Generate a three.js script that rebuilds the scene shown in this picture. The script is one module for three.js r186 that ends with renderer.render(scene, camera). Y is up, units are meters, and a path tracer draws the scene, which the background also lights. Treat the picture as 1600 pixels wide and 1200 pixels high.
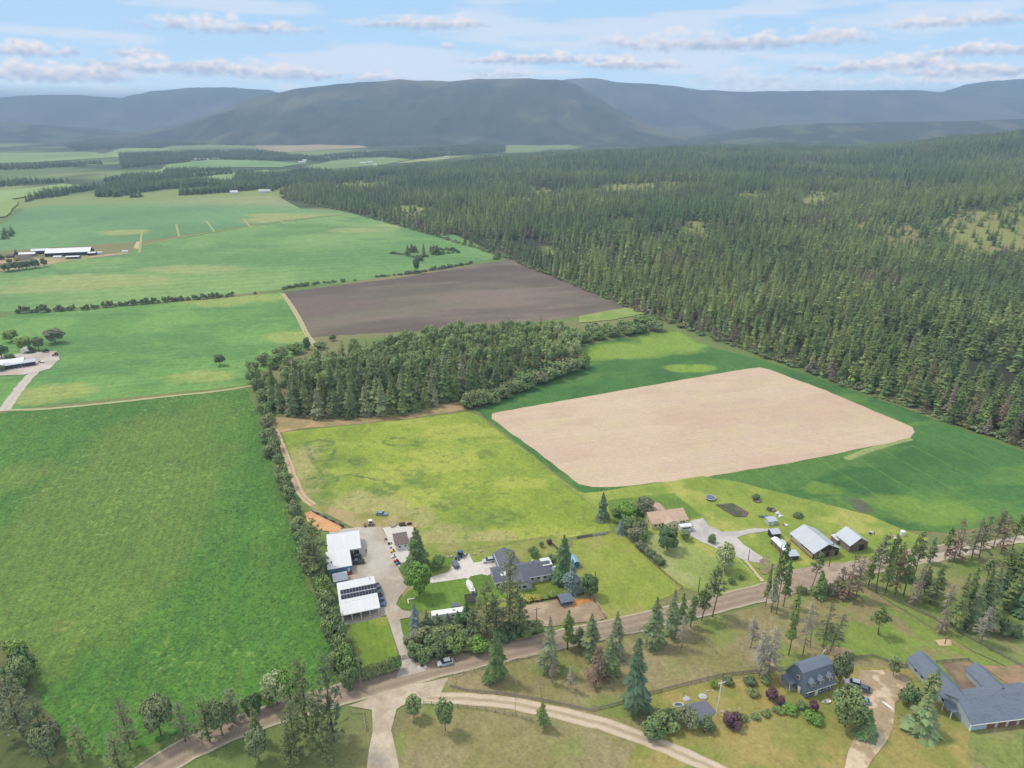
import * as THREE from 'three';
import { mergeGeometries, mergeVertices } from 'three/addons/utils/BufferGeometryUtils.js';
import { MarchingCubes } from 'three/addons/objects/MarchingCubes.js';
import { RoundedBoxGeometry } from 'three/addons/geometries/RoundedBoxGeometry.js';

// ---------------------------------------------------------------- camera, sky, sun, exposure
const EYE = 150, FOCAL = 1067, HORIZON = 190;                 // metres above the valley floor; lens in units of a 1600 px wide frame
const PITCH = Math.atan((600 - HORIZON) / FOCAL), CP = Math.cos(PITCH), SP = Math.sin(PITCH);
const scene = new THREE.Scene();
const camera = new THREE.PerspectiveCamera(2 * Math.atan(600 / FOCAL) * 180 / Math.PI, 4 / 3, 1, 60000);
camera.position.set(0, EYE, 0);
camera.rotation.set(-PITCH, 0, 0);
const renderer = new THREE.WebGLRenderer({ antialias: true });
renderer.toneMapping = THREE.LinearToneMapping;
renderer.toneMappingExposure = 1.05;
renderer.shadowMap.enabled = true;
renderer.shadowMap.type = THREE.PCFSoftShadowMap;
const SUN_DIR = new THREE.Vector3(-0.62, 1.05, -0.28).normalize();
const sun = new THREE.DirectionalLight(new THREE.Color().setRGB(1, 0.93, 0.81), 2.3);
sun.position.copy(SUN_DIR).multiplyScalar(900);
sun.target.position.set(0, 0, -260); sun.position.add(sun.target.position);
sun.castShadow = true; sun.shadow.radius = 14; sun.shadow.mapSize.set(4096, 4096);
Object.assign(sun.shadow.camera, { left: -420, right: 420, top: 420, bottom: -420, near: 10, far: 2500 });
scene.add(sun, sun.target);
scene.fog = new THREE.FogExp2(new THREE.Color().setRGB(0.52, 0.71, 1.0), 0.000145);

// ---------------------------------------------------------------- random numbers and noise
function rng(seed) { let a = seed >>> 0; return () => { a = (a + 0x6D2B79F5) | 0; let t = Math.imul(a ^ (a >>> 15), 1 | a); t = (t + Math.imul(t ^ (t >>> 7), 61 | t)) ^ t; return ((t ^ (t >>> 14)) >>> 0) / 4294967296; }; }
const PERM = new Uint8Array(512), GRID = new Float32Array(256);
{ const r = rng(77); const p = [...Array(256).keys()]; for (let i = 255; i > 0; i--) { const j = Math.floor(r() * (i + 1)); [p[i], p[j]] = [p[j], p[i]]; } for (let i = 0; i < 512; i++) PERM[i] = p[i & 255]; for (let i = 0; i < 256; i++) GRID[i] = r() * 2 - 1; }
function noise(x, y) {
  const X = Math.floor(x), Y = Math.floor(y); let u = x - X, v = y - Y; u = u * u * (3 - 2 * u); v = v * v * (3 - 2 * v);
  const a = PERM[X & 255], b = PERM[(X + 1) & 255], y0 = Y & 255, y1 = (Y + 1) & 255;
  const n00 = GRID[PERM[a + y0]], n10 = GRID[PERM[b + y0]], n01 = GRID[PERM[a + y1]], n11 = GRID[PERM[b + y1]];
  return n00 + (n10 - n00) * u + (n01 - n00) * v + (n00 - n10 - n01 + n11) * u * v;
}
function fbm(x, y, o = 4) { let s = 0, a = 0.5; for (let i = 0; i < o; i++) { s += a * noise(x, y); x = x * 2.03 + 17.3; y = y * 2.03 - 9.1; a *= 0.5; } return s; }
const clamp = (v, a = 0, b = 1) => v < a ? a : v > b ? b : v;
const sstep = (a, b, v) => { const t = clamp((v - a) / (b - a)); return t * t * (3 - 2 * t); };
const lerp = (a, b, t) => a + (b - a) * t;
const mix3 = (a, b, t) => [lerp(a[0], b[0], t), lerp(a[1], b[1], t), lerp(a[2], b[2], t)];
const toLin = (c) => c <= 0.04045 ? c / 12.92 : ((c + 0.055) / 1.055) ** 2.4;
const toS = (c) => c <= 0.0031308 ? c * 12.92 : 1.055 * c ** (1 / 2.4) - 0.055;
const TONE = 0.92;
const C = (r, g, b) => [toLin(r / 255) * TONE, toLin(g / 255) * TONE, toLin(b / 255) * TONE];   // surface colour from a swatch seen in daylight
const col = (c) => new THREE.Color().setRGB(c[0], c[1], c[2]);

// ---------------------------------------------------------------- terrain: flat valley floor, forest hill rising to the right
const EDGE = [[120, 420], [299, 250], [450, 165], [555, 107], [700, 40], [817, -15], [1000, -130], [1250, -300], [1473, -482], [1700, -560], [1850, -580], [2200, -520], [2650, -310], [3200, -50], [4000, 300], [9000, 1500]];
function edgeX(d) { if (d <= EDGE[0][0]) return EDGE[0][1]; for (let i = 1; i < EDGE.length; i++) if (d <= EDGE[i][0]) { const t = (d - EDGE[i - 1][0]) / (EDGE[i][0] - EDGE[i - 1][0]); return lerp(EDGE[i - 1][1], EDGE[i][1], t); } return EDGE[EDGE.length - 1][1]; }
function hgt(x, z) {
  const d = -z, e = x - edgeX(d) - 15;
  if (e <= 0 || d < 150) return 0;
  const A = 36 + 76 * sstep(1150, 2150, x * 2600 / Math.max(d, 900)), up = sstep(350, 2700, d) * (1 - sstep(2900, 4600, d)), side = sstep(0, 1100, e);
  const roll = (fbm(x / 420 + 3.1, d / 300 + 7.7, 3)) * 34 * sstep(0, 350, e) * sstep(250, 900, d) * (1 - sstep(2600, 3600, d));
  return Math.max(0, A * up * side * (0.75 + 0.25 * sstep(0, 500, e)) + roll * 0.9 + 4 * sstep(0, 300, e) * up);
}
function ray(px, py) { const u = (px - 800) / FOCAL, v = (600 - py) / FOCAL; return [u, v * CP - SP, -(v * SP + CP)]; }
function at(px, py, y = 0) { const r = ray(px, py), t = (y - EYE) / r[1]; return [r[0] * t, r[2] * t]; }      // a spot on the flat floor (x, z)
function onHill(px, py) {                                                                                        // a spot on the terrain
  const r = ray(px, py); let t = 150, last = 150;
  while (t < 12000) { if (EYE + r[1] * t <= hgt(r[0] * t, r[2] * t)) break; last = t; t += 4 + t * 0.004; }
  for (let i = 0; i < 12; i++) { const m = (t + last) / 2; if (EYE + r[1] * m <= hgt(r[0] * m, r[2] * m)) t = m; else last = m; }
  return [r[0] * t, r[2] * t];
}
const inPoly = (pts, x, z) => { let c = false; for (let i = 0, j = pts.length - 1; i < pts.length; j = i++) { const [xi, zi] = pts[i], [xj, zj] = pts[j]; if ((zi > z) !== (zj > z) && x < (xj - xi) * (z - zi) / (zj - zi) + xi) c = !c; } return c; };
const W = (list) => list.map(([a, b]) => at(a, b));

// ---------------------------------------------------------------- naming helpers
const used = new Map();
function numbered(name) { const n = used.get(name) || 0; used.set(name, n + 1); return n ? name + '_' + String(n).padStart(3, '0') : name; }
function tag(o, label, category, group, kind) { if (label) o.userData.label = label; if (category) o.userData.category = category; if (group) o.userData.group = group; if (kind) o.userData.kind = kind; return o; }
function thing(name, label, category, x, y, z, turn = 0, group) { const o = new THREE.Group(); o.name = numbered(name); o.position.set(x, y, z); o.rotation.y = turn; scene.add(o); return tag(o, label, category, group); }
function part(name, geo, mat, parent) { const m = new THREE.Mesh(geo, mat); m.name = name; m.castShadow = m.receiveShadow = true; parent.add(m); return m; }
function solo(name, geo, mat, label, category, group, kind) { const m = new THREE.Mesh(geo, mat); m.name = numbered(name); m.castShadow = m.receiveShadow = true; scene.add(m); return tag(m, label, category, group, kind); }
const std = (c, rough = 0.85, extra = {}) => new THREE.MeshStandardMaterial({ color: col(c), roughness: rough, ...extra });

// ---------------------------------------------------------------- sky: a computed equirectangular picture of air and broken cloud
{
  const WD = 4096, HT = 2048, data = new Float32Array(WD * HT * 4), r = rng(5);
  const clouds = [];                                             // azimuth and elevation in degrees from the middle of the view, half sizes
  const put = (x0, y0, x1, y1, s = 1, soft = 0) => {
    const px = (x0 + x1) / 2, py = (y0 + y1) / 2, d = ray(px, py), n = Math.hypot(...d);
    clouds.push({ az: Math.atan2(d[0], -d[2]) * 57.2958, el: Math.asin(d[1] / n) * 57.2958, w: (x1 - x0) / 2 / FOCAL * 57.2958 * 1.1, h: (y1 - y0) / 2 / FOCAL * 57.2958 * 0.86, s, soft, seed: r() * 99 });
  };
  put(715, 76, 960, 106); put(905, 86, 1065, 114); put(960, 40, 1345, 86); put(1265, 84, 1470, 118); put(1440, 90, 1640, 126); put(1460, 64, 1640, 90);
  put(1080, 98, 1330, 150, 0.6, 1); put(180, 66, 240, 94); put(170, 86, 440, 124); put(360, 98, 530, 132, 0.9); put(525, 110, 640, 134, 0.8); put(685, 66, 710, 79, 0.8);
  put(730, 104, 830, 126, 0.7); put(-20, 62, 100, 92); put(-40, 94, 190, 134, 0.9); put(1150, 120, 1620, 142, 0.55, 1); put(560, 20, 760, 52, 0.9); put(240, 22, 480, 58, 0.9); put(1400, 16, 1620, 44, 0.9);
  for (let i = 0; i < 150; i++) { const az = r() * 360 - 180, el = 2.5 + 17 * r() ** 1.3; if (Math.abs(az) < 43 && el < 9.5) continue; const w = (3 + 6 * r()) * (0.8 + el / 14); clouds.push({ az, el, w, h: w * (0.1 + el / 140), s: 0.7 + 0.3 * r(), soft: r() < 0.3 ? 1 : 0, seed: r() * 99 }); }
  const bins = Array.from({ length: 72 }, () => []);
  for (const c of clouds) for (let b = 0; b < 72; b++) { const dz = Math.abs(((b * 5 + 2.5 - 180 - c.az + 540) % 360) - 180); if (dz < c.w * 1.25 + 3) bins[b].push(c); }
  for (let j = 0; j < HT; j++) {
    const el = (j + 0.5) / HT * 180 - 90;
    for (let i = 0; i < WD; i++) {
      const k = (j * WD + i) * 4;
      if (el < -1) { data[k] = 0.3; data[k + 1] = 0.35; data[k + 2] = 0.3; data[k + 3] = 1; continue; }
      const a0 = (i + 0.5) / WD * 360 - 180; let az = a0 + 90; if (az > 180) az -= 360;         // 0 looks along -z
      const t = clamp(el / 14), t2 = clamp(el / 70);
      let R = lerp(lerp(0.6, 0.36, t ** 0.7), 0.24, t2), G = lerp(lerp(0.76, 0.62, t ** 0.7), 0.43, t2), B = lerp(lerp(0.88, 0.9, t), 0.78, t2);
      if (el > 13) {                                                                              // broken cloud higher up
        const e = el / 57.2958, q = 1 / (Math.tan(e) + 0.05), a = az / 57.2958, x = Math.sin(a) * q, y = -Math.cos(a) * q;
        const n = fbm(x * 1.5 + 5, y * 1.5 + 2, 5), den = sstep(-0.3, 0.12, n) * sstep(13, 24, el) * 0.96, th = sstep(0.0, 0.5, n);
        R = lerp(R, lerp(1.0, 0.76, th), den); G = lerp(G, lerp(0.975, 0.75, th), den); B = lerp(B, lerp(0.93, 0.74, th), den);
      }
      if (el < 14) { const st = sstep(-0.02, 0.32, fbm(az * 0.1 + 3, el * 0.85 + 0.02 * az, 4) + 0.12 * fbm(az * 0.6, el * 3, 2)) * (1 - sstep(9, 14, el)) * 0.5; R = lerp(R, 0.74, st); G = lerp(G, 0.76, st); B = lerp(B, 0.82, st); }
      for (const c of bins[Math.min(71, Math.floor((az + 180) / 5))]) {
        let dx = az - c.az; if (dx > 180) dx -= 360; if (dx < -180) dx += 360; dx /= c.w; const dy = (el - c.el) / c.h;
        if (Math.abs(dx) > 1.25 || dy > 2 || dy < -1.7) continue;
        const sc = 1.6 / Math.max(c.h, 0.5), n = fbm(az * sc * 0.45 + c.seed, el * sc * 0.9 + c.seed * 3, 5), n2 = fbm(az * sc * 1.5 + c.seed, el * sc * 2.4, 3);
        const top = 0.85 * (1 - Math.abs(dx) ** 1.7) + 1.1 * n + 0.35 * n2 * (1 - Math.abs(dx)), base = -0.75 + 0.35 * n2 + 0.5 * dx * dx * (n > 0 ? 1 : 0.4);
        const soft = c.soft ? 0.9 : 0.8;
        let den = sstep(0, soft, top - dy) * sstep(0, c.soft ? 0.9 : 0.45, dy - base) * (1 - sstep(0.75, 1.2, Math.abs(dx) + 0.25 * n)) * c.s;
        if (den <= 0) continue;
        const lit = clamp((dy - base) / Math.max(0.35, top - base)) , s = sstep(0.12, 0.85, lit + 0.5 * n2);
        const cr = lerp(0.42, 0.84, s), cg = lerp(0.52, 0.80, s), cb = lerp(0.66, 0.80, s);
        R = lerp(R, cr, den); G = lerp(G, cg, den); B = lerp(B, cb, den);
      }
      if (el < 30) {                                                                              // the low sky is seen through the valley's haze: bright towards the horizon
        const T = Math.max(0.11, Math.exp(-0.000145 * 600 / Math.sin(Math.max(el, 1.2) / 57.2958))), q = 1 - T;
        R = Math.max(0.2, (R - 0.25 * q) / T); G = Math.max(0.25, (G - 0.34 * q) / T); B = Math.max(0.3, (B - 0.46 * q) / T);
      }
      data[k] = R; data[k + 1] = G; data[k + 2] = B; data[k + 3] = 1;
    }
  }
  const t = new THREE.DataTexture(data, WD, HT, THREE.RGBAFormat, THREE.FloatType);
  t.mapping = THREE.EquirectangularReflectionMapping; t.magFilter = t.minFilter = THREE.LinearFilter; t.colorSpace = THREE.LinearSRGBColorSpace; t.needsUpdate = true;
  scene.background = t; scene.environment = t;
}

// ---------------------------------------------------------------- land: one ground sheet to the horizon
function bakeTex(wd, ht, fn) {
  const data = new Uint8Array(wd * ht * 4);
  for (let j = 0; j < ht; j++) for (let i = 0; i < wd; i++) { const c = fn((i + 0.5) / wd, (j + 0.5) / ht), k = (j * wd + i) * 4; data[k] = clamp(toS(clamp(c[0]))) * 255; data[k + 1] = clamp(toS(clamp(c[1]))) * 255; data[k + 2] = clamp(toS(clamp(c[2]))) * 255; data[k + 3] = 255; }
  const t = new THREE.DataTexture(data, wd, ht, THREE.RGBAFormat, THREE.UnsignedByteType);
  t.colorSpace = THREE.SRGBColorSpace; t.magFilter = THREE.LinearFilter; t.minFilter = THREE.LinearMipmapLinearFilter; t.generateMipmaps = true; t.wrapS = t.wrapT = THREE.RepeatWrapping; t.needsUpdate = true;
  return t;
}
// tileable grain: clumpy grass, gravel and bark relief share it
const grainData = (() => { const n = 256, a = new Float32Array(n * n), r = rng(3); const w = [[1, 0.5], [2, 0.35], [5, 0.2], [11, 0.1]]; for (const [rad, amp] of w) { const b = new Float32Array(n * n).map(() => r() * 2 - 1), c = new Float32Array(n * n); for (let y = 0; y < n; y++) for (let x = 0; x < n; x++) { let s = 0; for (let q = -rad; q <= rad; q++) s += b[y * n + ((x + q + n) % n)]; c[y * n + x] = s; } for (let y = 0; y < n; y++) for (let x = 0; x < n; x++) { let s = 0; for (let q = -rad; q <= rad; q++) s += c[((y + q + n) % n) * n + x]; a[y * n + x] += s / (2 * rad + 1) * amp * 1.1; } } return { n, a }; })();
const grainTex = (() => { const { n, a } = grainData; const t = bakeTex(n, n, (u, v) => { const g = clamp(0.5 + 0.35 * a[Math.floor(v * n) * n + Math.floor(u * n)]); return [toLin(g), toLin(g), toLin(g)]; }); t.colorSpace = THREE.NoColorSpace; return t; })();
const grain = (x, z) => { const { n, a } = grainData; const i = ((Math.floor(x) % n) + n) % n, j = ((Math.floor(z) % n) + n) % n; return a[j * n + i]; };
function bumped(size) { const t = grainTex.clone(); t.repeat.set(1 / size, 1 / size); t.needsUpdate = true; return t; }

const CLEAR = [];                                                    // sunny clearings in the forest [polygon in x, z]
const clearPx = [
  [[1500, 372], [1490, 344], [1530, 330], [1580, 319], [1640, 312], [1640, 378], [1570, 386]],
  [[795, 300], [830, 291], [900, 296], [880, 305], [820, 306]], [[890, 292], [960, 287], [1080, 286], [1120, 289], [1000, 294], [905, 298]],
  [[1240, 304], [1270, 298], [1320, 300], [1310, 306], [1255, 309]], [[1375, 362], [1400, 352], [1440, 352], [1450, 372], [1400, 380]], [[1455, 345], [1500, 335], [1560, 322], [1605, 318], [1605, 372], [1560, 392], [1510, 385], [1470, 366]],
  [[1255, 385], [1270, 372], [1300, 372], [1300, 395], [1265, 398]], [[1060, 352], [1100, 344], [1120, 356], [1075, 362]], [[845, 392], [862, 384], [876, 392], [858, 402]], [[505, 286], [560, 281], [610, 284], [570, 291]],
  [[590, 327], [640, 319], [690, 327], [640, 336]], [[1180, 440], [1200, 430], [1215, 440], [1195, 448]], [[1140, 300], [1190, 296], [1215, 301], [1170, 305]], [[1420, 292], [1480, 284], [1520, 290], [1460, 298]],
  [[1330, 345], [1360, 337], [1380, 344], [1350, 352]], [[950, 345], [985, 339], [1005, 345], [970, 351]],
];
for (const p of clearPx) { const my = p.reduce((s, q) => s + q[1], 0) / p.length; CLEAR.push(p.map(([a, b]) => onHill(a, b > my ? b + 4 + (my - 230) * 0.075 : b))); }
const cleared = (x, z) => CLEAR.some((p) => inPoly(p, x, z));

{
  const xs = [], zs = [];
  for (let i = -150; i <= 150; i++) xs.push(Math.sinh(i / 150 * 4.6) / Math.sinh(4.6) * 26000);
  for (let z = 260; z > -26000;) { zs.push(z); z -= Math.max(14, (60 - z) * 0.016); }
  const pos = [], uv = [], cl = [], idx = [], n = xs.length;
  const floorC = C(56, 64, 40), clearC = C(152, 158, 84), meadow = C(118, 140, 74), dry = C(150, 142, 98), dark = C(50, 66, 46);
  for (const z of zs) for (const x of xs) {
    const d = -z, e = x - edgeX(d); pos.push(x, hgt(x, z) - 0.03, z); uv.push(x / 40, z / 40);
    let c = mix3(meadow, dry, sstep(-0.1, 0.35, fbm(x / 90, z / 60, 4)));
    if (d > 1300) { const f = fbm(x / 500 + 9, d / 900, 4); c = mix3(mix3(meadow, C(150, 168, 96), sstep(-0.1, 0.2, noise(x / 260, d / 420))), dark, 0.8 * sstep(0.1, 0.25, f + 0.1 * sstep(3500, 7000, d))); }
    if (e > 0) c = mix3(mix3(c, floorC, sstep(0, 25, e)), C(120, 128, 72), 0.5 * sstep(0.1, 0.35, fbm(x / 120, z / 160, 3)));
    if (e > 0 && cleared(x, z)) c = mix3(clearC, C(160, 154, 98), sstep(0, 0.35, fbm(x / 50, z / 80, 3)));
    cl.push(...c);
  }
  for (let j = 0; j < zs.length - 1; j++) for (let i = 0; i < n - 1; i++) { const a = j * n + i; idx.push(a, a + 1, a + n, a + 1, a + n + 1, a + n); }
  const g = new THREE.BufferGeometry(); g.setAttribute('position', new THREE.Float32BufferAttribute(pos, 3)); g.setAttribute('uv', new THREE.Float32BufferAttribute(uv, 2)); g.setAttribute('color', new THREE.Float32BufferAttribute(cl, 3)); g.setIndex(idx); g.computeVertexNormals();
  const tex = bakeTex(512, 512, (u, v) => { const k = 1 + 0.22 * grain(u * 512, v * 512) + 0.14 * grain(u * 256, v * 256); return [0.85 * k, 0.85 * k, 0.82 * k]; });
  solo('ground', g, new THREE.MeshStandardMaterial({ vertexColors: true, map: tex, roughness: 1 }), 'rough grass floor of the valley and the forested hill', 'ground', null, 'structure');
}

// a field: outline on the ground, its own baked colours at a real scale
let level = 0;
function sheet(name, px, color, opt = {}) {
  const { res = 512, jitter = 0.5, step = 6, lift, label, cat = 'field', bump = 0, bumpSize = 24, rough = 1, world = false } = opt;
  const base = world ? px : W(px), pts = [], r = rng(px.length * 991 + Math.round(base[0][0]));
  for (let i = 0; i < base.length; i++) { const a = base[i], b = base[(i + 1) % base.length], L = Math.hypot(b[0] - a[0], b[1] - a[1]), n = Math.max(1, Math.min(60, Math.round(L / step))); for (let k = 0; k < n; k++) { const t = k / n; pts.push([lerp(a[0], b[0], t) + (r() - 0.5) * jitter * 2, lerp(a[1], b[1], t) + (r() - 0.5) * jitter * 2]); } }
  let x0 = 1e9, x1 = -1e9, z0 = 1e9, z1 = -1e9; for (const [x, z] of pts) { x0 = Math.min(x0, x); x1 = Math.max(x1, x); z0 = Math.min(z0, z); z1 = Math.max(z1, z); }
  const v2 = pts.map(([x, z]) => new THREE.Vector2(x, z)); const tri = THREE.ShapeUtils.triangulateShape(v2, []);
  level++; const y = lift ?? 0.006 + level * 0.005;
  const pos = [], uv = []; for (const [x, z] of pts) { pos.push(x, y, z); uv.push((x - x0) / (x1 - x0), (z - z0) / (z1 - z0)); }
  const g = new THREE.BufferGeometry(); g.setAttribute('position', new THREE.Float32BufferAttribute(pos, 3)); g.setAttribute('uv', new THREE.Float32BufferAttribute(uv, 2));
  const area = THREE.ShapeUtils.area(v2); g.setIndex(area > 0 ? tri.flat().reverse() : tri.flat()); g.computeVertexNormals(); if (g.attributes.normal.array[1] < 0) { g.setIndex([...g.index.array].reverse()); g.computeVertexNormals(); }
  const asp = (x1 - x0) / (z1 - z0), wd = Math.round(asp >= 1 ? res : Math.max(64, res * asp)), ht = Math.round(asp >= 1 ? Math.max(64, res / asp) : res);
  const map = bakeTex(wd, ht, (u, v) => color(x0 + u * (x1 - x0), z0 + v * (z1 - z0))); map.wrapS = map.wrapT = THREE.ClampToEdgeWrapping;
  const m = new THREE.MeshStandardMaterial({ map, roughness: rough });
  if (bump) { const t = grainTex.clone(); t.repeat.set((x1 - x0) / bumpSize, (z1 - z0) / bumpSize); t.needsUpdate = true; m.bumpMap = t; m.bumpScale = bump; }
  return solo(name, g, m, label, cat, null, 'structure');
}
// colour of a crop: broad drifts, clumps and fine leaf speckle
const speck = (x, z, s, k) => 1 + k * 1.1 * grain(x * s * 1.7, z * s * 1.7) + k * 0.3 * grain(x * s * 0.4 + 40, z * s * 0.4);
const shade = (c, k) => [c[0] * k, c[1] * k, c[2] * k];
const TH = 17 * Math.PI / 180, UX = Math.cos(TH), UZ = -Math.sin(TH), VX = -Math.sin(TH), VZ = -Math.cos(TH);      // the plots lie turned by 17 degrees: u along the road, v away from it
const toU = (x, z) => x * UX + z * UZ, toV = (x, z) => x * VX + z * VZ;
function ring(pts) { return (x, z) => { let m = 1e9; for (let i = 1; i < pts.length; i++) { const [ax, az] = pts[i - 1], [bx, bz] = pts[i], dx = bx - ax, dz = bz - az, t = clamp(((x - ax) * dx + (z - az) * dz) / (dx * dx + dz * dz)); m = Math.min(m, Math.hypot(x - ax - dx * t, z - az - dz * t)); } return m; }; }
const spots = (list) => { const w = list.map(([a, b, r, q = 0.5]) => [...at(a, b), r, q]); return (x, z) => { let s = 0; for (const [cx, cz, r, q] of w) { const dx = x - cx, dz = (z - cz) / q * 0.5; const dd = (dx * dx + dz * dz) / (r * r); if (dd < 1.6) s = Math.max(s, 1 - sstep(0.3, 1.25, dd + 0.8 * fbm(x / r * 1.7, z / r * 1.7, 3))); } return s; }; };

// left: the big leafy crop field
{ const a = C(80, 126, 47), b = C(88, 134, 50), y = C(136, 146, 72), dk = C(62, 104, 42);
  const thin = spots([[190, 745, 40, 1.4], [220, 800, 34, 1.2], [160, 880, 34, 1], [90, 930, 30, 1], [60, 960, 30], [225, 900, 16], [180, 940, 18], [15, 745, 20]]), circ = at(100, 978);
  sheet('crop_field', [[-260, 655], [0, 646], [20, 643], [130, 632], [385, 608], [400, 640], [415, 690], [440, 770], [452, 815], [475, 890], [500, 965], [520, 1015], [528, 1060], [430, 1100], [300, 1140], [180, 1180], [100, 1180], [60, 1090], [45, 1010], [-60, 990], [-260, 960]], (x, z) => {
    const n = fbm(x / 26, z / 26, 4), rows = Math.sin(toU(x, z) * 2.2 + 0.6 * noise(x / 3, z / 20));
    let c = mix3(a, b, sstep(-0.25, 0.35, n)); c = mix3(c, dk, 0.2 * sstep(0.05, 0.4, fbm(x / 5 + 40, z / 5, 3))); { const st = noise(toU(x, z) * 1.1, toV(x, z) * 0.03); c = mix3(c, y, 0.16 * sstep(0.1, 0.6, st)); c = mix3(c, shade(dk, 0.8), 0.6 * sstep(0.3, 0.6, noise(x * 1.5, z * 1.5 + 5))); }
    const t = thin(x, z); c = mix3(c, y, t * (0.5 + 0.14 * rows) * 0.66);
    const q = Math.hypot(x - circ[0], z - circ[1]); c = mix3(c, y, 0.7 * (1 - sstep(0.4, 1.1, Math.abs(q - 2.2))));
    const l = sstep(0.55, 0.7, noise(x / 1.4 + 9, z / 1.4)) * sstep(0.2, 0.5, noise(x / 17, z / 23)); c = mix3(c, C(150, 176, 90), 0.35 * l);
    return shade(c, speck(x, z, 3.4, 0.34));
  }, { res: 2048, bump: 0.3, bumpSize: 22, label: 'large deep green leafy crop field filling the left side below the track', jitter: 0.7 }); }
{ const a = C(104, 150, 74), b = C(120, 160, 82), y = C(158, 170, 92), dk = C(88, 134, 72), yel = spots([[450, 526, 22, 0.35], [75, 615, 26, 0.35], [310, 590, 26, 0.25], [340, 470, 40, 0.3], [380, 465, 40, .2]]);
  sheet('hay_field', [[-420, 520], [0, 497], [20, 490], [130, 484], [280, 472], [425, 458], [440, 457], [478, 522], [480, 545], [400, 585], [383, 602], [260, 615], [130, 628], [22, 640], [-60, 645], [-420, 640]], (x, z) => {
    let c = mix3(a, b, sstep(-0.3, 0.3, fbm(x / 40, z / 90, 4))); c = mix3(c, dk, 0.6 * sstep(0.0, 0.3, fbm(x / 60 + 7, z / 22, 4))); c = mix3(c, y, 0.8 * yel(x, z));
    return shade(c, speck(x, z, 1.6, 0.2) * (1 + 0.05 * Math.sin(toV(x, z) * 0.9)));
  }, { res: 1536, label: 'mid green hay field between the hedgerow and the pale farm track' }); }
{ const a = C(116, 154, 86), b = C(132, 164, 94), y = C(164, 172, 108), dk = C(98, 140, 82), yel = spots([[150, 440, 90, 0.2], [60, 450, 70, 0.2], [560, 360, 60, 0.25], [640, 352, 60, .2], [300, 420, 60, 0.2]]);
  sheet('hay_field', [[-700, 470], [0, 425], [95, 408], [200, 396], [222, 382], [400, 352], [560, 332], [600, 338], [690, 358], [745, 382], [775, 404], [700, 416], [580, 436], [440, 452], [300, 468], [130, 480], [20, 486], [-500, 520]], (x, z) => {
    let c = mix3(a, b, sstep(-0.3, 0.3, fbm(x / 90, z / 160, 4))); c = mix3(c, dk, 0.7 * sstep(-0.02, 0.3, fbm(x / 150 + 7, z / 60, 4))); c = mix3(c, y, 0.7 * yel(x, z));
    return shade(c, speck(x, z, 0.7, 0.16) * (1 + 0.05 * Math.sin(toV(x, z) * 0.35)));
  }, { res: 1536, label: 'wide light green hay field beyond the hedgerow with a small tree island' }); }
{ const a = C(104, 146, 92), b = C(118, 158, 98), y = C(172, 172, 104), yel = spots([[490, 344, 120, 0.35], [195, 363, 40, 0.4], [430, 336, 60, 0.3]]);
  sheet('hay_field', [[-700, 430], [0, 392], [215, 378], [400, 350], [560, 331], [470, 326], [430, 305], [330, 309], [180, 318], [60, 322], [38, 326], [5, 350], [-200, 372]], (x, z) => {
    let c = mix3(a, b, sstep(-0.3, 0.3, fbm(x / 160, z / 200, 4))); c = mix3(c, y, 0.75 * yel(x, z)); c = mix3(c, C(160, 164, 112), 0.8 * sstep(1180, 1330, -z + x * 0.18)); return shade(c, speck(x, z, 0.5, 0.14));
  }, { res: 1024, label: 'farthest blue green hay field below the dark tree belt' }); }
// tilled fields
{ const a = C(120, 104, 93), b = C(105, 92, 83), l = C(138, 122, 107), g = C(112, 114, 86), tan = C(164, 148, 130);
  const ground = W([[440, 457], [830, 408]]);
  sheet('tilled_field', [[441, 457], [520, 447], [640, 432], [760, 411], [800, 405], [828, 406], [872, 426], [930, 452], [985, 480], [905, 494], [860, 500], [780, 508], [660, 517], [560, 522], [487, 527], [478, 515]], (x, z) => {
    const u = toU(x, z), v = toV(x, z), f = fbm(u / 120, v / 42, 4); let c = mix3(a, b, sstep(-0.15, 0.25, f)); c = mix3(c, l, 0.8 * sstep(0.0, 0.35, fbm(u / 150 + 31, v / 50 + 8, 4)));
    c = mix3(c, g, 0.35 * sstep(0.0, 0.3, fbm(u / 90 + 61, v / 30, 3))); c = mix3(c, tan, 0.7 * sstep(0, 0.4, fbm(u / 60, v / 60 + 90, 2)) * (1 - sstep(0, 26, x - (-215 + (z + 560) * -0.2))));
    const fur = Math.sin(v * 2.0 + 1.5 * noise(u / 60, v / 9)); return shade(c, (1 + 0.05 * fur) * speck(x, z, 1.2, 0.1));
  }, { res: 1536, label: 'bare dark brown tilled field between the hay field and the grove', jitter: 1 }); }
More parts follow.
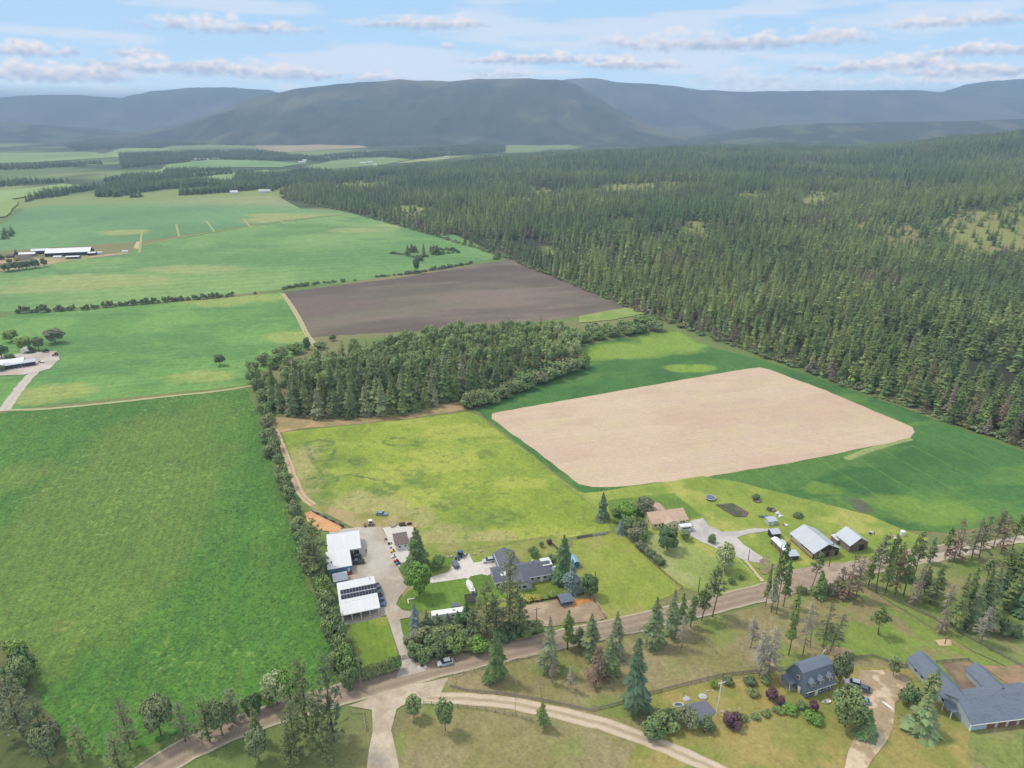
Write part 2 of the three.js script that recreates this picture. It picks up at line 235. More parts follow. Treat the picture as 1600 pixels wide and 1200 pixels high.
{ const a = C(76, 122, 56), b = C(64, 108, 50), br = C(120, 152, 66), yl = C(158, 182, 66), yy = spots([[1040, 533, 30, 0.5], [930, 552, 26, 0.3], [985, 546, 34, 0.3], [1075, 575, 18, 0.25], [1480, 800, 13, 0.4], [1395, 786, 12, 0.35], [1285, 764, 10, 0.3], [1440, 808, 12, .3]]), bare = spots([[1345, 790, 5, 0.6]]);
  const track = W([[1325, 716], [1350, 706], [1385, 695], [1420, 686]]), tr = ring(track);
  sheet('grain_field', [[742, 640], [790, 622], [830, 602], [880, 585], [905, 568], [907, 541], [1000, 524], [1058, 517], [1085, 531], [1120, 545], [1185, 561], [1260, 585], [1420, 640], [1600, 706], [1800, 790], [1800, 800], [1600, 826], [1560, 818], [1480, 832], [1410, 828], [1360, 805], [1250, 778], [1160, 755], [1098, 744], [950, 766], [912, 770], [885, 750], [820, 700]], (x, z) => {
    const u = toU(x, z), v = toV(x, z); let c = mix3(a, b, sstep(-0.2, 0.25, fbm(x / 30, z / 50, 4))); c = mix3(c, br, 0.36 * sstep(0.06, 0.4, fbm(u / 50 + 17, v / 14, 4) + 0.22 * sstep(300, 250, -z) - 0.08));
    c = mix3(c, yl, (-z > 380 ? 0.6 : 0.32) * yy(x, z)); const tram = Math.abs(((u / 18) % 1 + 1) % 1 - 0.5); c = mix3(c, br, 0.3 * (1 - sstep(0.012, 0.05, tram)) * sstep(-0.1, 0.1, noise(u / 40, v / 20)));
    c = mix3(c, C(172, 178, 118), 0.7 * (1 - sstep(1, 2.6, tr(x, z)))); c = mix3(c, C(100, 92, 84), 0.8 * bare(x, z)); return shade(c, speck(x, z, 2.0, 0.18));
  }, { res: 2048, bump: 0.2, bumpSize: 30, label: 'dark green grain field wrapping round the pale tan tilled plot', jitter: 0.6 }); }
{ const a = C(208, 182, 160), b = C(204, 177, 154), l = C(214, 190, 164), yw = C(208, 188, 152);
  sheet('tilled_field', [[768, 646], [850, 631], [960, 612], [1080, 591], [1168, 576], [1186, 574], [1204, 578], [1290, 610], [1380, 648], [1424, 667], [1429, 675], [1422, 684], [1380, 694], [1240, 722], [1100, 746], [960, 761], [925, 761], [905, 757], [886, 742], [840, 706], [785, 667], [768, 654]], (x, z) => {
    const u = toU(x, z), v = toV(x, z); let c = mix3(a, b, sstep(-0.2, 0.25, fbm(u / 50, v / 26, 4))); c = mix3(c, l, 0.7 * sstep(0, 0.3, fbm(u / 40 + 31, v / 20, 4))); c = mix3(c, yw, 0.5 * sstep(0.05, 0.3, fbm(u / 22 + 71, v / 12, 4)));
    const fur = Math.sin(v * 2.6 + 1.2 * noise(u / 40, v / 6)), f2 = noise(u / 30, v * 1.1); return shade(c, (1 + 0.025 * fur + 0.03 * f2) * speck(x, z, 2.6, 0.075));
  }, { res: 2048, label: 'pale tan tilled plot with rounded corners inside the dark green grain field', jitter: 0.35 }); }
// pastures and yards
{ const a = C(150, 166, 62), b = C(136, 156, 58), dk = C(108, 132, 60), br = C(172, 164, 108), y = C(178, 182, 84);
  const rings = [[[485, 690], [500, 688], [520, 690], [524, 700], [518, 715], [510, 725]], [[478, 692], [485, 710], [495, 730], [502, 745], [512, 758]], [[600, 690], [615, 684], [630, 684], [640, 688], [655, 692], [665, 690], [655, 696], [630, 696], [610, 696], [600, 692]], [[520, 717], [540, 718], [560, 720], [566, 723], [555, 726], [545, 722]], [[525, 752], [530, 744], [550, 742], [580, 748], [600, 752], [610, 764], [600, 770]], [[480, 750], [500, 746], [515, 755], [505, 762]], [[585, 770], [600, 758]]].map((p) => ring(W(p)));
  const bl = spots([[505, 700, 6], [515, 720, 8], [555, 722, 7], [500, 752, 9], [600, 765, 8], [500, 780, 9], [650, 745, 8], [700, 785, 8], [740, 812, 9], [780, 808, 8], [470, 695, 6], [760, 710, 5], [660, 752, 8]]), dry = spots([[465, 730, 10, 1.6], [475, 765, 9, 1.2], [560, 800, 22, 0.4], [640, 808, 12, 0.4], [760, 842, 12, 0.3], [690, 855, 16, 0.5], [520, 792, 14, .4]]);
  sheet('pasture', [[441, 676], [520, 667], [640, 655], [728, 644], [745, 648], [800, 688], [870, 742], [930, 790], [958, 830], [920, 834], [870, 842], [790, 856], [680, 872], [640, 840], [590, 812], [540, 812], [490, 800], [474, 786], [462, 745], [448, 695]], (x, z) => {
    let c = mix3(a, b, sstep(-0.25, 0.3, fbm(x / 16, z / 20, 4))); c = mix3(c, y, 0.6 * sstep(0.05, 0.35, fbm(x / 30 + 9, z / 14, 4))); c = mix3(c, br, 0.8 * dry(x, z));
    let m = 0; for (const f of rings) m = Math.max(m, 1 - sstep(0.5, 1.5, f(x, z) + 0.8 * noise(x / 1.5, z / 1.5))); c = mix3(c, C(92, 114, 62), 0.62 * m * (0.45 + 0.8 * sstep(-0.25, 0.3, noise(x / 3, z / 3)))); c = mix3(c, dk, 0.6 * bl(x, z) * (0.6 + 0.8 * sstep(-0.1, 0.3, fbm(x / 2.5, z / 2.5, 3)))); c = mix3(c, dk, 0.5 * sstep(0.3, 0.5, fbm(x / 3, z / 3, 3)));
    return shade(c, speck(x, z, 2.6, 0.2));
  }, { res: 1536, bump: 0.15, bumpSize: 20, cat: 'pasture', label: 'bright yellow green pasture with dark rings in front of the grove' }); }
function grass(name, px, swatch, label, opt = {}) {
  const [a, b, d] = swatch; return sheet(name, px, (x, z) => { let c = mix3(a, b, sstep(-0.25, 0.3, fbm(x / 9 + 5, z / 9, 4))); if (d) c = mix3(c, d, 0.8 * sstep(0.05, 0.35, fbm(x / (opt.dry || 14) + 50, z / (opt.dry || 14), 4))); const s = speck(x, z, 3, opt.spk ?? 0.17); return shade(c, opt.mow ? s * (1 + 0.05 * Math.sin(toU(x, z) * 3.2)) : s); }, { res: 768, cat: opt.cat || 'lawn', label, ...opt });
}
const GR = { lawn: [C(96, 128, 44), C(112, 142, 50)], yard: [C(146, 160, 68), C(132, 152, 62), C(176, 176, 92)], dry: [C(154, 142, 102), C(142, 136, 86), C(128, 144, 70)], pad: [C(140, 154, 62), C(150, 160, 70), C(160, 156, 88)], green: [C(122, 140, 70), C(136, 148, 78), C(150, 140, 100)] };
grass('grove_floor', [[425, 660], [440, 650], [440, 600], [520, 560], [700, 540], [905, 541], [905, 575], [830, 602], [742, 640], [726, 640], [640, 654], [480, 668], [441, 676], [430, 676]], [C(120, 108, 76), C(170, 146, 108), C(92, 104, 58)], 'dry tan ground under the grove of conifers', { dry: 30, cat: 'ground' });
grass('dry_strip', [[430, 652], [480, 655], [520, 655], [560, 653], [640, 644], [690, 630], [722, 624], [729, 640], [640, 654.5], [520, 666], [480, 668], [441, 676], [430, 676]], [C(186, 158, 116), C(172, 148, 108), C(150, 140, 92)], 'tan dry grass strip along the front of the grove', { cat: 'ground', dry: 8 });
grass('farm_yard', [[895, 767], [912, 770], [950, 766], [1098, 744], [1160, 755], [1250, 778], [1360, 805], [1410, 828], [1450, 842], [1420, 862], [1330, 885], [1200, 922], [1140, 940], [1070, 920], [1000, 865], [965, 835], [930, 792]], GR.yard, 'yellow green farmyard grass round the peach bungalow and the barns', { res: 1280, dry: 18, cat: 'yard' });
grass('back_lawn', [[950, 782], [1052, 770], [1098, 806], [1075, 812], [1005, 812], [985, 850], [960, 830]], [C(104, 134, 52), C(118, 146, 56), C(140, 156, 70)], 'greener lawn behind the peach bungalow');
grass('front_lawn', [[985, 842], [1010, 835], [1060, 838], [1095, 860], [1170, 905], [1190, 915], [1140, 938], [1072, 916], [1020, 880]], [C(140, 156, 76), C(154, 166, 92), C(166, 172, 112)], 'pale front lawn of the peach bungalow beside the fence line');
grass('horse_paddock', [[893, 845], [930, 838], [972, 832], [1000, 862], [1064, 918], [1000, 962], [945, 975], [925, 935], [915, 905], [900, 870]], GR.pad, 'yellow green horse paddock between the dark house and the fence line', { dry: 20, cat: 'paddock' });
grass('garden', [[630, 850], [780, 846], [870, 838], [900, 860], [925, 905], [915, 930], [815, 948], [740, 950], [680, 960], [640, 950], [600, 870]], [C(134, 150, 66), C(146, 152, 78), C(160, 154, 96)], 'patchy garden grass round the dark roofed house', { res: 1024, dry: 12 });
grass('mown_lawn', [[622, 942], [640, 922], [660, 912], [720, 903], [735, 900], [765, 896], [800, 930], [730, 948], [722, 950], [690, 956], [648, 956], [627, 950]], GR.lawn, 'mown deep green lawn between the concrete drive and the spruces', { mow: true });
grass('mown_lawn', [[822, 918], [870, 900], [885, 920], [905, 925], [912, 930], [818, 945]], [C(108, 130, 48), C(124, 140, 56), C(140, 144, 72)], 'small lawn in front of the bay window of the house');
grass('mown_lawn', [[545, 974], [604, 962], [622, 1015], [624, 1030], [620, 1045], [565, 1058]], [C(124, 148, 52), C(112, 138, 48), C(150, 158, 70)], 'striped lawn strip in front of the white shed with panels', { mow: true });
grass('mown_lawn', [[622, 970], [640, 965], [650, 985], [655, 1020], [638, 1020]], GR.lawn, 'narrow lawn sliver right of the lower driveway');
grass('mown_lawn', [[620, 890], [660, 878], [706, 868], [710, 880], [668, 900], [640, 908]], GR.lawn, 'lawn patch under the round tree beside the concrete drive');
grass('dry_pasture', [[640, 1062], [700, 1058], [860, 1023], [1000, 992], [1190, 946], [1330, 915], [1340, 912], [1420, 960], [1520, 1020], [1600, 1056], [1600, 1210], [600, 1210], [640, 1100]], GR.dry, 'trampled brown pasture with green patches in front of the gravel road', { res: 2048, dry: 16, cat: 'pasture', spk: 0.2 });
grass('green_pasture', [[1345, 912], [1420, 885], [1610, 846], [1700, 850], [1700, 1100], [1605, 1056], [1520, 1018], [1420, 958]], GR.green, 'grassy ground under the right hand wood', { res: 1024, cat: 'pasture' });
grass('green_pasture', [[1340, 924], [1400, 955], [1500, 1012], [1560, 1040], [1510, 1060], [1430, 1035], [1350, 1030], [1300, 1015], [1250, 1000], [1290, 960]], [C(118, 142, 62), C(132, 152, 66), C(150, 134, 98)], 'green meadow behind the gambrel house', { res: 1024, cat: 'pasture', dry: 10 });
grass('house_garden', [[1020, 1080], [1190, 1055], [1330, 1040], [1420, 1045], [1515, 1140], [1515, 1210], [980, 1210]], [C(150, 146, 78), C(166, 150, 88), C(134, 142, 66)], 'dry golden garden grass round the gambrel house', { res: 1024, dry: 10 });
grass('verge', [[560, 1075], [700, 1046], [860, 1006], [960, 983], [935, 975], [815, 985], [700, 1025], [640, 1042], [560, 1066]], [C(104, 138, 48), C(120, 150, 54)], 'bright green roadside verge between the bushes and the gravel road', { cat: 'verge' });
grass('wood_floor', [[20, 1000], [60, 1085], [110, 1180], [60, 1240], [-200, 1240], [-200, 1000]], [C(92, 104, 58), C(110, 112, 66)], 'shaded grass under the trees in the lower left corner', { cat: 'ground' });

// roads and gravel
function ribbon(name, px, width, color, label, opt = {}) {
  const p = opt.world ? px : W(px), curve = new THREE.CatmullRomCurve3(p.map(([x, z]) => new THREE.Vector3(x, 0, z)), false, 'centripetal'), L = curve.getLength(), n = Math.min(260, Math.max(8, Math.round(L / 3))), pos = [], uv = [], idx = []; const r = rng(Math.round(L * 10)); level++;
  for (let i = 0; i <= n; i++) { const t = i / n, c = curve.getPointAt(t), tg = curve.getTangentAt(t), w = (typeof width === 'function' ? width(t) : width) / 2, y = 0.006 + level * 0.005; const a = w + (r() - 0.5) * (opt.ragged ?? 0.5), b = w + (r() - 0.5) * (opt.ragged ?? 0.5); pos.push(c.x + tg.z * a, y, c.z - tg.x * a, c.x - tg.z * b, y, c.z + tg.x * b); uv.push(0, t * L / 24, 1, t * L / 24); if (i < n) { const k = i * 2; idx.push(k, k + 2, k + 1, k + 1, k + 2, k + 3); } }
  const g = new THREE.BufferGeometry(); g.setAttribute('position', new THREE.Float32BufferAttribute(pos, 3)); g.setAttribute('uv', new THREE.Float32BufferAttribute(uv, 2)); g.setIndex(idx); g.computeVertexNormals(); if (g.attributes.normal.array[1] < 0) { g.setIndex(idx.reverse()); g.computeVertexNormals(); }
  const map = bakeTex(64, 256, (u, v) => shade(color(u), 1 + 0.1 * grain(u * 48, v * 256) + 0.06 * grain(u * 12, v * 60 + 9))); 
  return solo(name, g, new THREE.MeshStandardMaterial({ map, roughness: 1 }), label, opt.cat || 'road', null, 'structure');
}
const twoTrack = (edge, rut, mid) => (u) => { const q = Math.abs(u - 0.5) * 2; return q > 0.85 ? edge : q > 0.35 ? rut : q < 0.18 ? mid : mix3(mid, rut, (q - 0.18) / 0.17); };
{ const e = C(190, 178, 152), m = C(170, 151, 130), k = C(154, 136, 117);
  ribbon('gravel_road', [[180, 1240], [300, 1168], [410, 1122], [560, 1078], [700, 1039], [850, 1005], [1000, 972], [1190, 926], [1300, 898], [1420, 872], [1520, 855]], 8.4, (u) => { const q = u * 6 % 1; return u < 0.08 || u > 0.9 ? e : mix3(m, k, 0.5 + 0.5 * Math.sin(u * 19)); }, 'wide brown gravel road crossing the foreground from lower left to right', {}); }
sheet('gravel_bend', [[1185, 922], [1215, 895], [1290, 880], [1340, 880], [1345, 900], [1260, 920], [1200, 945]], (x, z) => shade(mix3(C(168, 146, 128), C(182, 164, 144), sstep(-0.2, 0.3, fbm(x / 5, z / 5, 3))), (1 + 0.06 * Math.sin(Math.hypot(x - 110, z + 214) * 1.6)) * speck(x, z, 3, 0.1)), { label: 'rutted gravel turning area by the barns', cat: 'road', res: 512 });
ribbon('lane', [[1440, 878], [1480, 868], [1540, 853], [1600, 842], [1700, 825]], 4.2, twoTrack(C(176, 168, 140), C(206, 192, 170), C(196, 182, 160)), 'pale gravel lane running right past the tall pines', { cat: 'lane' });
ribbon('lane', [[600, 1098], [650, 1092], [720, 1092], [800, 1100], [870, 1114], [960, 1138], [1080, 1185], [1210, 1250]], 4.4, twoTrack(C(196, 176, 150), C(212, 194, 170), C(184, 166, 138)), 'pale two track lane with fence on both sides at the bottom', { cat: 'lane' });
sheet('gravel_apron', [[545, 1102], [600, 1082], [660, 1068], [700, 1060], [690, 1085], [640, 1098], [618, 1108], [614, 1140], [624, 1210], [570, 1210], [585, 1140], [578, 1112]], (x, z) => shade(mix3(C(206, 190, 168), C(190, 172, 150), sstep(-0.2, 0.3, fbm(x / 4, z / 4, 3))), speck(x, z, 3, 0.1)), { label: 'pale gravel junction where the lane leaves the road', cat: 'road', res: 512 });
ribbon('farm_track', [[-40, 646], [16, 641], [60, 640], [130, 634], [260, 620], [350, 610], [398, 602]], 2.6, twoTrack(C(140, 160, 90), C(200, 192, 150), C(150, 164, 96)), 'thin pale farm track between the two left fields', { cat: 'track' });
ribbon('farm_track', [[6, 642], [20, 622], [40, 596], [60, 575]], 6, twoTrack(C(190, 180, 160), C(205, 194, 180), C(196, 186, 170)), 'curving gravel drive up to the left farmyard', { cat: 'track', ragged: 1 });
ribbon('dirt_track', [[424, 662], [434, 682], [446, 710], [458, 742], [472, 775], [490, 790]], 3.2, twoTrack(C(176, 162, 112), C(206, 180, 152), C(178, 160, 120)), 'two track dirt lane along the hedge beside the bright pasture', { cat: 'track' });
sheet('dirt_yard', [[478, 790], [520, 792], [560, 802], [640, 808], [655, 815], [650, 825], [640, 828], [560, 828], [545, 822], [500, 800]], (x, z) => shade(mix3(C(176, 158, 110), C(150, 148, 80), sstep(-0.15, 0.25, fbm(x / 6, z / 6, 3))), speck(x, z, 3, 0.12)), { label: 'worn dirt edge of the pasture behind the workshops', cat: 'yard', res: 512 });
{ const a = C(196, 187, 174), b = C(180, 168, 152), br = C(186, 160, 132);
  const tone = (x, z) => { let c = mix3(a, b, sstep(-0.2, 0.3, fbm(x / 7, z / 7, 4))); c = mix3(c, br, 0.6 * sstep(0.05, 0.35, fbm(x / 10 + 40, z / 16, 3))); return shade(c, speck(x, z, 3.4, 0.08)); };
  sheet('gravel_yard', [[520, 890], [515, 830], [560, 824], [595, 824], [602, 838], [612, 862], [622, 890], [632, 908], [637, 918], [624, 934], [620, 945], [630, 955], [648, 957], [640, 966], [624, 968], [630, 990], [640, 1015], [645, 1025], [650, 1040], [668, 1048], [620, 1060], [625, 1046], [624, 1025], [614, 990], [604, 962], [545, 975], [540, 968], [527, 915]], tone, { label: 'pale gravel yard and driveway from the road gate up to the workshops', cat: 'driveway', res: 1536, jitter: 0.25 });
  sheet('gravel_drive', [[1075, 815], [1098, 810], [1108, 822], [1130, 832], [1150, 830], [1178, 826], [1203, 826], [1203, 830], [1170, 834], [1152, 840], [1160, 850], [1192, 872], [1190, 880], [1165, 878], [1148, 868], [1120, 858], [1098, 848], [1080, 838], [1070, 828]], (x, z) => shade(mix3(C(206, 200, 194), C(188, 182, 178), sstep(-0.2, 0.3, fbm(x / 6, z / 6, 4))), speck(x, z, 3, 0.07)), { label: 'grey gravel drive in front of the peach bungalow', cat: 'driveway', res: 768, jitter: 0.3 });
  sheet('gravel_pad', [[598, 826], [620, 822], [645, 824], [650, 830], [652, 858], [634, 878], [624, 886], [618, 880], [608, 852]], (x, z) => shade(C(214, 208, 198), speck(x, z, 3, 0.1)), { label: 'whitish gravel pad round the brown roofed garage', cat: 'ground', res: 384, jitter: 0.3 });
  sheet('concrete_drive', [[672, 903], [700, 894], [706, 886], [715, 874], [733, 866], [740, 880], [752, 878], [757, 874], [785, 872], [800, 880], [766, 898], [762, 900], [752, 898], [735, 901], [732, 906], [728, 904], [700, 908], [673, 912]], (x, z) => { const q = Math.min(Math.abs(((toU(x, z) / 4) % 1 + 1) % 1 - 0.5), Math.abs(((toV(x, z) / 4) % 1 + 1) % 1 - 0.5)); return shade(mix3(C(222, 214, 206), C(206, 194, 184), sstep(0, 0.35, fbm(x / 3, z / 3, 4))), (q < 0.02 ? 0.86 : 1) * speck(x, z, 3, 0.05)); }, { label: 'pale concrete drive of the dark roofed house', cat: 'driveway', res: 768, jitter: 0.05 });
  sheet('dirt_lot', [[817, 946], [870, 936], [900, 932], [932, 930], [947, 966], [935, 972], [870, 978], [830, 980], [815, 965]], (x, z) => shade(mix3(mix3(C(166, 144, 120), C(186, 164, 138), sstep(-0.2, 0.3, fbm(x / 5, z / 5, 3))), C(140, 146, 78), 0.7 * sstep(0.1, 0.3, fbm(x / 8 + 9, z / 8, 3))), speck(x, z, 3, 0.12)), { label: 'bare earth paddock behind the horse shelter', cat: 'paddock', res: 512 });
  sheet('wood_chips', [[893, 940], [905, 937], [927, 934], [928, 941], [905, 947], [894, 951]], (x, z) => shade(mix3(C(214, 150, 84), C(190, 130, 76), sstep(-0.2, 0.3, fbm(x / 2, z / 2, 3))), speck(x, z, 4, 0.2)), { label: 'orange wood chips beside the horse shelter', cat: 'wood chips', res: 192 });
  sheet('sand_strip', [[477, 802], [488, 800], [510, 812], [535, 824], [530, 832], [500, 828], [480, 815]], (x, z) => shade(mix3(C(222, 170, 120), C(206, 152, 104), sstep(-0.2, 0.3, fbm(x / 3, z / 3, 3))), speck(x, z, 4, 0.08)), { label: 'orange sand strip behind the upper workshop', cat: 'sand', res: 192 });
  sheet('farm_yard', [[-120, 560], [10, 556], [40, 551], [88, 549], [94, 556], [92, 562], [78, 576], [58, 582], [38, 586], [-40, 588], [-120, 592]], (x, z) => shade(mix3(C(208, 196, 186), C(190, 178, 164), sstep(-0.2, 0.3, fbm(x / 10, z / 10, 3))), speck(x, z, 2, 0.08)), { label: 'pale gravel yard of the left farm', cat: 'yard', res: 384 });
  sheet('farm_yard', [[-40, 404], [30, 404], [120, 402], [200, 394], [206, 396], [120, 406], [60, 416], [0, 424], [-60, 430]], (x, z) => shade(mix3(C(188, 166, 130), C(170, 160, 110), sstep(-0.2, 0.3, fbm(x / 16, z / 16, 3))), speck(x, z, 1, 0.1)), { label: 'tan yard below the long white barn far left', cat: 'yard', res: 384 });
  sheet('dirt_patch', [[209, 388], [213, 378], [221, 377], [217, 389]], (x, z) => C(206, 186, 140), { label: 'small pale dirt patch beside the far left barn yard', cat: 'ground', res: 64 });
  sheet('parking_patch', [[1345, 1050], [1390, 1048], [1420, 1062], [1425, 1080], [1400, 1100], [1395, 1140], [1350, 1210], [1320, 1210], [1340, 1120], [1330, 1080]], (x, z) => shade(mix3(C(216, 194, 164), C(178, 156, 126), sstep(-0.15, 0.2, fbm(x / 3, z / 3, 4))), speck(x, z, 3, 0.12)), { label: 'pale gravel parking area beside the gambrel house', cat: 'driveway', res: 512 });
  sheet('riding_yard', [[1470, 1038], [1515, 1034], [1545, 1062], [1556, 1078], [1508, 1082]], (x, z) => shade(mix3(C(132, 112, 94), C(156, 136, 104), sstep(-0.1, 0.35, fbm(x / 5, z / 5, 3))), speck(x, z, 3, 0.12)), { label: 'brown dirt yard enclosed by the stable wings', cat: 'yard', res: 256 });
  sheet('dirt_lot', [[1535, 1040], [1600, 1040], [1700, 1060], [1700, 1110], [1600, 1085], [1560, 1060]], (x, z) => shade(mix3(C(170, 138, 108), C(150, 132, 96), sstep(-0.1, 0.35, fbm(x / 5, z / 5, 3))), speck(x, z, 3, 0.12)), { label: 'reddish bare dirt right of the stable', cat: 'paddock', res: 256 });
  sheet('sand_patch', [[1460, 1002], [1472, 998], [1486, 1002], [1484, 1009], [1468, 1010]], (x, z) => shade(C(214, 184, 146), speck(x, z, 3, 0.1)), { label: 'round pale sand patch in the green meadow', cat: 'sand', res: 64 });
  sheet('sand_patch', [[1290, 1012], [1315, 1010], [1335, 1020], [1320, 1026], [1298, 1024]], (x, z) => shade(C(206, 176, 138), speck(x, z, 3, 0.1)), { label: 'pale sand patch behind the gambrel house by the horse', cat: 'sand', res: 64 });
  sheet('garden_bed', [[1118, 790], [1146, 786], [1168, 802], [1165, 808], [1148, 808], [1135, 800]], (x, z) => shade(mix3(C(84, 92, 66), C(112, 96, 86), sstep(-0.1, 0.2, fbm(x / 3, z / 2, 3))), speck(x, z, 3, 0.2)), { label: 'dark vegetable bed in the farmyard grass', cat: 'garden bed', res: 192 });
  sheet('garden_bed', [[1185, 876], [1200, 868], [1215, 885], [1195, 900], [1182, 888]], (x, z) => shade(mix3(C(140, 122, 104), C(140, 150, 80), sstep(-0.05, 0.25, fbm(x / 2, z / 2, 3))), speck(x, z, 3, 0.25)), { jitter: 0.7, step: 1.5, label: 'brown planting bed at the end of the grey drive', cat: 'garden bed', res: 128 });
}
for (const [label, px, c] of [
  ['pale tan field in front of the far town', [[400, 226], [470, 222], [560, 226], [575, 231], [500, 235], [420, 240], [400, 234]], C(186, 168, 128)],
  ['light green field left of the far forest strips', [[150, 246], [190, 232], [260, 232], [280, 238], [240, 242], [190, 246]], C(150, 176, 104)],
  ['small bright field between dark forest strips far left', [[236, 224], [262, 218], [262, 225], [240, 228]], C(160, 176, 110)],
  ['long green field with greenhouses far left', [[258, 258], [330, 250], [400, 250], [470, 256], [440, 262], [360, 262], [265, 266]], C(132, 168, 98)],
  ['bright field below the second forest strip', [[200, 272], [245, 267], [262, 260], [330, 262], [350, 263], [300, 268], [230, 275], [205, 279]], C(140, 172, 96)],
  ['pale field behind the tree belt near the farm roofs', [[310, 280], [345, 272], [420, 266], [440, 274], [400, 284], [350, 284]], C(150, 172, 106)],
  ['grassy clearing with houses in the far valley', [[470, 262], [520, 252], [600, 246], [640, 250], [600, 258], [500, 266]], C(140, 160, 96)],
  ['yellow green hill field with a lone house', [[612, 256], [650, 250], [700, 245], [740, 243], [700, 249], [640, 255]], C(168, 174, 102)],
  ['green meadow at the far left edge', [[-80, 318], [0, 310], [30, 316], [10, 340], [-80, 346]], C(150, 172, 92)],
  ['pale meadow behind the left tree belt', [[0, 300], [100, 288], [130, 290], [100, 300], [20, 312], [0, 318]], C(150, 176, 100)],
  ['pale valley field at the foot of the main massif', [[330, 212], [420, 208.5], [540, 211], [500, 215.5], [380, 216]], C(150, 160, 110)],
  ['second pale valley field right of the far town', [[620, 213], [720, 213], [790, 217], [700, 219], [630, 217]], C(146, 160, 112)],
  ['small pale field beyond the forest crest', [[930, 222.5], [1000, 222], [1010, 225], [950, 227]], C(150, 164, 116)],
  ['pale green fields at the end of the long ridge valley', [[1050, 219], [1110, 216], [1150, 219], [1090, 224]], C(150, 170, 116)],
  ['light meadow far left below the blue hills', [[-100, 240], [150, 238], [180, 246], [60, 254], [-100, 258]], C(142, 170, 98)],
]) { const g = px; sheet('far_field', g, (x, z) => shade(c, 1 + 0.25 * fbm(x / 120, z / 300, 3)), { res: 128, jitter: 6, step: 60, lift: 0.6 + level * 0.02, label, cat: 'field' }); }
// lines between the far hay plots
for (const [i, p] of [[[275, 350], [280, 370]], [[322, 345], [335, 362]], [[380, 342], [392, 356]], [[218, 395], [222, 360]], [[425, 338], [445, 350]]].entries()) ribbon('field_line', p, 3, () => C(170, 176, 112), ['first', 'second', 'third', 'zeroth', 'last'][i] === 'zeroth' ? 'pale strip running up from the far left dirt patch' : ['first', 'second', 'third', '', 'fourth'][i] + ' short pale strip from the left across the far hay plots', { cat: 'strip' });
ribbon('field_line', [[222, 384], [290, 370], [400, 352], [480, 342], [560, 332]], 4, () => C(160, 174, 110), 'long pale strip dividing the two far hay fields', { cat: 'strip' });
ribbon('dirt_track', [[441, 459], [455, 478], [468, 500], [478, 520], [492, 540], [500, 548]], 4, twoTrack(C(170, 172, 90), C(190, 178, 140), C(180, 170, 130)), 'pale track along the left end of the dark tilled field', { cat: 'track' });
ribbon('dirt_track', [[830, 408], [872, 424], [930, 448], [985, 475], [1015, 488]], 9, twoTrack(C(176, 170, 110), C(186, 164, 134), C(172, 160, 116)), 'tan margin along the forest side of the dark tilled field', { cat: 'track', ragged: 4 });
grass('field_corner', [[905, 494], [985, 480], [1015, 489], [960, 500], [905, 505]], [C(150, 164, 90), C(132, 156, 76)], 'light grass corner at the right end of the dark tilled field', { cat: 'field' });
ribbon('footpath', [[1165, 878], [1172, 886], [1184, 900], [1192, 910]], 1.2, () => C(206, 186, 150), 'pale edging path at the end of the grey drive', { cat: 'path' });

// ---------------------------------------------------------------- mountains
function mountain(name, D, sky, front, back, color, label, amp = 60, seed = 1) {
  const pts = sky.map(([px, py]) => { const r = ray(px, py), t = -D / r[2]; return [r[0] * t, EYE + r[1] * t]; }), N = 260, M = 56, pos = [], cl = [], idx = [];
  for (let i = 0; i <= N; i++) {
    const x = lerp(pts[0][0], pts[pts.length - 1][0], i / N); let k = 1; while (k < pts.length - 1 && pts[k][0] < x) k++; let tt = clamp((x - pts[k - 1][0]) / (pts[k][0] - pts[k - 1][0])); tt = lerp(tt, tt * tt * (3 - 2 * tt), 0.5);
    const crest = lerp(pts[k - 1][1], pts[k][1], tt) + fbm(x / 260 + seed * 7, 3.3, 3) * amp * 0.22;
    for (let j = 0; j <= M; j++) {
      const s = j / M * 1.5, z = s <= 1 ? -(D - front * (1 - s)) : -(D + back * (s - 1) * 2), q = s <= 1 ? sstep(-0.12, 1.05, s) / sstep(-0.12, 1.05, 1) * (0.35 + 0.65 * s) : 1 - 0.6 * (s - 1);
      const gul = (1 - Math.abs(fbm(x / 480 + seed, z / 1300 + seed, 5)) * 2.4) * amp * 2.6 * clamp(s * (1 - s) * 2.2) - amp * 1.6 * clamp(s * (1 - s) * 2.2);
      const xx = x + 220 * fbm(z / 900, x / 900 + seed, 3) * clamp(1 - s); const h = Math.max(-25, crest * q + gul * (crest / 600)); pos.push(xx, h - 20 * (1 - clamp(s * 3)), z); cl.push(...color(x, z, s, h));
    }
  }
  for (let i = 0; i < N; i++) for (let j = 0; j < M; j++) { const a = i * (M + 1) + j; idx.push(a, a + M + 1, a + 1, a + 1, a + M + 1, a + M + 2); }
  const g = new THREE.BufferGeometry(); g.setAttribute('position', new THREE.Float32BufferAttribute(pos, 3)); g.setAttribute('color', new THREE.Float32BufferAttribute(cl, 3)); g.setIndex(idx); g.computeVertexNormals();
  solo(name, g, new THREE.MeshStandardMaterial({ vertexColors: true, roughness: 1, side: THREE.DoubleSide }), label, 'mountain', null, 'structure');
}
const wood = C(46, 62, 44), rockC = C(118, 108, 92), grassM = C(140, 138, 88);
const mcol = (dens, seed) => (x, z, s, h) => { const n = fbm(x / 420 + seed, z / 520, 5), f = fbm(x / 90 + seed, z / 120, 3); let c = mix3(wood, C(66, 78, 54), sstep(-0.3, 0.3, f)); c = mix3(c, grassM, 0.42 * sstep(-0.05, 0.4, n + dens * (1 - s))); return mix3(c, rockC, 0.2 * sstep(0.18, 0.4, n)); };
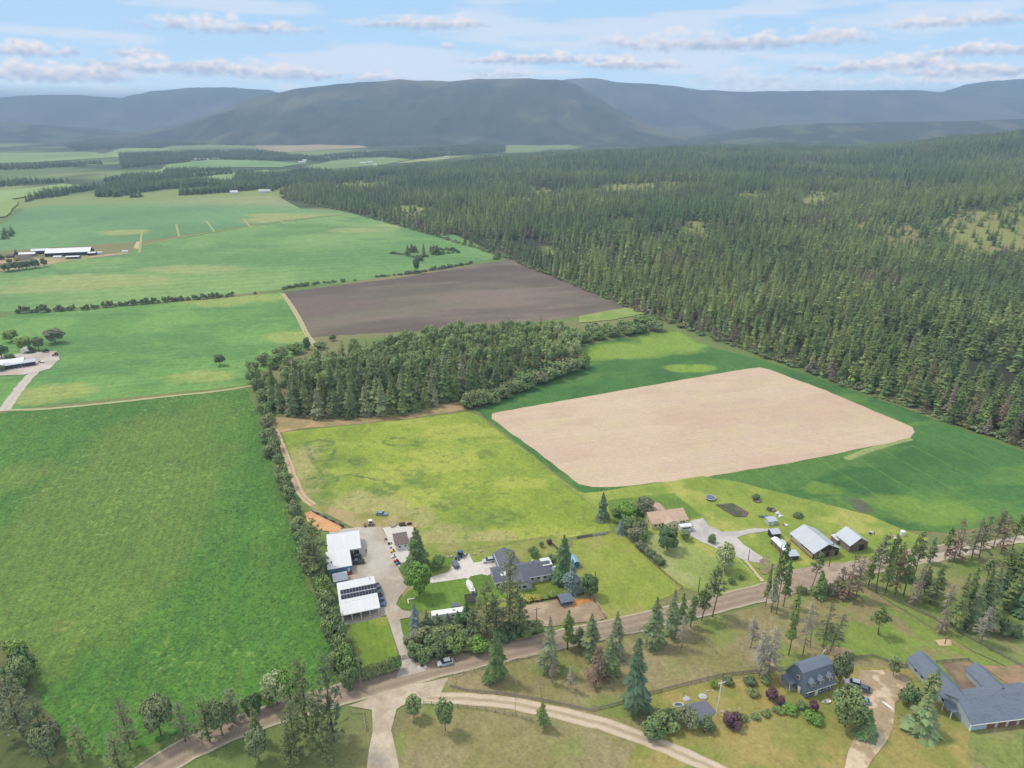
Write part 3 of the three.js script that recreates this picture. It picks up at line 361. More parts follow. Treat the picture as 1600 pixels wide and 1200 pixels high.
mountain('mountain', 11600, [[-500, 150], [-200, 158], [0, 152], [60, 148], [110, 148], [190, 153], [215, 147], [240, 141], [300, 137], [350, 136], [420, 140], [470, 160], [560, 200]], 2600, 1500, mcol(0.3, 3), 'pale hazy mountain range farthest left under the clouds', 55, 3);
mountain('mountain', 11600, [[1380, 165], [1440, 150], [1490, 141], [1515, 130], [1545, 126], [1600, 122], [1680, 120], [1800, 126], [2100, 150]], 2600, 1500, mcol(0.3, 9), 'pale lilac mountain shoulder at the far right', 60, 9);
mountain('mountain', 10600, [[760, 190], [840, 140], [885, 123], [925, 122], [960, 127], [1000, 130], [1050, 134], [1100, 141], [1170, 143], [1260, 142], [1340, 141], [1440, 141], [1500, 146], [1600, 152], [1900, 165], [2200, 185]], 2700, 1600, mcol(0.3, 5), 'long grey green mountain ridge right of the main massif', 75, 5);
mountain('mountain', 6900, [[190, 214], [240, 203], [310, 192], [345, 178], [385, 157], [420, 147], [470, 137], [520, 133], [560, 129], [600, 126], [625, 124], [660, 127], [700, 127], [745, 123], [790, 124], [830, 123], [870, 125], [895, 130], [925, 146], [960, 168], [1000, 190], [1040, 208], [1080, 222]], 2200, 1300, (x, z, s, h) => mcol(0.42 * sstep(-900, -2300, x) - 0.14, 7)(x, z, s, h), 'broad dark blue green mountain massif in the middle of the horizon', 85, 7);
mountain('hill', 5200, [[1080, 224], [1130, 214], [1180, 204], [1230, 195], [1290, 192], [1330, 192], [1400, 190], [1460, 190], [1530, 188], [1600, 185], [1750, 180], [2000, 190]], 900, 900, (x, z, s) => { const n = fbm(x / 140, z / 200, 4); return mix3(C(52, 70, 46), mix3(C(120, 134, 82), C(138, 128, 96), sstep(0.1, 0.3, noise(x / 200 + 9, 2))), 0.45 * sstep(0.14, 0.34, n)); }, 'low wooded hill with scattered clearings right of the valley', 14, 11);
mountain('hill', 6200, [[-300, 186], [-60, 186], [0, 190], [50, 194], [110, 203], [170, 209], [230, 212]], 900, 900, (x, z, s) => mix3(C(52, 70, 46), C(110, 126, 78), 0.6 * sstep(0.1, 0.3, fbm(x / 180, z / 200, 4))), 'dark low hill at the left edge below the pale range', 12, 13);

// ---------------------------------------------------------------- vegetation shapes (unit height, base at the origin)
class Faces {
  constructor() { this.p = []; this.c = []; }
  tri(a, b, c, k) { this.p.push(...a, ...b, ...c); this.c.push(...k, ...k, ...k); }
  kite(base, left, tip, right, mid, k, k2 = k) { this.tri(base, left, mid, k); this.tri(base, mid, right, k2); this.tri(left, tip, mid, k2); this.tri(mid, tip, right, k); }
  geo(out, soft = 0.3) {                                                            // out(x, y, z): which way the foliage there faces; leaves turn their upper side that way
    const p = this.p, nor = out ? new Float32Array(p.length) : null;
    if (out) for (let i = 0; i < p.length; i += 9) {
      const a = [p[i + 3] - p[i], p[i + 4] - p[i + 1], p[i + 5] - p[i + 2]], b = [p[i + 6] - p[i], p[i + 7] - p[i + 1], p[i + 8] - p[i + 2]]; let n = [a[1] * b[2] - a[2] * b[1], a[2] * b[0] - a[0] * b[2], a[0] * b[1] - a[1] * b[0]]; const L = Math.hypot(...n) || 1; n = n.map((v) => v / L);
      const o = out((p[i] + p[i + 3] + p[i + 6]) / 3, (p[i + 1] + p[i + 4] + p[i + 7]) / 3, (p[i + 2] + p[i + 5] + p[i + 8]) / 3), q = Math.hypot(...o) || 1;
      if (n[0] * o[0] + n[1] * o[1] + n[2] * o[2] < 0) { for (let k = 0; k < 3; k++) { const t = p[i + 3 + k]; p[i + 3 + k] = p[i + 6 + k]; p[i + 6 + k] = t; } n = n.map((v) => -v); }
      const m = [0, 1, 2].map((k) => (1 - soft) * n[k] + soft * o[k] / q), l = Math.hypot(...m) || 1; for (let v = 0; v < 3; v++) for (let k = 0; k < 3; k++) nor[i + v * 3 + k] = m[k] / l;
    }
    const g = new THREE.BufferGeometry(); g.setAttribute('position', new THREE.Float32BufferAttribute(p, 3)); g.setAttribute('color', new THREE.Float32BufferAttribute(this.c, 3)); if (out) g.setAttribute('normal', new THREE.Float32BufferAttribute(nor, 3)); else g.computeVertexNormals(); return g;
  }
  limb(a, b, ra, rb, k, n = 5) {                                     // a tapered round stick from a to b
    const A = new THREE.Vector3(...a), B = new THREE.Vector3(...b), d = B.clone().sub(A).normalize(), s = new THREE.Vector3(Math.abs(d.y) > 0.9 ? 1 : 0, Math.abs(d.y) > 0.9 ? 0 : 1, 0).cross(d).normalize(), t = d.clone().cross(s);
    const pt = (o, r, i) => { const q = i / n * 6.2832; return [o.x + (s.x * Math.cos(q) + t.x * Math.sin(q)) * r, o.y + (s.y * Math.cos(q) + t.y * Math.sin(q)) * r, o.z + (s.z * Math.cos(q) + t.z * Math.sin(q)) * r]; };
    for (let i = 0; i < n; i++) { const a0 = pt(A, ra, i), a1 = pt(A, ra, i + 1), b0 = pt(B, rb, i), b1 = pt(B, rb, i + 1); this.tri(a0, b0, a1, k); this.tri(a1, b0, b1, k); }
  }
}
const BARK = [0.11, 0.085, 0.065], BARKG = [0.2, 0.18, 0.16];
function coniferCrown(seed, { whorls = 20, per = 9, rad = 0.2, bare = 0.08, droop = 0.45, sub = 3, gap = 0.12, power = 0.72, top = 1 }) {
  const f = new Faces(), r = rng(seed);
  for (let w = 0; w < whorls; w++) {
    const t = w / (whorls - 1), y = lerp(bare, 0.975, t), R0 = rad * Math.pow(1 - t * 0.97, power) * (0.78 + 0.36 * r()) + 0.008, n = Math.max(4, Math.round(per * (1 - 0.5 * t))), off = r() * 6.28;
    for (let i = 0; i < n; i++) {
      if (r() < gap) continue;
      const az = off + (i + 0.5 * (r() - 0.5)) / n * 6.2832, R = R0 * (0.98 + 0.5 * noise(Math.cos(az) * 1.3 + seed * 3.7, Math.sin(az) * 1.3 + y * 7)), L = R * (0.62 + 0.6 * r()), y0 = y + (r() - 0.5) * 0.03, dr = droop * (0.6 + 0.8 * r()) * (1 - 0.5 * t);
      for (let q = 0; q < sub; q++) {
        const a = az + (q - (sub - 1) / 2) * (0.34 + 0.1 * r()) , l = L * (q === (sub - 1) / 2 ? 1 : 0.72 + 0.3 * r()), s0 = q === (sub - 1) / 2 ? 0.05 : 0.3 + 0.2 * r(), wd = l * (0.24 + 0.14 * r()) * (sub > 1 ? 0.85 : 1.25);
        const ca = Math.cos(a), sa = Math.sin(a), pt = (d, h, side) => [ca * d - sa * side, y0 + h, sa * d + ca * side];
        const k0 = 0.72 + 0.55 * r(), hue = r() * 0.3 - 0.15, k = [k0 * (1 + hue), k0, k0 * (1 - hue * 0.6)], k2 = k.map((v) => v * (0.85 + 0.3 * r()));
        f.kite(pt(l * s0, 0.012, 0), pt(l * 0.62, -dr * l * 0.55 - 0.01, wd), pt(l, -dr * l * (0.75 + 0.4 * r()), 0), pt(l * 0.6, -dr * l * 0.55 - 0.01, -wd), pt(l * 0.58, -dr * l * 0.3 + 0.016, 0), k, k2);
      }
    }
  }
  f.tri([-0.012, 0.94, 0], [0.012, 0.94, 0], [0, top, 0.002], [1, 1, 1]); f.tri([0, 0.94, -0.012], [0, 0.94, 0.012], [0.002, top, 0], [1, 1, 1]);
  return f;
}
function trunkFaces(r0, h, k = BARK, bend = 0.01, seed = 1) { const f = new Faces(), r = rng(seed); let p = [0, -0.01, 0], rr = r0; for (let i = 1; i <= 5; i++) { const q = [p[0] + (r() - 0.5) * bend, h * i / 5, p[2] + (r() - 0.5) * bend], r2 = r0 * (1 - 0.85 * i / 5); f.limb(p, q, rr, r2, k, 6); p = q; rr = r2; } return f; }
function pineCrown(seed, { bare = 0.45, clumps = 42, rad = 0.16, size = 0.055, power = 0.7 }) {
  const f = new Faces(), r = rng(seed);
  for (let i = 0; i < clumps; i++) {
    const t = r(), y = lerp(bare, 0.98, t), R = rad * Math.pow(1 - t * 0.92, power) * Math.sqrt(r()) * 1.1, az = r() * 6.2832, cx = Math.cos(az) * R, cz = Math.sin(az) * R, cy = y + R * 0.25;
    f.limb([0, y - R * 0.2, 0], [cx, cy, cz], 0.004, 0.0015, [0.9, 0.8, 0.7], 3);
    const s = size * (0.6 + 0.7 * r()) * (1 - 0.4 * t);
    for (let q = 0; q < 13; q++) { const a = r() * 6.2832, e = (r() - 0.3) * 1.5, l = s * (0.7 + 0.7 * r()), dx = Math.cos(a) * Math.cos(e), dy = Math.sin(e), dz = Math.sin(a) * Math.cos(e), wd = l * 0.3, k0 = 0.7 + 0.6 * r(), k = [k0, k0, k0 * 0.95]; f.kite([cx, cy, cz], [cx + dx * l * 0.6 - dz * wd, cy + dy * l * 0.6, cz + dz * l * 0.6 + dx * wd], [cx + dx * l, cy + dy * l, cz + dz * l], [cx + dx * l * 0.6 + dz * wd, cy + dy * l * 0.6, cz + dz * l * 0.6 - dx * wd], [cx + dx * l * 0.5, cy + dy * l * 0.5 + wd * 0.5, cz + dz * l * 0.5], k); }
  }
  return f;
}
function deadCrown(seed, { bare = 0.2, n = 70, rad = 0.13, twigs = 4, needles = 0 }) {
  const f = new Faces(), r = rng(seed);
  for (let i = 0; i < n; i++) {
    const t = r(), y = lerp(bare, 0.97, t), L = rad * (1 - 0.75 * t) * (0.5 + 0.8 * r()), az = r() * 6.2832, dr = -0.25 + 0.5 * r(), k0 = 0.75 + 0.5 * r(), k = [k0, k0 * 0.97, k0 * 0.93], e = [Math.cos(az) * L, y - dr * L, Math.sin(az) * L];
    f.limb([0, y, 0], e, 0.0045, 0.0016, k, 3);
    for (let q = 0; q < twigs; q++) { const s = 0.35 + 0.6 * r(), a2 = az + (r() - 0.5) * 1.8, l2 = L * 0.4 * (0.5 + r()), b = [e[0] * s, y - dr * L * s, e[2] * s]; f.limb(b, [b[0] + Math.cos(a2) * l2, b[1] - 0.35 * l2 * r(), b[2] + Math.sin(a2) * l2], 0.0026, 0.0012, k, 3);
      if (r() < needles) { const w = l2 * 0.4; f.tri(b, [b[0] + Math.cos(a2 + 0.5) * l2, b[1] - 0.02, b[2] + Math.sin(a2 + 0.5) * l2], [b[0] + Math.cos(a2 - 0.5) * l2, b[1] - 0.02 - w * 0.3, b[2] + Math.sin(a2 - 0.5) * l2], [k0 * 0.8, k0 * 0.62, k0 * 0.5]); } }
  }
  return f;
}
function leafyCrown(seed, { lobes = 11, leaves = 900, wide = 0.5, low = 0.18, size = 0.055, lift = 0.6, tall = 1, flat = 1 }) {
  const f = new Faces(), r = rng(seed), L = [];
  const cy = (low + 1) / 2, hy = (1 - low) / 2;
  L.push([0, cy, 0, wide * 0.62, hy * 0.7]);
  for (let i = 0; i < lobes; i++) { const a = i * 2.4 + r(), q = (i + 0.5) / lobes, yy = lerp(-0.75, 0.85, r()), rr = Math.sqrt(1 - yy * yy) * (0.5 + 0.25 * r()); L.push([Math.cos(a) * rr * wide, cy + yy * hy * 0.72, Math.sin(a) * rr * wide, wide * (0.3 + 0.2 * r()), hy * (0.26 + 0.2 * r())]); }
  for (let i = 0; i < leaves; i++) {
    const l = L[Math.floor(r() * L.length)], u = r() * 2 - 1, a = r() * 6.2832, s = Math.sqrt(1 - u * u), d = [s * Math.cos(a), u, s * Math.sin(a)], k1 = 0.72 + 0.34 * r(), c = [l[0] + d[0] * l[3] * k1, l[1] + d[1] * l[4] * k1, l[2] + d[2] * l[3] * k1];
    if (c[1] < low * 0.6 + 0.01) continue;
    const nrm = new THREE.Vector3(d[0] + (r() - 0.5) * 1.3, d[1] + lift * 0.7 + (r() - 0.5) * 1.2, d[2] + (r() - 0.5) * 1.3).normalize(), t1 = new THREE.Vector3(r() - 0.5, r() - 0.5, r() - 0.5).cross(nrm).normalize(), t2 = nrm.clone().cross(t1), sz = size * (0.6 + 0.8 * r());
    const at2 = (p, q, h) => [c[0] + (t1.x * p + t2.x * q + nrm.x * h) * sz, c[1] + (t1.y * p + t2.y * q + nrm.y * h) * sz, c[2] + (t1.z * p + t2.z * q + nrm.z * h) * sz];
    const k0 = 0.74 + 0.52 * r(), hue = r() * 0.24 - 0.1, k = [k0 * (1 + hue), k0, k0 * (1 - hue)];
    f.tri(at2(-1, -0.2, 0), at2(0.1, -0.9, 0.2), at2(0, 0.9, 0.2), k); f.tri(at2(0.1, -0.9, 0.2), at2(1, 0.1, -0.1), at2(0, 0.9, 0.2), k);
  }
  return f;
}
function leafyTrunk(seed, h = 0.5, r0 = 0.03, spread = 0.3) { const f = new Faces(), r = rng(seed); f.limb([0, -0.02, 0], [0.01, h * 0.6, 0.005], r0, r0 * 0.7, BARK, 6); for (let i = 0; i < 6; i++) { const a = i * 1.05 + r(); f.limb([0.01, h * (0.4 + 0.15 * r()), 0.005], [Math.cos(a) * spread * (0.5 + r() * 0.5), h + 0.25 * r(), Math.sin(a) * spread * (0.5 + 0.5 * r())], r0 * 0.5, r0 * 0.12, BARK, 4); } return f; }

const CONE = (x, y, z) => { const r = Math.hypot(x, z) + 1e-4; return [x / r, 0.55, z / r]; }, BALL = (x, y, z) => [x * 1.6, (y - 0.42) * 1.5 + 0.12, z * 1.6];
const leafMat = (c, extra = {}) => new THREE.MeshStandardMaterial({ color: col(c), vertexColors: true, roughness: 0.75, side: THREE.DoubleSide, ...extra });
const barkMat = leafMat([1, 1, 1], { roughness: 0.95 });
const LUSH = 1.65, NEAR = 1.6, leafMats = (l) => l.map((c) => leafMat(c.map((v) => v * NEAR)));
const GREENS = {
  fir: leafMats([[0.08, 0.122, 0.03], [0.105, 0.14, 0.036], [0.074, 0.112, 0.032], [0.12, 0.145, 0.042], [0.07, 0.1, 0.032]]),
  olive: leafMats([[0.12, 0.15, 0.055], [0.135, 0.155, 0.062], [0.105, 0.138, 0.05]]),
  pine: leafMats([[0.13, 0.16, 0.07], [0.115, 0.145, 0.06], [0.15, 0.165, 0.085]]),
  teal: leafMats([[0.07, 0.108, 0.056]]), blue: [[0.2, 0.26, 0.25], [0.17, 0.24, 0.22]].map((c) => leafMat(c)),
  leaf: leafMats([[0.11, 0.175, 0.045], [0.125, 0.17, 0.06], [0.1, 0.15, 0.055], [0.14, 0.18, 0.07]]),
  lightleaf: leafMats([[0.15, 0.21, 0.07], [0.13, 0.19, 0.06]]), lime: leafMats([[0.1, 0.19, 0.028], [0.135, 0.2, 0.038]]), yellow: [[0.42, 0.4, 0.07]].map((c) => leafMat(c)), deep: leafMats([[0.06, 0.11, 0.04]]),
  grey: leafMats([[0.145, 0.15, 0.09], [0.13, 0.145, 0.08]]), purple: leafMats([[0.085, 0.04, 0.055]]), dim: leafMats([[0.08, 0.115, 0.048], [0.092, 0.12, 0.056]]), pale: leafMats([[0.24, 0.29, 0.13]]),
  dead: [[0.42, 0.39, 0.34], [0.36, 0.34, 0.3], [0.44, 0.39, 0.33]].map((c) => leafMat(c)), rust: [[0.3, 0.225, 0.165], [0.28, 0.225, 0.175]].map((c) => leafMat(c)),
};
const SHAPES = {
  fir: [11, 12, 13, 14].map((s) => ({ crown: coniferCrown(s, { whorls: 24, per: 11, rad: 0.19, bare: 0.07 }).geo(CONE), trunk: trunkFaces(0.016, 0.97).geo(), w: 0.36 })),
  spruce: [21, 22].map((s) => ({ crown: coniferCrown(s, { whorls: 24, per: 12, rad: 0.235, bare: 0.05, droop: 0.55, gap: 0.06 }).geo(CONE), trunk: trunkFaces(0.02, 0.97).geo(), w: 0.48 })),
  bigfir: [31, 32].map((s) => ({ crown: coniferCrown(s, { whorls: 26, per: 9, rad: 0.19, bare: 0.2, droop: 0.6, gap: 0.26, power: 0.6 }).geo(CONE), trunk: trunkFaces(0.022, 0.97).geo(), w: 0.4 })),
  slim: [41, 42, 43].map((s) => ({ crown: coniferCrown(s, { whorls: 22, per: 8, rad: 0.12, bare: 0.3, gap: 0.24 }).geo(CONE), trunk: trunkFaces(0.012, 0.97, BARK, 0.02, s).geo(), w: 0.25 })),
  pine: [51, 52, 53].map((s) => ({ crown: pineCrown(s, { bare: 0.42, clumps: 60 }).geo(), trunk: trunkFaces(0.013, 0.97, [0.16, 0.12, 0.09], 0.03, s).geo(), w: 0.34 })),
  rag: [56, 57].map((s) => ({ crown: pineCrown(s, { bare: 0.12, clumps: 105, rad: 0.2, size: 0.042, power: 0.5 }).geo(), trunk: trunkFaces(0.015, 0.97, BARK, 0.03, s).geo(), w: 0.42 })),
  dead: [61, 62, 63].map((s) => ({ crown: deadCrown(s, { needles: 0.08, n: 130, twigs: 6, rad: 0.15 }).geo(), trunk: trunkFaces(0.011, 0.99, BARKG, 0.03, s).geo(), w: 0.26 })),
  bare: [66, 67].map((s) => ({ crown: deadCrown(s, { n: 22, rad: 0.1, twigs: 2, bare: 0.4 }).geo(), trunk: trunkFaces(0.01, 0.99, BARKG, 0.05, s).geo(), w: 0.2 })),
  rusty: [71, 72].map((s) => ({ crown: deadCrown(s, { n: 110, rad: 0.16, twigs: 5, needles: 0.6, bare: 0.12 }).geo(), trunk: trunkFaces(0.012, 0.99, BARKG, 0.02, s).geo(), w: 0.32 })),
  round: [81, 82, 83].map((s) => ({ crown: leafyCrown(s, { leaves: 2600, lobes: 15, wide: 0.5, low: 0.16, size: 0.038 }).geo(BALL), trunk: leafyTrunk(s, 0.4, 0.03, 0.3).geo(), w: 1.0 })),
  tallleaf: [86, 87, 88].map((s) => ({ crown: leafyCrown(s, { leaves: 1500, lobes: 16, wide: 0.27, low: 0.16, size: 0.029 }).geo(BALL), trunk: leafyTrunk(s, 0.6, 0.016, 0.14).geo(), w: 0.54 })),
  bush: [91, 92, 93, 94].map((s) => ({ crown: leafyCrown(s, { leaves: 1150, lobes: 12, wide: 0.62, low: 0.02, size: 0.062, lift: 0.8 }).geo(BALL), trunk: leafyTrunk(s, 0.4, 0.025, 0.3).geo(), w: 1.24 })),
};
const TREE_WORD = { fir: ['fir_tree', 'tree'], spruce: ['spruce_tree', 'tree'], bigfir: ['fir_tree', 'tree'], slim: ['fir_tree', 'tree'], pine: ['pine_tree', 'tree'], rag: ['pine_tree', 'tree'], dead: ['dead_tree', 'dead tree'], bare: ['dead_tree', 'dead tree'], rusty: ['dead_tree', 'dead tree'], round: ['leafy_tree', 'tree'], tallleaf: ['leafy_tree', 'tree'], bush: ['bush', 'bush'] };
const protos = new Map(); const tr = rng(4242); const TREES = [];
function plantAt(kind, tint, x, z, h, w, label, group, opt = {}) {
  const list = SHAPES[kind], v = opt.variant ?? Math.floor(tr() * list.length), key = kind + v, s = list[v]; let o;
  if (!protos.has(key)) { o = new THREE.Group(); part('trunk', s.trunk, barkMat, o); part('crown', s.crown, GREENS.fir[0], o); protos.set(key, o); } else o = protos.get(key).clone();
  o.name = numbered(TREE_WORD[kind][0]); o.userData = {}; tag(o, label, opt.cat || TREE_WORD[kind][1], group);
  const mats = GREENS[tint]; o.children[1].material = mats[Math.floor(tr() * mats.length)]; if (/dead|bare|rusty/.test(kind)) o.children[0].material = barkMat;
  o.position.set(x, hgt(x, z), z); o.scale.set(w / s.w, h, w / s.w); o.rotation.set(opt.lean ? opt.lean[0] : 0, tr() * 6.28, opt.lean ? opt.lean[1] : 0, 'ZXY'); scene.add(o); TREES.push(o); return o;
}
const scaleAt = (x, z, y = 0) => FOCAL / (-z * CP + (EYE - y) * SP);     // pixels of the wide frame per metre at a spot
function topAt(z, py, px = 800) { const r = ray(px, py), t = z / r[2]; return EYE + r[1] * t; }
// a plant from its foot and top as measured, width in the same units
function plant(kind, tint, bx, by, ty, w, label, group, opt) { const [x, z] = at(bx, by), h = Math.max(1, topAt(z, ty) - hgt(x, z)), s = scaleAt(x, z, h / 2); return plantAt(kind, tint, x, z, h, w / s, label, group, opt); }

// ---------------------------------------------------------------- the forest on the hill: the nearest trees one by one, the rest as one mass
function instanced(name, shape, list, parent) {
  const m = new THREE.InstancedMesh(shape.geo, shape.mat, list.length), M = new THREE.Matrix4(), q = new THREE.Quaternion(), e = new THREE.Euler(), c = new THREE.Color();
  list.forEach((t, i) => { e.set(t.a * 0.04 - 0.02, t.a * 6.28, (1 - t.a) * 0.04 - 0.02); q.setFromEuler(e); M.compose(new THREE.Vector3(t.x, t.y, t.z), q, new THREE.Vector3(t.w, t.h, t.w)); m.setMatrixAt(i, M); c.setRGB(...t.c); m.setColorAt(i, c); });
  m.name = name; m.castShadow = m.receiveShadow = true; parent.add(m); return m;
}
const whiteLeaf = leafMat([1, 1, 1]);
const farShapes = {
  a: { geo: coniferCrown(101, { whorls: 13, per: 8, rad: 0.17, bare: 0.06, sub: 1, gap: 0.05 }).geo(CONE, 0.45), w: 0.36 }, b: { geo: coniferCrown(102, { whorls: 12, per: 9, rad: 0.2, bare: 0.08, sub: 1, gap: 0.1, power: 0.7 }).geo(CONE, 0.45), w: 0.42 }, c: { geo: coniferCrown(103, { whorls: 15, per: 8, rad: 0.15, bare: 0.12, sub: 1, gap: 0.1 }).geo(CONE, 0.45), w: 0.32 },
  round: { geo: leafyCrown(104, { leaves: 220, lobes: 8, wide: 0.5, low: 0.05, size: 0.11 }).geo(BALL), w: 1 }, dead: { geo: deadCrown(105, { n: 60, rad: 0.15, twigs: 3, needles: 0.8, bare: 0.1 }).geo(), w: 0.3 }, bush: { geo: leafyCrown(106, { leaves: 150, lobes: 7, wide: 0.6, low: 0.0, size: 0.13 }).geo(BALL), w: 1.2 },
};
for (const s of Object.values(farShapes)) s.mat = whiteLeaf;
const firTone = (r, q) => { const v = 0.5 + 0.8 * r(); return mix3(mix3([0.074, 0.116, 0.028], [0.145, 0.178, 0.038], clamp(q + 0.4 * r())), [0.058, 0.104, 0.036], r() * 0.7).map((c) => c * v * LUSH); };
const DEAD = [[1205, 566, 14], [1225, 572, 12], [1262, 584, 12], [1285, 592, 10], [1440, 622, 12], [1490, 642, 14], [1530, 656, 12], [1565, 672, 16], [1595, 684, 16], [1130, 548, 8], [1370, 445, 30], [1060, 420, 26]].map(([a, b, r]) => [...at(a, b), r]);
const third = (x, a, b) => x < a ? 'left part' : x < b ? 'middle part' : 'right part';
const forest = []; const groveP = W([[416, 602], [422, 636], [436, 648], [480, 651], [500, 657], [560, 656], [640, 646], [690, 632], [730, 624], [800, 606], [905, 560], [905, 538], [880, 522], [780, 524], [700, 528], [600, 548], [520, 568], [460, 578]]);
{
  const r = rng(909);
  for (let d = 285; d < 3700;) {
    const sp = d < 800 ? 6.4 : d < 1600 ? 7.4 : 9.4; const half = d * 0.78 + 60;
    for (let x = Math.max(-half, edgeX(d) - 20); x < half; x += sp) {
      const jx = x + (r() - 0.5) * sp * 0.9, jz = -(d + (r() - 0.5) * sp * 0.9), e = jx - edgeX(-jz) + 9 * fbm(jx / 30, jz / 30, 2), a = r(), b = r(), k = r(); if (e < 4) continue;
      const y = hgt(jx, jz); if (d > 2300) { const dep = (EYE - y - 16) / d; if (dep > 0.075) { /* seen */ } }
      const cl = cleared(jx + 14 * noise(jx / 16, jz / 16), jz + 26 * noise(jx / 19 + 7, jz / 19)); if (cl && a > 0.2) continue;
      const dens = fbm(jx / 110 + 4, jz / 150, 3); if (dens > 0.2 && a < 0.35 + dens) continue;
      const near = sstep(40, 0, e), stand = fbm(jx / 160 + 90, jz / 130 + 20, 3), hh = 16.5 * (0.6 + 0.72 * b) * (1 - 0.25 * near) * (1 + 0.35 * stand);
      const kindN = noise(jx / 70 + 50, jz / 70), brown = fbm(jx / 130 + 200, jz / 90, 3);
      let c = firTone(r, 0.5 + 2.2 * fbm(jx / 150 + 33, jz / 200, 3) - 0.1), kind = k < 0.4 ? 'a' : k < 0.75 ? 'b' : 'c', w = hh * (0.53 - 0.13 * b) * (d > 1600 ? 1.12 : 1);
      let h = hh; const ill = DEAD.some(([X, Z, R]) => Math.hypot(jx - X, jz - Z) < R);
      if ((ill && k < 0.62) || b < 0.05 + 0.3 * sstep(0.08, 0.3, brown) + 0.22 * near * sstep(0, 0.3, noise(jx / 35, jz / 35))) { c = b < 0.02 ? [0.27, 0.17, 0.12] : [0.21, 0.175, 0.13]; kind = a < 0.5 ? 'dead' : 'c'; }
      else if (kindN > 0.3 && a < 0.34) { kind = 'round'; h = 5 + 4 * b; w = h * 0.8; c = [0.12, 0.165, 0.06].map((v) => v * 1.5 * (0.8 + 0.5 * r())); }
      forest.push({ x: jx, y: y - 0.2, z: jz, h, w, kind, c, a, far: Math.hypot(jx, jz, EYE) });
    }
    d += sp;
  }
  // thick brush along the forest edge
  for (let d = 290; d < 1500; d += 2.2) { const x = edgeX(d) + 2 + 6 * r(), z = -d + r() * 2, b = r(); if (r() < 0.25) continue; forest.push({ x, y: hgt(x, z) - 0.2, z, h: 1.5 + 3 * b * b, w: 3 + 4 * b, kind: 'bush', c: [0.12, 0.16, 0.06].map((v) => v * 1.5 * (0.75 + 0.5 * r())), a: r(), far: 1e5 }); }
  // tree belts and woods in the far valley
  const belt = (px, sp, hgtM, tone = 1) => { const p = W(px); let x0 = 1e9, x1 = -1e9, z0 = 1e9, z1 = -1e9; for (const [x, z] of p) { x0 = Math.min(x0, x); x1 = Math.max(x1, x); z0 = Math.min(z0, z); z1 = Math.max(z1, z); } for (let z = z0; z < z1; z += sp) for (let x = x0; x < x1; x += sp) { const jx = x + (r() - 0.5) * sp, jz = z + (r() - 0.5) * sp; if (!inPoly(p, jx, jz) || fbm(jx / 80, jz / 140, 2) > 0.3) continue; const b = r(), h = hgtM * (0.7 + 0.6 * b); forest.push({ x: jx, y: hgt(jx, jz) - 0.2, z: jz, h, w: h * (0.42 + 0.2 * b), kind: b < 0.12 ? 'round' : r() < 0.5 ? 'a' : 'b', c: firTone(r, 0.1).map((v) => v * 0.9 * tone), a: r(), far: 1e5 }); } };
  belt([[30, 318], [60, 311], [125, 303], [150, 301], [150, 308], [200, 309], [255, 308], [330, 303], [400, 297], [418, 291], [390, 289], [320, 284], [250, 287], [190, 289], [130, 296], [70, 303]], 7, 15);
  belt([[160, 284], [200, 275], [255, 273], [262, 264], [300, 266], [362, 266], [364, 273], [300, 277], [240, 283], [200, 287]], 9, 14);
  belt([[362, 284], [372, 272], [440, 274], [470, 266], [520, 270], [600, 268], [740, 258], [900, 262], [900, 280], [600, 276], [440, 292], [425, 300], [400, 290]], 9, 15);
  belt([[186, 241], [230, 240], [290, 238], [400, 236], [470, 244], [500, 250], [420, 252], [330, 250], [262, 256], [190, 264], [186, 252]], 12, 15);
  belt([[190, 216], [250, 214], [330, 216], [410, 222], [400, 228], [330, 226], [268, 228], [250, 232], [190, 231], [120, 236], [100, 228]], 16, 17);
  belt([[480, 247], [560, 240], [640, 236], [700, 230], [790, 226], [790, 238], [700, 243], [650, 248], [600, 245], [540, 248], [490, 253]], 13, 15);
  belt([[-60, 262], [60, 258], [160, 254], [160, 258], [60, 264], [-60, 268]], 12, 14);
  belt([[-60, 288], [40, 282], [110, 284], [40, 290], [-60, 296]], 10, 12);
  belt([[0, 372], [8, 362], [24, 362], [20, 372], [4, 376]], 7, 9);
  belt([[540, 226], [600, 224], [640, 222], [640, 227], [580, 229]], 16, 14); belt([[660, 219], [780, 220], [800, 224], [700, 224]], 18, 15); belt([[420, 220], [500, 219], [540, 222], [480, 224]], 20, 14);
  // hedgerows between the fields
  const hedge = (px, h, gap = 0.1) => { const p = W(px); for (let i = 1; i < p.length; i++) { const [ax, az] = p[i - 1], [bx, bz] = p[i], L = Math.hypot(bx - ax, bz - az); for (let s = 0; s < L; s += 2.4) { if (r() < gap || noise(ax / 9 + s / 14, i) > 0.55) continue; const t = s / L, b = r(), x = lerp(ax, bx, t) + (r() - 0.5) * 3, z = lerp(az, bz, t) + (r() - 0.5) * 3; forest.push({ x, y: -0.2, z, h: h * (0.4 + 0.9 * b * b + 0.2), w: 3 + 3 * b, kind: 'bush', c: [0.085, 0.115, 0.055].map((v) => v * 1.5 * (0.75 + 0.5 * r())), a: r(), far: 1e5 }); } } };
  hedge([[18, 490], [60, 488], [130, 484], [190, 478], [250, 473]], 5.0, 0.05); hedge([[255, 472], [330, 466], [400, 459], [424, 456]], 4.0, 0.05); hedge([[438, 452], [500, 443], [560, 438]], 3.0, 0.3); hedge([[590, 433], [650, 427], [700, 418], [760, 408], [780, 404]], 3.0, 0.15);
  hedge([[610, 396], [632, 398], [650, 403], [670, 400]], 2.4, 0.3); hedge([[676, 398], [700, 396], [716, 395]], 3.4, 0.05); hedge([[672, 390], [700, 391], [715, 393]], 3.6, 0.1);
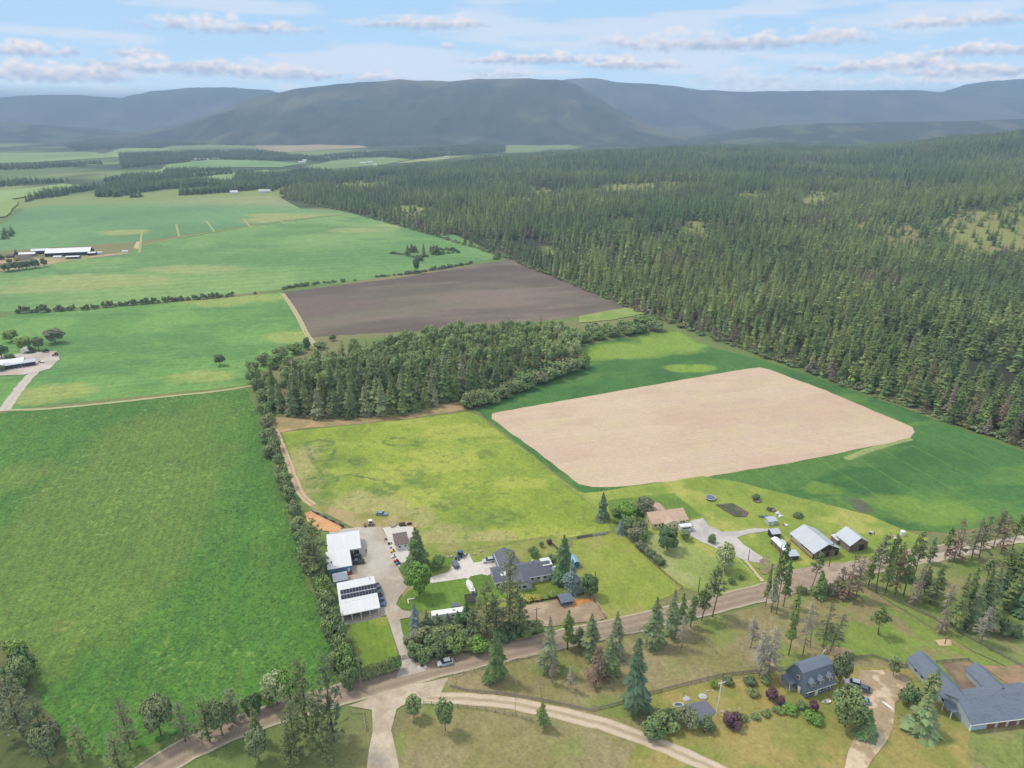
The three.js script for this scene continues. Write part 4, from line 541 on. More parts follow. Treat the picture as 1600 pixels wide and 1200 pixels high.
  hedge([[-40, 424], [10, 420], [60, 415]], 5, 0.1); hedge([[690, 358], [740, 372], [780, 402]], 3.5, .2);
}
// the trees of the hill that show largest become things of their own
const SHOWN = 118;
{
  const cand = forest.filter((t) => t.far < 1e4 && /[abc]|dead/.test(t.kind) && t.kind !== 'round' && Math.abs(t.x / (-t.z * CP + EYE * SP)) < 0.76).sort((p, q) => p.far / p.h - q.far / q.h).slice(0, SHOWN);
  for (const t of cand) { t.taken = true; const e = t.x - edgeX(-t.z); if (t.kind === 'dead') plantAt('rusty', 'rust', t.x, t.z, t.h, t.w * 0.8, 'browned dead conifer standing at the front edge of the hill forest', 'dead conifers along the forest edge'); else plantAt('fir', 'fir', t.x, t.z, t.h * 1.02, t.w, e < 14 ? 'green conifer in the front row of the hill forest facing the grain field' : 'green conifer just behind the front row of the hill forest', e < 14 ? 'conifers in the front row of the forest' : 'conifers behind the front row of the forest'); }
}
{
  const g = new THREE.Group(); g.name = numbered('conifer_forest'); tag(g, 'dense conifer forest covering the hill and the belts of the far valley', 'forest', null, 'stuff'); scene.add(g);
  for (const k of ['a', 'b', 'c', 'dead', 'round']) instanced(k === 'dead' ? 'dead_trees' : k === 'round' ? 'leafy_trees' : 'conifers', farShapes[k], forest.filter((t) => t.kind === k && !t.taken).map((t) => ({ ...t, w: t.w / farShapes[k].w })), g);
  const h = new THREE.Group(); h.name = numbered('hedgerow'); tag(h, 'dark green hedgerow brush along the field borders and the forest edge', 'hedgerow', null, 'stuff'); scene.add(h);
  instanced('brush', farShapes.bush, forest.filter((t) => t.kind === 'bush').map((t) => ({ ...t, w: t.w / farShapes.bush.w })), h);
  console.log('forest', forest.length);
}
// ---------------------------------------------------------------- the grove between the fields
{
  const r = rng(31), pts = []; let x0 = 1e9, x1 = -1e9, z0 = 1e9, z1 = -1e9; for (const [x, z] of groveP) { x0 = Math.min(x0, x); x1 = Math.max(x1, x); z0 = Math.min(z0, z); z1 = Math.max(z1, z); }
  for (let i = 0; i < 9000; i++) { const x = lerp(x0, x1, r()), z = lerp(z0, z1, r()); if (!inPoly(groveP, x, z)) continue; const leafy = -z > 412 + 0.2 * x - 20 * noise(x / 40, 3), md = leafy ? 5 : 5.4; if (pts.some((p) => Math.hypot(p.x - x, p.z - z) < md)) continue; pts.push({ x, z, leafy }); }
  pts.sort((a, b) => b.z - a.z); let n = 0; const rest = [];
  for (const p of pts) {
    const b = r(), pale = p.leafy && r() < 0.72;
    if (pale) { if (p.x > 20 && b < 0.5) plantAt('tallleaf', 'pale', p.x, p.z, 12 + 4 * b, 4.5 + 2 * b, 'pale stemmed aspen in the rear right of the grove', 'aspens at the back of the grove'); else plantAt('tallleaf', b < 0.4 ? 'leaf' : 'lightleaf', p.x, p.z, 10 + 5 * b, 5 + 2.4 * b, 'light green leafy tree at the back of the grove, ' + third(p.x, -110, -20), 'leafy trees at the back of the grove, ' + third(p.x, -110, -20)); continue; }
    const h = (p.leafy ? 14 : 17.5) * (0.62 + 0.7 * b); n++;
    if (n <= 120) plantAt(b < 0.15 ? 'spruce' : 'fir', r() < 0.3 ? 'pine' : r() < 0.2 ? 'olive' : 'fir', p.x, p.z, h, h * (0.34 + 0.14 * r()), (n < 46 ? 'dark green conifer along the front of the grove above the dry strip, ' : 'dark green conifer in the middle of the grove, ') + third(p.x, -95, -20), (n < 46 ? 'conifers at the front of the grove, ' : 'conifers inside the grove, ') + third(p.x, -95, -20));
    else rest.push({ x: p.x, y: 0, z: p.z, h, w: h * 0.42 / 0.36, a: r(), c: firTone(r, 0.4) });
  }
  console.log('grove', pts.length, 'conifers', n);
  if (rest.length) { const g = new THREE.Group(); g.name = numbered('grove'); tag(g, 'hindmost conifers of the grove before the dark tilled field', 'trees', null, 'stuff'); scene.add(g); instanced('conifers', farShapes.a, rest, g); }
  const edge = [[730, 634], [748, 632], [765, 626], [785, 620], [805, 612], [820, 606], [838, 598], [856, 592], [874, 586], [892, 580], [908, 573]];
  edge.forEach(([x, y], i) => plant('bush', i % 3 ? 'leaf' : 'pine', x + 4 * r(), y + 2, y - 18 - 7 * r(), 26 + 8 * r(), 'round grey green bush along the right edge of the grove above the grain field', 'bushes along the right edge of the grove'));
  for (const [x, y] of [[740, 622], [762, 612], [790, 604], [815, 596], [912, 534], [935, 530], [958, 526], [980, 522], [1000, 520], [1022, 516], [925, 522], [950, 518], [975, 514], [1000, 508], [1018, 505]]) plant('bush', 'leaf', x, y, y - 13 - 5 * r(), 24 + 6 * r(), y < 540 ? 'light green bush in the band between the grain field and the tilled field' : 'grey green bush behind the grove edge bushes', y < 540 ? 'bushes behind the grain field corner' : 'second row bushes of the grove edge');
}

// ---------------------------------------------------------------- trees, shrubs and hedges placed one by one
// [kind, tint, foot x, foot y, top y, width, label, group]
const P = (...a) => plant(...a);
// between the road and the lane
P('fir', 'pine', 858, 1047, 963, 34, 'dark conifer nearest the lane fence, leftmost of the row in front of the road');
P('slim', 'fir', 887, 1015, 952, 25, 'slim conifer by the roadside, second in the row in front of the road');
P('slim', 'pine', 905, 1012, 978, 26, 'small pale conifer between two taller ones at the roadside');
P('fir', 'pine', 922, 1024, 958, 32, 'bushy conifer in the middle of the roadside row');
P('fir', 'pine', 961, 1024, 955, 30, 'olive conifer behind the big blue green spruce');
P('rusty', 'rust', 934, 1064, 1008, 30, 'browning conifer left of the big blue green spruce');
P('fir', 'olive', 952, 1056, 994, 32, 'olive green conifer touching the big blue green spruce');
P('bigfir', 'teal', 990, 1112, 996, 50, 'big blue green spruce with a bare lower trunk beside the wooden fence');
P('fir', 'pine', 1021, 1008, 932, 36, 'dense conifer at the left end of the roadside clump');
P('fir', 'pine', 1049, 992, 920, 27, 'dark conifer in the middle of the roadside clump');
P('slim', 'fir', 1063, 988, 926, 24, 'slender conifer right of the middle of the roadside clump');
P('slim', 'olive', 1079, 980, 930, 20, 'thin olive conifer behind the dead snag at the roadside');
P('pine', 'fir', 1096, 970, 920, 28, 'rounded pine left of the tall roadside pine');
P('pine', 'pine', 1113, 964, 884, 34, 'tall roadside pine with a long bare trunk');
P('dead', 'dead', 1064, 1013, 960, 16, 'dead bare snag in front of the roadside clump');
P('dead', 'dead', 891, 1080, 1040, 14, 'short dead snag standing in the brown pasture');
P('dead', 'rust', 864, 1068, 1030, 12, 'stunted half dead conifer left of the short snag');
P('bare', 'dead', 846, 1090, 1046, 10, 'leaning dead trunk by the lane fence', null, { lean: [0.05, 0.12] });
P('bare', 'dead', 806, 1118, 1057, 8, 'bare grey trunk beside the lane at the bottom');
P('slim', 'fir', 847, 1138, 1096, 24, 'small conifer between the lane and the bottom edge');
P('bigfir', 'fir', 776, 1062, 980, 40, 'shaggy drooping conifer alone between the road and the fence');
P('tallleaf', 'leaf', 647, 1122, 1087, 26, 'small leafy tree right of the gravel junction');
P('tallleaf', 'leaf', 696, 1142, 1083, 28, 'taller leafy tree beyond the small one by the lane');
P('dead', 'dead', 1173, 1012, 960, 20, 'dead grey tree alone in the middle of the brown pasture');
P('dead', 'dead', 1186, 1056, 984, 34, 'dense grey dead tree by the fence left of the gambrel house', null, { variant: 1 });
P('dead', 'dead', 1200, 1062, 978, 30, 'second grey dead tree beside the fence left of the gambrel house', null, { variant: 2 });
P('slim', 'pine', 1205, 957, 862, 18, 'tall thin pine left of the bare roadside pole trunk');
P('pine', 'fir', 1213, 960, 842, 20, 'tall roadside pine with a bare straight trunk by the gravel bend');
P('slim', 'fir', 1224, 948, 868, 18, 'dark conifer right of the bare roadside trunk');
P('slim', 'olive', 1196, 948, 880, 14, 'thin conifer on the left of the roadside group at the gravel bend');
P('slim', 'fir', 1232, 1024, 912, 20, 'narrow young conifer in the meadow left of the dead pair');
P('dead', 'dead', 1254, 1024, 930, 20, 'pale dead tree left of the tall sparse pine in the meadow', null, { variant: 0 });
P('bare', 'dead', 1266, 1012, 936, 16, 'thin dead tree behind the pale dead one');
P('dead', 'grey', 1286, 1013, 936, 24, 'sparse half dead pine in front of the sand patch');
P('dead', 'grey', 1297, 1019, 955, 26, 'leaning half dead pine right of the sparse one', null, { lean: [0, -0.14] });
P('pine', 'pine', 1267, 922, 860, 20, 'tall sparse leaning pine by the gravel bend', null, { lean: [0, -0.08] });
P('fir', 'fir', 1280, 932, 894, 26, 'low dense conifer at the foot of the leaning pine');
P('bush', 'dim', 1252, 926, 916, 18, 'dark bush at the edge of the gravel bend');
P('rusty', 'rust', 1325, 936, 862, 24, 'brown dead conifer at the start of the dark fence');
P('dead', 'rust', 1337, 935, 866, 20, 'second brown dead conifer by the dark fence');
P('rusty', 'grey', 1312, 930, 884, 26, 'grey brown dying conifer left of the brown pair');
P('bush', 'grey', 1300, 930, 912, 18, 'greyish bush beside the dying conifers');
P('pine', 'fir', 1372, 992, 948, 28, 'lone round headed pine on bare ground in the meadow');
for (const [k, t, x, y, ty, w, l] of [
  ['fir', 'fir', 1356, 916, 858, 24, 'dark conifer at the left edge of the right hand wood'], ['pine', 'pine', 1368, 926, 832, 34, 'tall olive pine at the left edge of the right hand wood'], ['fir', 'fir', 1382, 930, 850, 26, 'dark conifer behind the dark fence near the brown dead pair'], ['rusty', 'rust', 1398, 930, 850, 22, 'thin browned conifer among green ones behind the dark fence'],
  ['fir', 'fir', 1411, 932, 842, 28, 'dense conifer in the middle of the left part of the wood'], ['pine', 'fir', 1427, 902, 830, 28, 'tall dark pine above the pale lane end'], ['rusty', 'dead', 1428, 946, 884, 24, 'pale dead conifer leaning over the dark fence'], ['dead', 'grey', 1437, 930, 872, 22, 'grey dead tree behind the pale dead conifer'],
  ['fir', 'fir', 1444, 926, 884, 24, 'dark conifer left of the lane gap'], ['fir', 'fir', 1463, 930, 882, 26, 'narrow dark conifer in the grass gap'], ['fir', 'olive', 1452, 944, 905, 26, 'low olive conifer under the narrow dark one'], ['slim', 'pine', 1452, 880, 838, 22, 'small pine right above the lane'],
  ['pine', 'fir', 1476, 873, 824, 22, 'first tall pine left of the pale lane'], ['rusty', 'rust', 1490, 876, 808, 26, 'tall browned pine beside the pale lane'], ['bare', 'dead', 1498, 870, 812, 24, 'bare grey pine just right of the browned pine at the lane'], ['dead', 'grey', 1518, 873, 806, 30, 'thin grey crowned pine left of the lane bend'],
  ['dead', 'grey', 1530, 873, 802, 30, 'taller thin grey crowned pine at the lane bend'], ['pine', 'olive', 1552, 858, 800, 24, 'olive pine at the far end of the pale lane'], ['rusty', 'rust', 1564, 864, 804, 30, 'brown needled pine near the right end of the lane'], ['pine', 'fir', 1582, 858, 804, 24, 'dark pine near the right edge above the lane'], ['pine', 'pine', 1560, 836, 797, 22, 'pine behind the lane near the grain field edge'],
  ['fir', 'fir', 1492, 980, 894, 32, 'large dark conifer in the middle of the lower wood'], ['fir', 'fir', 1507, 968, 888, 34, 'broad conifer behind the large dark one'], ['fir', 'pine', 1517, 982, 910, 34, 'bright green conifer right of the large dark one'], ['fir', 'fir', 1532, 960, 890, 32, 'conifer in the centre of the right hand wood'], ['fir', 'pine', 1547, 950, 884, 30, 'light green conifer in the centre right of the wood'],
  ['pine', 'fir', 1566, 912, 858, 30, 'pine with a visible reddish trunk in the upper right wood'], ['fir', 'fir', 1582, 920, 850, 34, 'dark conifer at the right edge of the upper wood'], ['fir', 'fir', 1598, 930, 862, 34, 'conifer cut by the right edge in the upper wood'], ['fir', 'fir', 1580, 950, 896, 36, 'broad low conifer in the right part of the wood'], ['fir', 'deep', 1598, 962, 910, 40, 'very dark conifer at the right edge of the lower wood'],
  ['pine', 'olive', 1540, 918, 872, 28, 'olive pine left of the reddish trunk'], ['fir', 'fir', 1562, 935, 888, 32, 'conifer between the reddish trunk pine and the lower wood'], ['bush', 'dim', 1510, 945, 925, 24, 'dark undergrowth bush below the lower wood conifers'], ['dead', 'dead', 1478, 958, 912, 20, 'grey dead tree left of the large dark conifer'], ['rusty', 'dead', 1470, 988, 948, 24, 'short pale dead tree beside the dark fence'],
  ['dead', 'dead', 1532, 1006, 946, 26, 'pale dead tree standing alone in front of the lower wood'], ['fir', 'olive', 1545, 990, 932, 26, 'thin olive conifer behind the lone pale dead tree'], ['bush', 'dim', 1566, 992, 968, 30, 'big grey green bush in the grass in front of the wood'], ['bush', 'dim', 1584, 994, 974, 24, 'smaller bush right of the big grey green bush'], ['fir', 'fir', 1400, 905, 846, 26, 'conifer behind the left part of the wood'], ['pine', 'fir', 1390, 900, 836, 26, 'pine behind the tall olive pine'],
]) P(k === 'fir' && w < 29 ? 'slim' : k, t, x, y, ty, w * 0.86, l);
for (const [x, y, ty, w, k, t] of [[1620, 940, 870, 34, 'fir', 'fir'], [1640, 900, 830, 32, 'pine', 'fir'], [1610, 880, 815, 30, 'fir', 'pine']]) P(k, t, x, y, ty, w, 'conifer standing just beyond the right edge of the wood', 'conifers beyond the right edge');
// round the gambrel house and the stable
P('round', 'dim', 1312, 1068, 1018, 30, 'dark mixed green and purple tree behind the gambrel house');
P('round', 'leaf', 1320, 1136, 1076, 54, 'big leafy tree in front of the gambrel house');
P('tallleaf', 'leaf', 1395, 1056, 1026, 19, 'small upright leafy tree at the edge of the gravel parking');
P('bush', 'leaf', 1418, 1100, 1070, 30, 'leafy shrub between the parking area and the stable');
P('slim', 'olive', 1450, 1104, 1045, 34, 'pale green conifer in front of the stable roof');
P('fir', 'leaf', 1438, 1142, 1080, 40, 'dark bushy conifer at the bottom beside the stable');
P('bush', 'purple', 1204, 1092, 1076, 20, 'large dark purple shrub left of the gambrel house');
P('bush', 'purple', 1220, 1102, 1088, 14, 'small dark purple shrub beside the garden path');
P('round', 'purple', 1269, 1114, 1096, 17, 'round dark purple shrub in front of the gambrel house door');
P('bush', 'purple', 1143, 1136, 1114, 30, 'maroon shrub beside the white pole at the bottom');
P('bush', 'lime', 1114, 1073, 1062, 13, 'bright green round shrub at the foot of the wooden fence');
P('bush', 'dim', 1137, 1068, 1058, 20, 'low dark shrub under the fence right of the bright shrub'); P('bush', 'dim', 1172, 1068, 1058, 22, 'low dark shrub under the fence near the grey dead trees'); P('bush', 'leaf', 1197, 1066, 1056, 20, 'green shrub between the grey dead trees and the purple shrub'); P('bush', 'leaf', 1175, 1086, 1076, 18, 'green shrub in the golden garden grass');
P('bush', 'leaf', 1040, 1136, 1112, 44, 'leafy bush left of the covered pool at the bottom'); P('bush', 'pine', 1072, 1134, 1106, 34, 'pale leafy bush in front of the covered pool'); P('bush', 'leaf', 1020, 1150, 1122, 40, 'leafy bush at the bottom left of the covered pool'); P('bush', 'dim', 1105, 1140, 1120, 26, 'dark bush right of the covered pool');
P('bush', 'lime', 1234, 1112, 1102, 26, 'lime green low bushes in the bed left of the house'); P('bush', 'lime', 1268, 1126, 1114, 28, 'lime green low bushes below the round purple shrub'); P('bush', 'leaf', 1252, 1106, 1098, 18, 'green low bush at the corner of the gambrel house'); P('bush', 'lime', 1219, 1114, 1106, 14, 'small lime bush left of the bed');
for (const [x, y] of [[1160, 1126], [1180, 1122], [1196, 1117], [1213, 1112]]) P('bush', 'leaf', x, y, y - 8, 16, 'small rounded shrub along the edge of the dirt path at the bottom', 'shrubs edging the bottom dirt path');
P('fir', 'dim', 1236, 1062, 1046, 18, 'low dark evergreen left of the gambrel gable');
P('fir', 'leaf', 1352, 1150, 1108, 26, 'small conifer beside the bottom of the parking area');
// round the dark roofed house
P('rag', 'olive', 797, 988, 860, 50, 'very tall shaggy pine in front of the dark roofed house');
P('rag', 'olive', 760, 990, 906, 46, 'tall shaggy pine left of the tallest one before the house');
P('rag', 'grey', 775, 994, 932, 38, 'greyish shaggy pine at the foot of the tall pair');
P('rag', 'olive', 812, 990, 926, 36, 'shaggy pine right of the tallest one');
P('rag', 'dim', 740, 990, 952, 30, 'dark shaggy pine at the right end of the spruce row');
P('spruce', 'deep', 880, 906, 836, 44, 'tall dark spruce behind the blue spruce by the house');
P('spruce', 'blue', 893, 924, 874, 34, 'blue spruce in front of the blue shed');
P('round', 'deep', 922, 932, 899, 28, 'round dark green tree at the corner of the horse paddock');
P('spruce', 'fir', 652, 888, 824, 50, 'broad dark conifer beside the gravel pad');
P('round', 'lime', 655, 930, 880, 42, 'bright green round tree at the end of the concrete drive');
P('round', 'leaf', 686, 888, 868, 22, 'small round shrub tree between the conifer and the concrete drive');
P('bush', 'leaf', 833, 868, 855, 18, 'green shrub behind the house'); P('tallleaf', 'dim', 846, 855, 845, 8, 'small dark upright shrub in the back garden'); P('bush', 'purple', 858, 851, 842, 9, 'dark red shrub at the back garden fence'); P('bush', 'leaf', 862, 878, 866, 16, 'green bush at the white roofed end of the house');
P('bush', 'yellow', 826, 938, 932, 18, 'low yellow flowering bush left in the front garden hedge'); P('bush', 'yellow', 840, 936, 930, 16, 'low yellow flowering bush right in the front garden hedge'); P('bush', 'lime', 862, 931, 925, 16, 'lime bush in the front garden hedge'); P('bush', 'lime', 886, 928, 923, 14, 'small lime bush near the blue spruce');
P('spruce', 'blue', 650, 990, 942, 26, 'bluish spruce at the left end of the spruce row'); P('spruce', 'blue', 652, 1004, 972, 24, 'smaller pale blue spruce below the left end of the row'); P('spruce', 'teal', 668, 988, 954, 24, 'blue green spruce second in the row before the white trailer'); P('spruce', 'dim', 684, 986, 958, 22, 'dark spruce in the row before the white trailer'); P('spruce', 'teal', 700, 988, 958, 24, 'blue green spruce in the middle of the row'); P('spruce', 'deep', 716, 984, 954, 24, 'dark spruce right of the middle of the row'); P('spruce', 'deep', 730, 976, 938, 26, 'dark spruce at the right end of the white trailer');
const rb = rng(81);
for (const [x, y, ty, w, t] of [[664, 1016, 984, 38, 'pine'], [690, 1010, 984, 40, 'leaf'], [712, 1008, 980, 36, 'leaf'], [735, 1012, 986, 40, 'dim'], [650, 1032, 1008, 34, 'leaf'], [668, 1038, 1014, 38, 'leaf'], [690, 1032, 1004, 40, 'dim'], [712, 1026, 998, 40, 'leaf'], [733, 1022, 1002, 34, 'leaf'], [660, 1002, 982, 30, 'leaf'], [700, 1018, 990, 36, 'dim'], [642, 1020, 998, 26, 'pine'], [722, 1014, 990, 30, 'leaf'], [678, 1022, 996, 34, 'leaf']]) P('bush', t, x - 2, y - 7, ty - 5, w * 0.8, 'leafy bush in the thicket between the spruce row and the road', 'bushes in the roadside thicket');
P('bush', 'lime', 750, 1018, 996, 32, 'bright yellow green bush at the right end of the roadside thicket');
for (const [x, y, w] of [[800, 992, 34], [822, 990, 30], [838, 986, 24], [785, 1000, 30]]) P('bush', x > 815 ? 'leaf' : 'deep', x, y, y - 17, w, 'dark green bush under the tall shaggy pines by the road', 'bushes under the tall shaggy pines');
for (let i = 0; i < 7; i++) P('bush', 'leaf', 573 + i * 8, 1062 - i * 2.6, 1040 - i * 2.6, 16, 'bush in the hedge between the lawn strip and the road', 'hedge bushes below the lawn strip');
// round the peach bungalow
P('spruce', 'dim', 941, 812, 768, 24, 'dark conifer at the corner of the pasture left of the bungalow'); P('round', 'grey', 1006, 806, 776, 28, 'grey brown leafed tree behind the peach bungalow'); P('round', 'lime', 979, 814, 787, 34, 'bright green round tree left of the bungalow'); P('spruce', 'blue', 970, 834, 810, 17, 'small blue spruce at the paddock corner');
P('round', 'deep', 1042, 859, 826, 36, 'dense dark round tree in front of the bungalow'); P('round', 'leaf', 1070, 843, 828, 17, 'small round tree beside the white camper van'); P('bush', 'leaf', 1112, 848, 835, 14, 'round shrub in the grey gravel drive'); P('round', 'pale', 1132, 892, 850, 32, 'pale green willowy tree beside the grey drive');
for (const [x, y, ty, w, t] of [[985, 826, 806, 30, 'leaf'], [998, 834, 814, 28, 'dim'], [992, 842, 824, 26, 'grey'], [1004, 844, 826, 20, 'leaf'], [966, 806, 792, 22, 'leaf'], [990, 802, 786, 22, 'leaf']]) P('bush', t, x, y, ty, w, 'bush in the shrubbery on the left side of the bungalow', 'shrubbery left of the bungalow');
for (let i = 0; i < 6; i++) P('bush', i % 2 ? 'dim' : 'grey', 1000 + i * 6.5, 856 + i * 5.4, 845 + i * 5.2, 15, 'dark bush along the fence between the paddock and the bungalow lawn', 'bushes along the paddock fence');
P('bush', 'leaf', 1142, 912, 902, 12, 'small shrub on the front lawn near the planting bed'); P('bush', 'leaf', 1158, 905, 899, 8, 'tiny shrub on the front lawn right of the small one'); P('bush', 'dim', 1181, 780, 773, 14, 'dark rounded bush pair in the farmyard grass'); P('bush', 'dim', 1202, 797, 792, 10, 'low bush behind the round fire pit'); P('bush', 'dim', 1247, 808, 802, 16, 'flat dark bush in the grass behind the big barn');
// the hedge between the crop field and the farm
for (const [x, y] of [[401, 605], [407, 621], [412, 640], [417, 658], [421, 680], [426, 698], [434, 722], [442, 752], [456, 795], [464, 820], [470, 840], [477, 862], [484, 885], [503, 925], [508, 946], [513, 966], [524, 1005], [531, 1022], [538, 1040]]) P('bush', 'leaf', x + 3, y + 4, y - 13, 20 + (y > 850 ? 8 : 0), 'low scrub between the bushes of the long hedge beside the crop field', 'low scrub of the long hedge');
for (const [x, y, ty, w, t] of [[398, 598, 572, 26, 'leaf'], [404, 612, 586, 22, 'leaf'], [410, 630, 604, 24, 'leaf'], [414, 648, 626, 24, 'leaf'], [418, 668, 646, 26, 'pine'], [420, 690, 668, 30, 'pine'], [428, 706, 680, 26, 'leaf'], [424, 714, 690, 30, 'pine'], [440, 745, 722, 24, 'leaf'], [446, 762, 734, 28, 'leaf'], [452, 780, 756, 26, 'leaf'], [446, 775, 746, 20, 'leaf'], [462, 808, 784, 26, 'leaf'], [466, 830, 806, 30, 'leaf'], [474, 850, 818, 32, 'leaf'], [480, 870, 836, 34, 'leaf'], [478, 890, 856, 30, 'leaf'], [506, 935, 898, 34, 'leaf'], [510, 955, 918, 34, 'leaf'], [516, 975, 940, 36, 'leaf'], [520, 1000, 954, 38, 'leaf'], [528, 1012, 966, 36, 'leaf'], [535, 1030, 990, 36, 'leaf'], [542, 1050, 1004, 38, 'leaf'], [552, 1062, 1020, 34, 'leaf'], [525, 1045, 1012, 30, 'leaf'], [545, 1075, 1040, 32, 'leaf'], [438, 728, 714, 14, 'leaf'], [500, 915, 890, 24, 'leaf'], [420, 655, 634, 16, 'leaf'], [394, 580, 560, 24, 'leaf'], [412, 570, 548, 24, 'leaf'], [440, 560, 538, 30, 'leaf'], [462, 552, 532, 30, 'leaf'], [480, 546, 524, 14, 'deep'], [430, 575, 552, 28, 'leaf'], [520, 532, 520, 12, 'deep'], [500, 545, 530, 24, 'leaf']])
  P('bush', t, x, y, ty + 3, w * 0.86, y < 600 ? 'dark bush at the left end of the grove by the track' : y < 800 ? 'bush in the hedge along the two track lane left of the bright pasture' : y < 900 ? 'bush in the hedge behind the upper workshop' : 'bush in the hedge between the crop field and the white shed', y < 600 ? 'bushes at the left end of the grove' : y < 800 ? 'hedge bushes along the lane' : y < 900 ? 'hedge bushes behind the workshop' : 'hedge bushes along the lower crop field');
P('rag', 'olive', 496, 900, 812, 50, 'tall olive conifer rising from the hedge beside the workshops'); P('rag', 'dim', 486, 884, 826, 40, 'dark conifer left of the tall olive one at the workshops');
// lower left
P('round', 'pale', 434, 1100, 1052, 44, 'yellow green leafy tree by the road at the crop field corner'); P('round', 'lime', 454, 1092, 1046, 40, 'second yellow green tree behind the first at the field corner', null, { variant: 1 }); P('bush', 'lime', 420, 1102, 1074, 24, 'yellow green bush left of the two leafy trees');
P('rag', 'olive', 482, 1146, 1030, 52, 'tall grey olive pine at the bottom, left of the tallest pair'); P('rag', 'dim', 522, 1160, 1022, 54, 'tall dark pine at the bottom, right of the tallest pair'); P('rag', 'olive', 500, 1172, 1082, 46, 'shorter olive pine in front of the tall pair'); P('rag', 'olive', 462, 1180, 1092, 44, 'olive pine at the bottom left of the tall pair'); P('slim', 'olive', 402, 1158, 1098, 26, 'small grey green conifer on the road verge at the bottom');
for (const [k, t, x, y, ty, w, l] of [['bush', 'lime', 28, 1030, 1000, 34, 'yellow green bush at the field edge in the lower left corner'], ['bush', 'deep', 34, 1056, 1016, 44, 'dark leafy bush below the yellow one in the lower left corner'], ['round', 'leaf', 38, 1076, 1030, 40, 'leafy tree at the left edge in the lower left corner'], ['rag', 'grey', 36, 1150, 1056, 56, 'big greyish pine in the lower left corner'], ['rag', 'dim', 70, 1160, 1096, 40, 'dark pine right of the big greyish one'], ['bush', 'lime', 4, 1080, 1056, 30, 'yellow bush cut by the left edge'], ['bush', 'grey', 84, 1160, 1122, 34, 'grey bush at the bottom of the left corner'], ['rag', 'grey', 8, 1120, 1060, 44, 'grey pine cut by the left edge'],
  ['rag', 'grey', 204, 1170, 1092, 34, 'greyish conifer at the bottom edge, first from the left along the field'], ['round', 'pine', 252, 1150, 1088, 50, 'yellowish leafy tree at the bottom edge of the crop field'], ['rag', 'grey', 290, 1160, 1098, 30, 'grey brown conifer right of the yellowish tree'], ['rag', 'pine', 328, 1160, 1088, 42, 'light green conifer at the bottom edge of the field'], ['round', 'pine', 348, 1150, 1092, 38, 'light leafy tree right of the light conifer'], ['rag', 'grey', 366, 1130, 1078, 38, 'reddish grey conifer at the bottom of the field'], ['bush', 'deep', 396, 1112, 1082, 30, 'dark bush left of the yellow green trees']]) P(k, t, x, y, ty, w, l);
for (let i = 0; i < 9; i++) { const x = 70 + i * 55 + 8 * rb(), y = 1188 + 14 * rb(); if (x > 190 && x < 400) continue; P(i % 3 ? 'rag' : 'round', i % 3 === 1 ? 'olive' : 'pine', x, y, y - 50 - 16 * rb(), 38, 'conifer along the bottom edge below the crop field', 'trees along the bottom edge below the crop field'); }
// single trees further out
P('round', 'dim', 344, 571, 553, 17, 'lone round tree in the middle of the hay field'); P('round', 'lime', 18, 534, 515, 24, 'round tree at the upper left of the left farm'); P('round', 'lime', 40, 546, 526, 26, 'yellow green tree in the left farmyard'); P('round', 'dim', 61, 547, 526, 19, 'dark round tree in the left farmyard'); P('round', 'grey', 87, 536, 513, 30, 'grey green round tree at the right of the left farm'); P('fir', 'deep', 48, 551, 538, 14, 'dark green conifer beside the small white shed of the left farm'); P('round', 'deep', 3, 560, 538, 22, 'dark tree cut by the left edge at the left farm'); P('round', 'dim', 18, 570, 552, 16, 'grey green tree before the white roof of the left farm'); P('bush', 'dim', 2, 580, 570, 12, 'small bush at the left edge of the left farm');
P('tallleaf', 'deep', 651, 427, 398, 10, 'tall dark poplar at the edge of the dark tilled field'); P('bush', 'deep', 655, 407, 399, 14, 'dark bush behind the tall poplar');
for (const [x, y, ty, w, t] of [[637, 400, 381, 8, 'fir'], [644, 394, 381, 12, 'fir'], [649, 394, 382, 8, 'dim'], [662, 398, 379, 7, 'grey'], [663, 401, 388, 8, 'olive'], [673, 394, 383, 6, 'grey'], [678, 397, 381, 8, 'fir'], [683, 398, 382, 12, 'fir']]) P('fir', t, x, y, ty, w, 'small conifer on the tree island in the far hay field', 'conifers on the tree island');
for (const [x, y, ty, w] of [[585, 340, 320, 9], [597, 340, 321, 9], [565, 337, 326, 6], [612, 346, 324, 9], [625, 350, 330, 9]]) P('fir', 'fir', x, y, ty, w, 'dark conifer standing alone in front of the far forest edge', 'conifers before the far forest edge');
P('fir', 'dim', 26, 400, 389, 7, 'small dark tree behind the far left farm buildings'); P('bush', 'dim', 2, 406, 397, 12, 'bush at the left edge by the far left farm'); for (const [x, w] of [[14, 20], [30, 16], [42, 16], [56, 14], [70, 10]]) P('round', 'dim', x, 426 - x * 0.13, 412 - x * 0.13, w, 'dark round tree in the row in front of the far left farm', 'tree row before the far left farm'); P('bush', 'yellow', 26, 408, 402, 8, 'yellow bush in the far left farmyard'); P('bush', 'dim', 15, 411, 404, 9, 'dark bush beside the yellow bush in the far left farmyard');

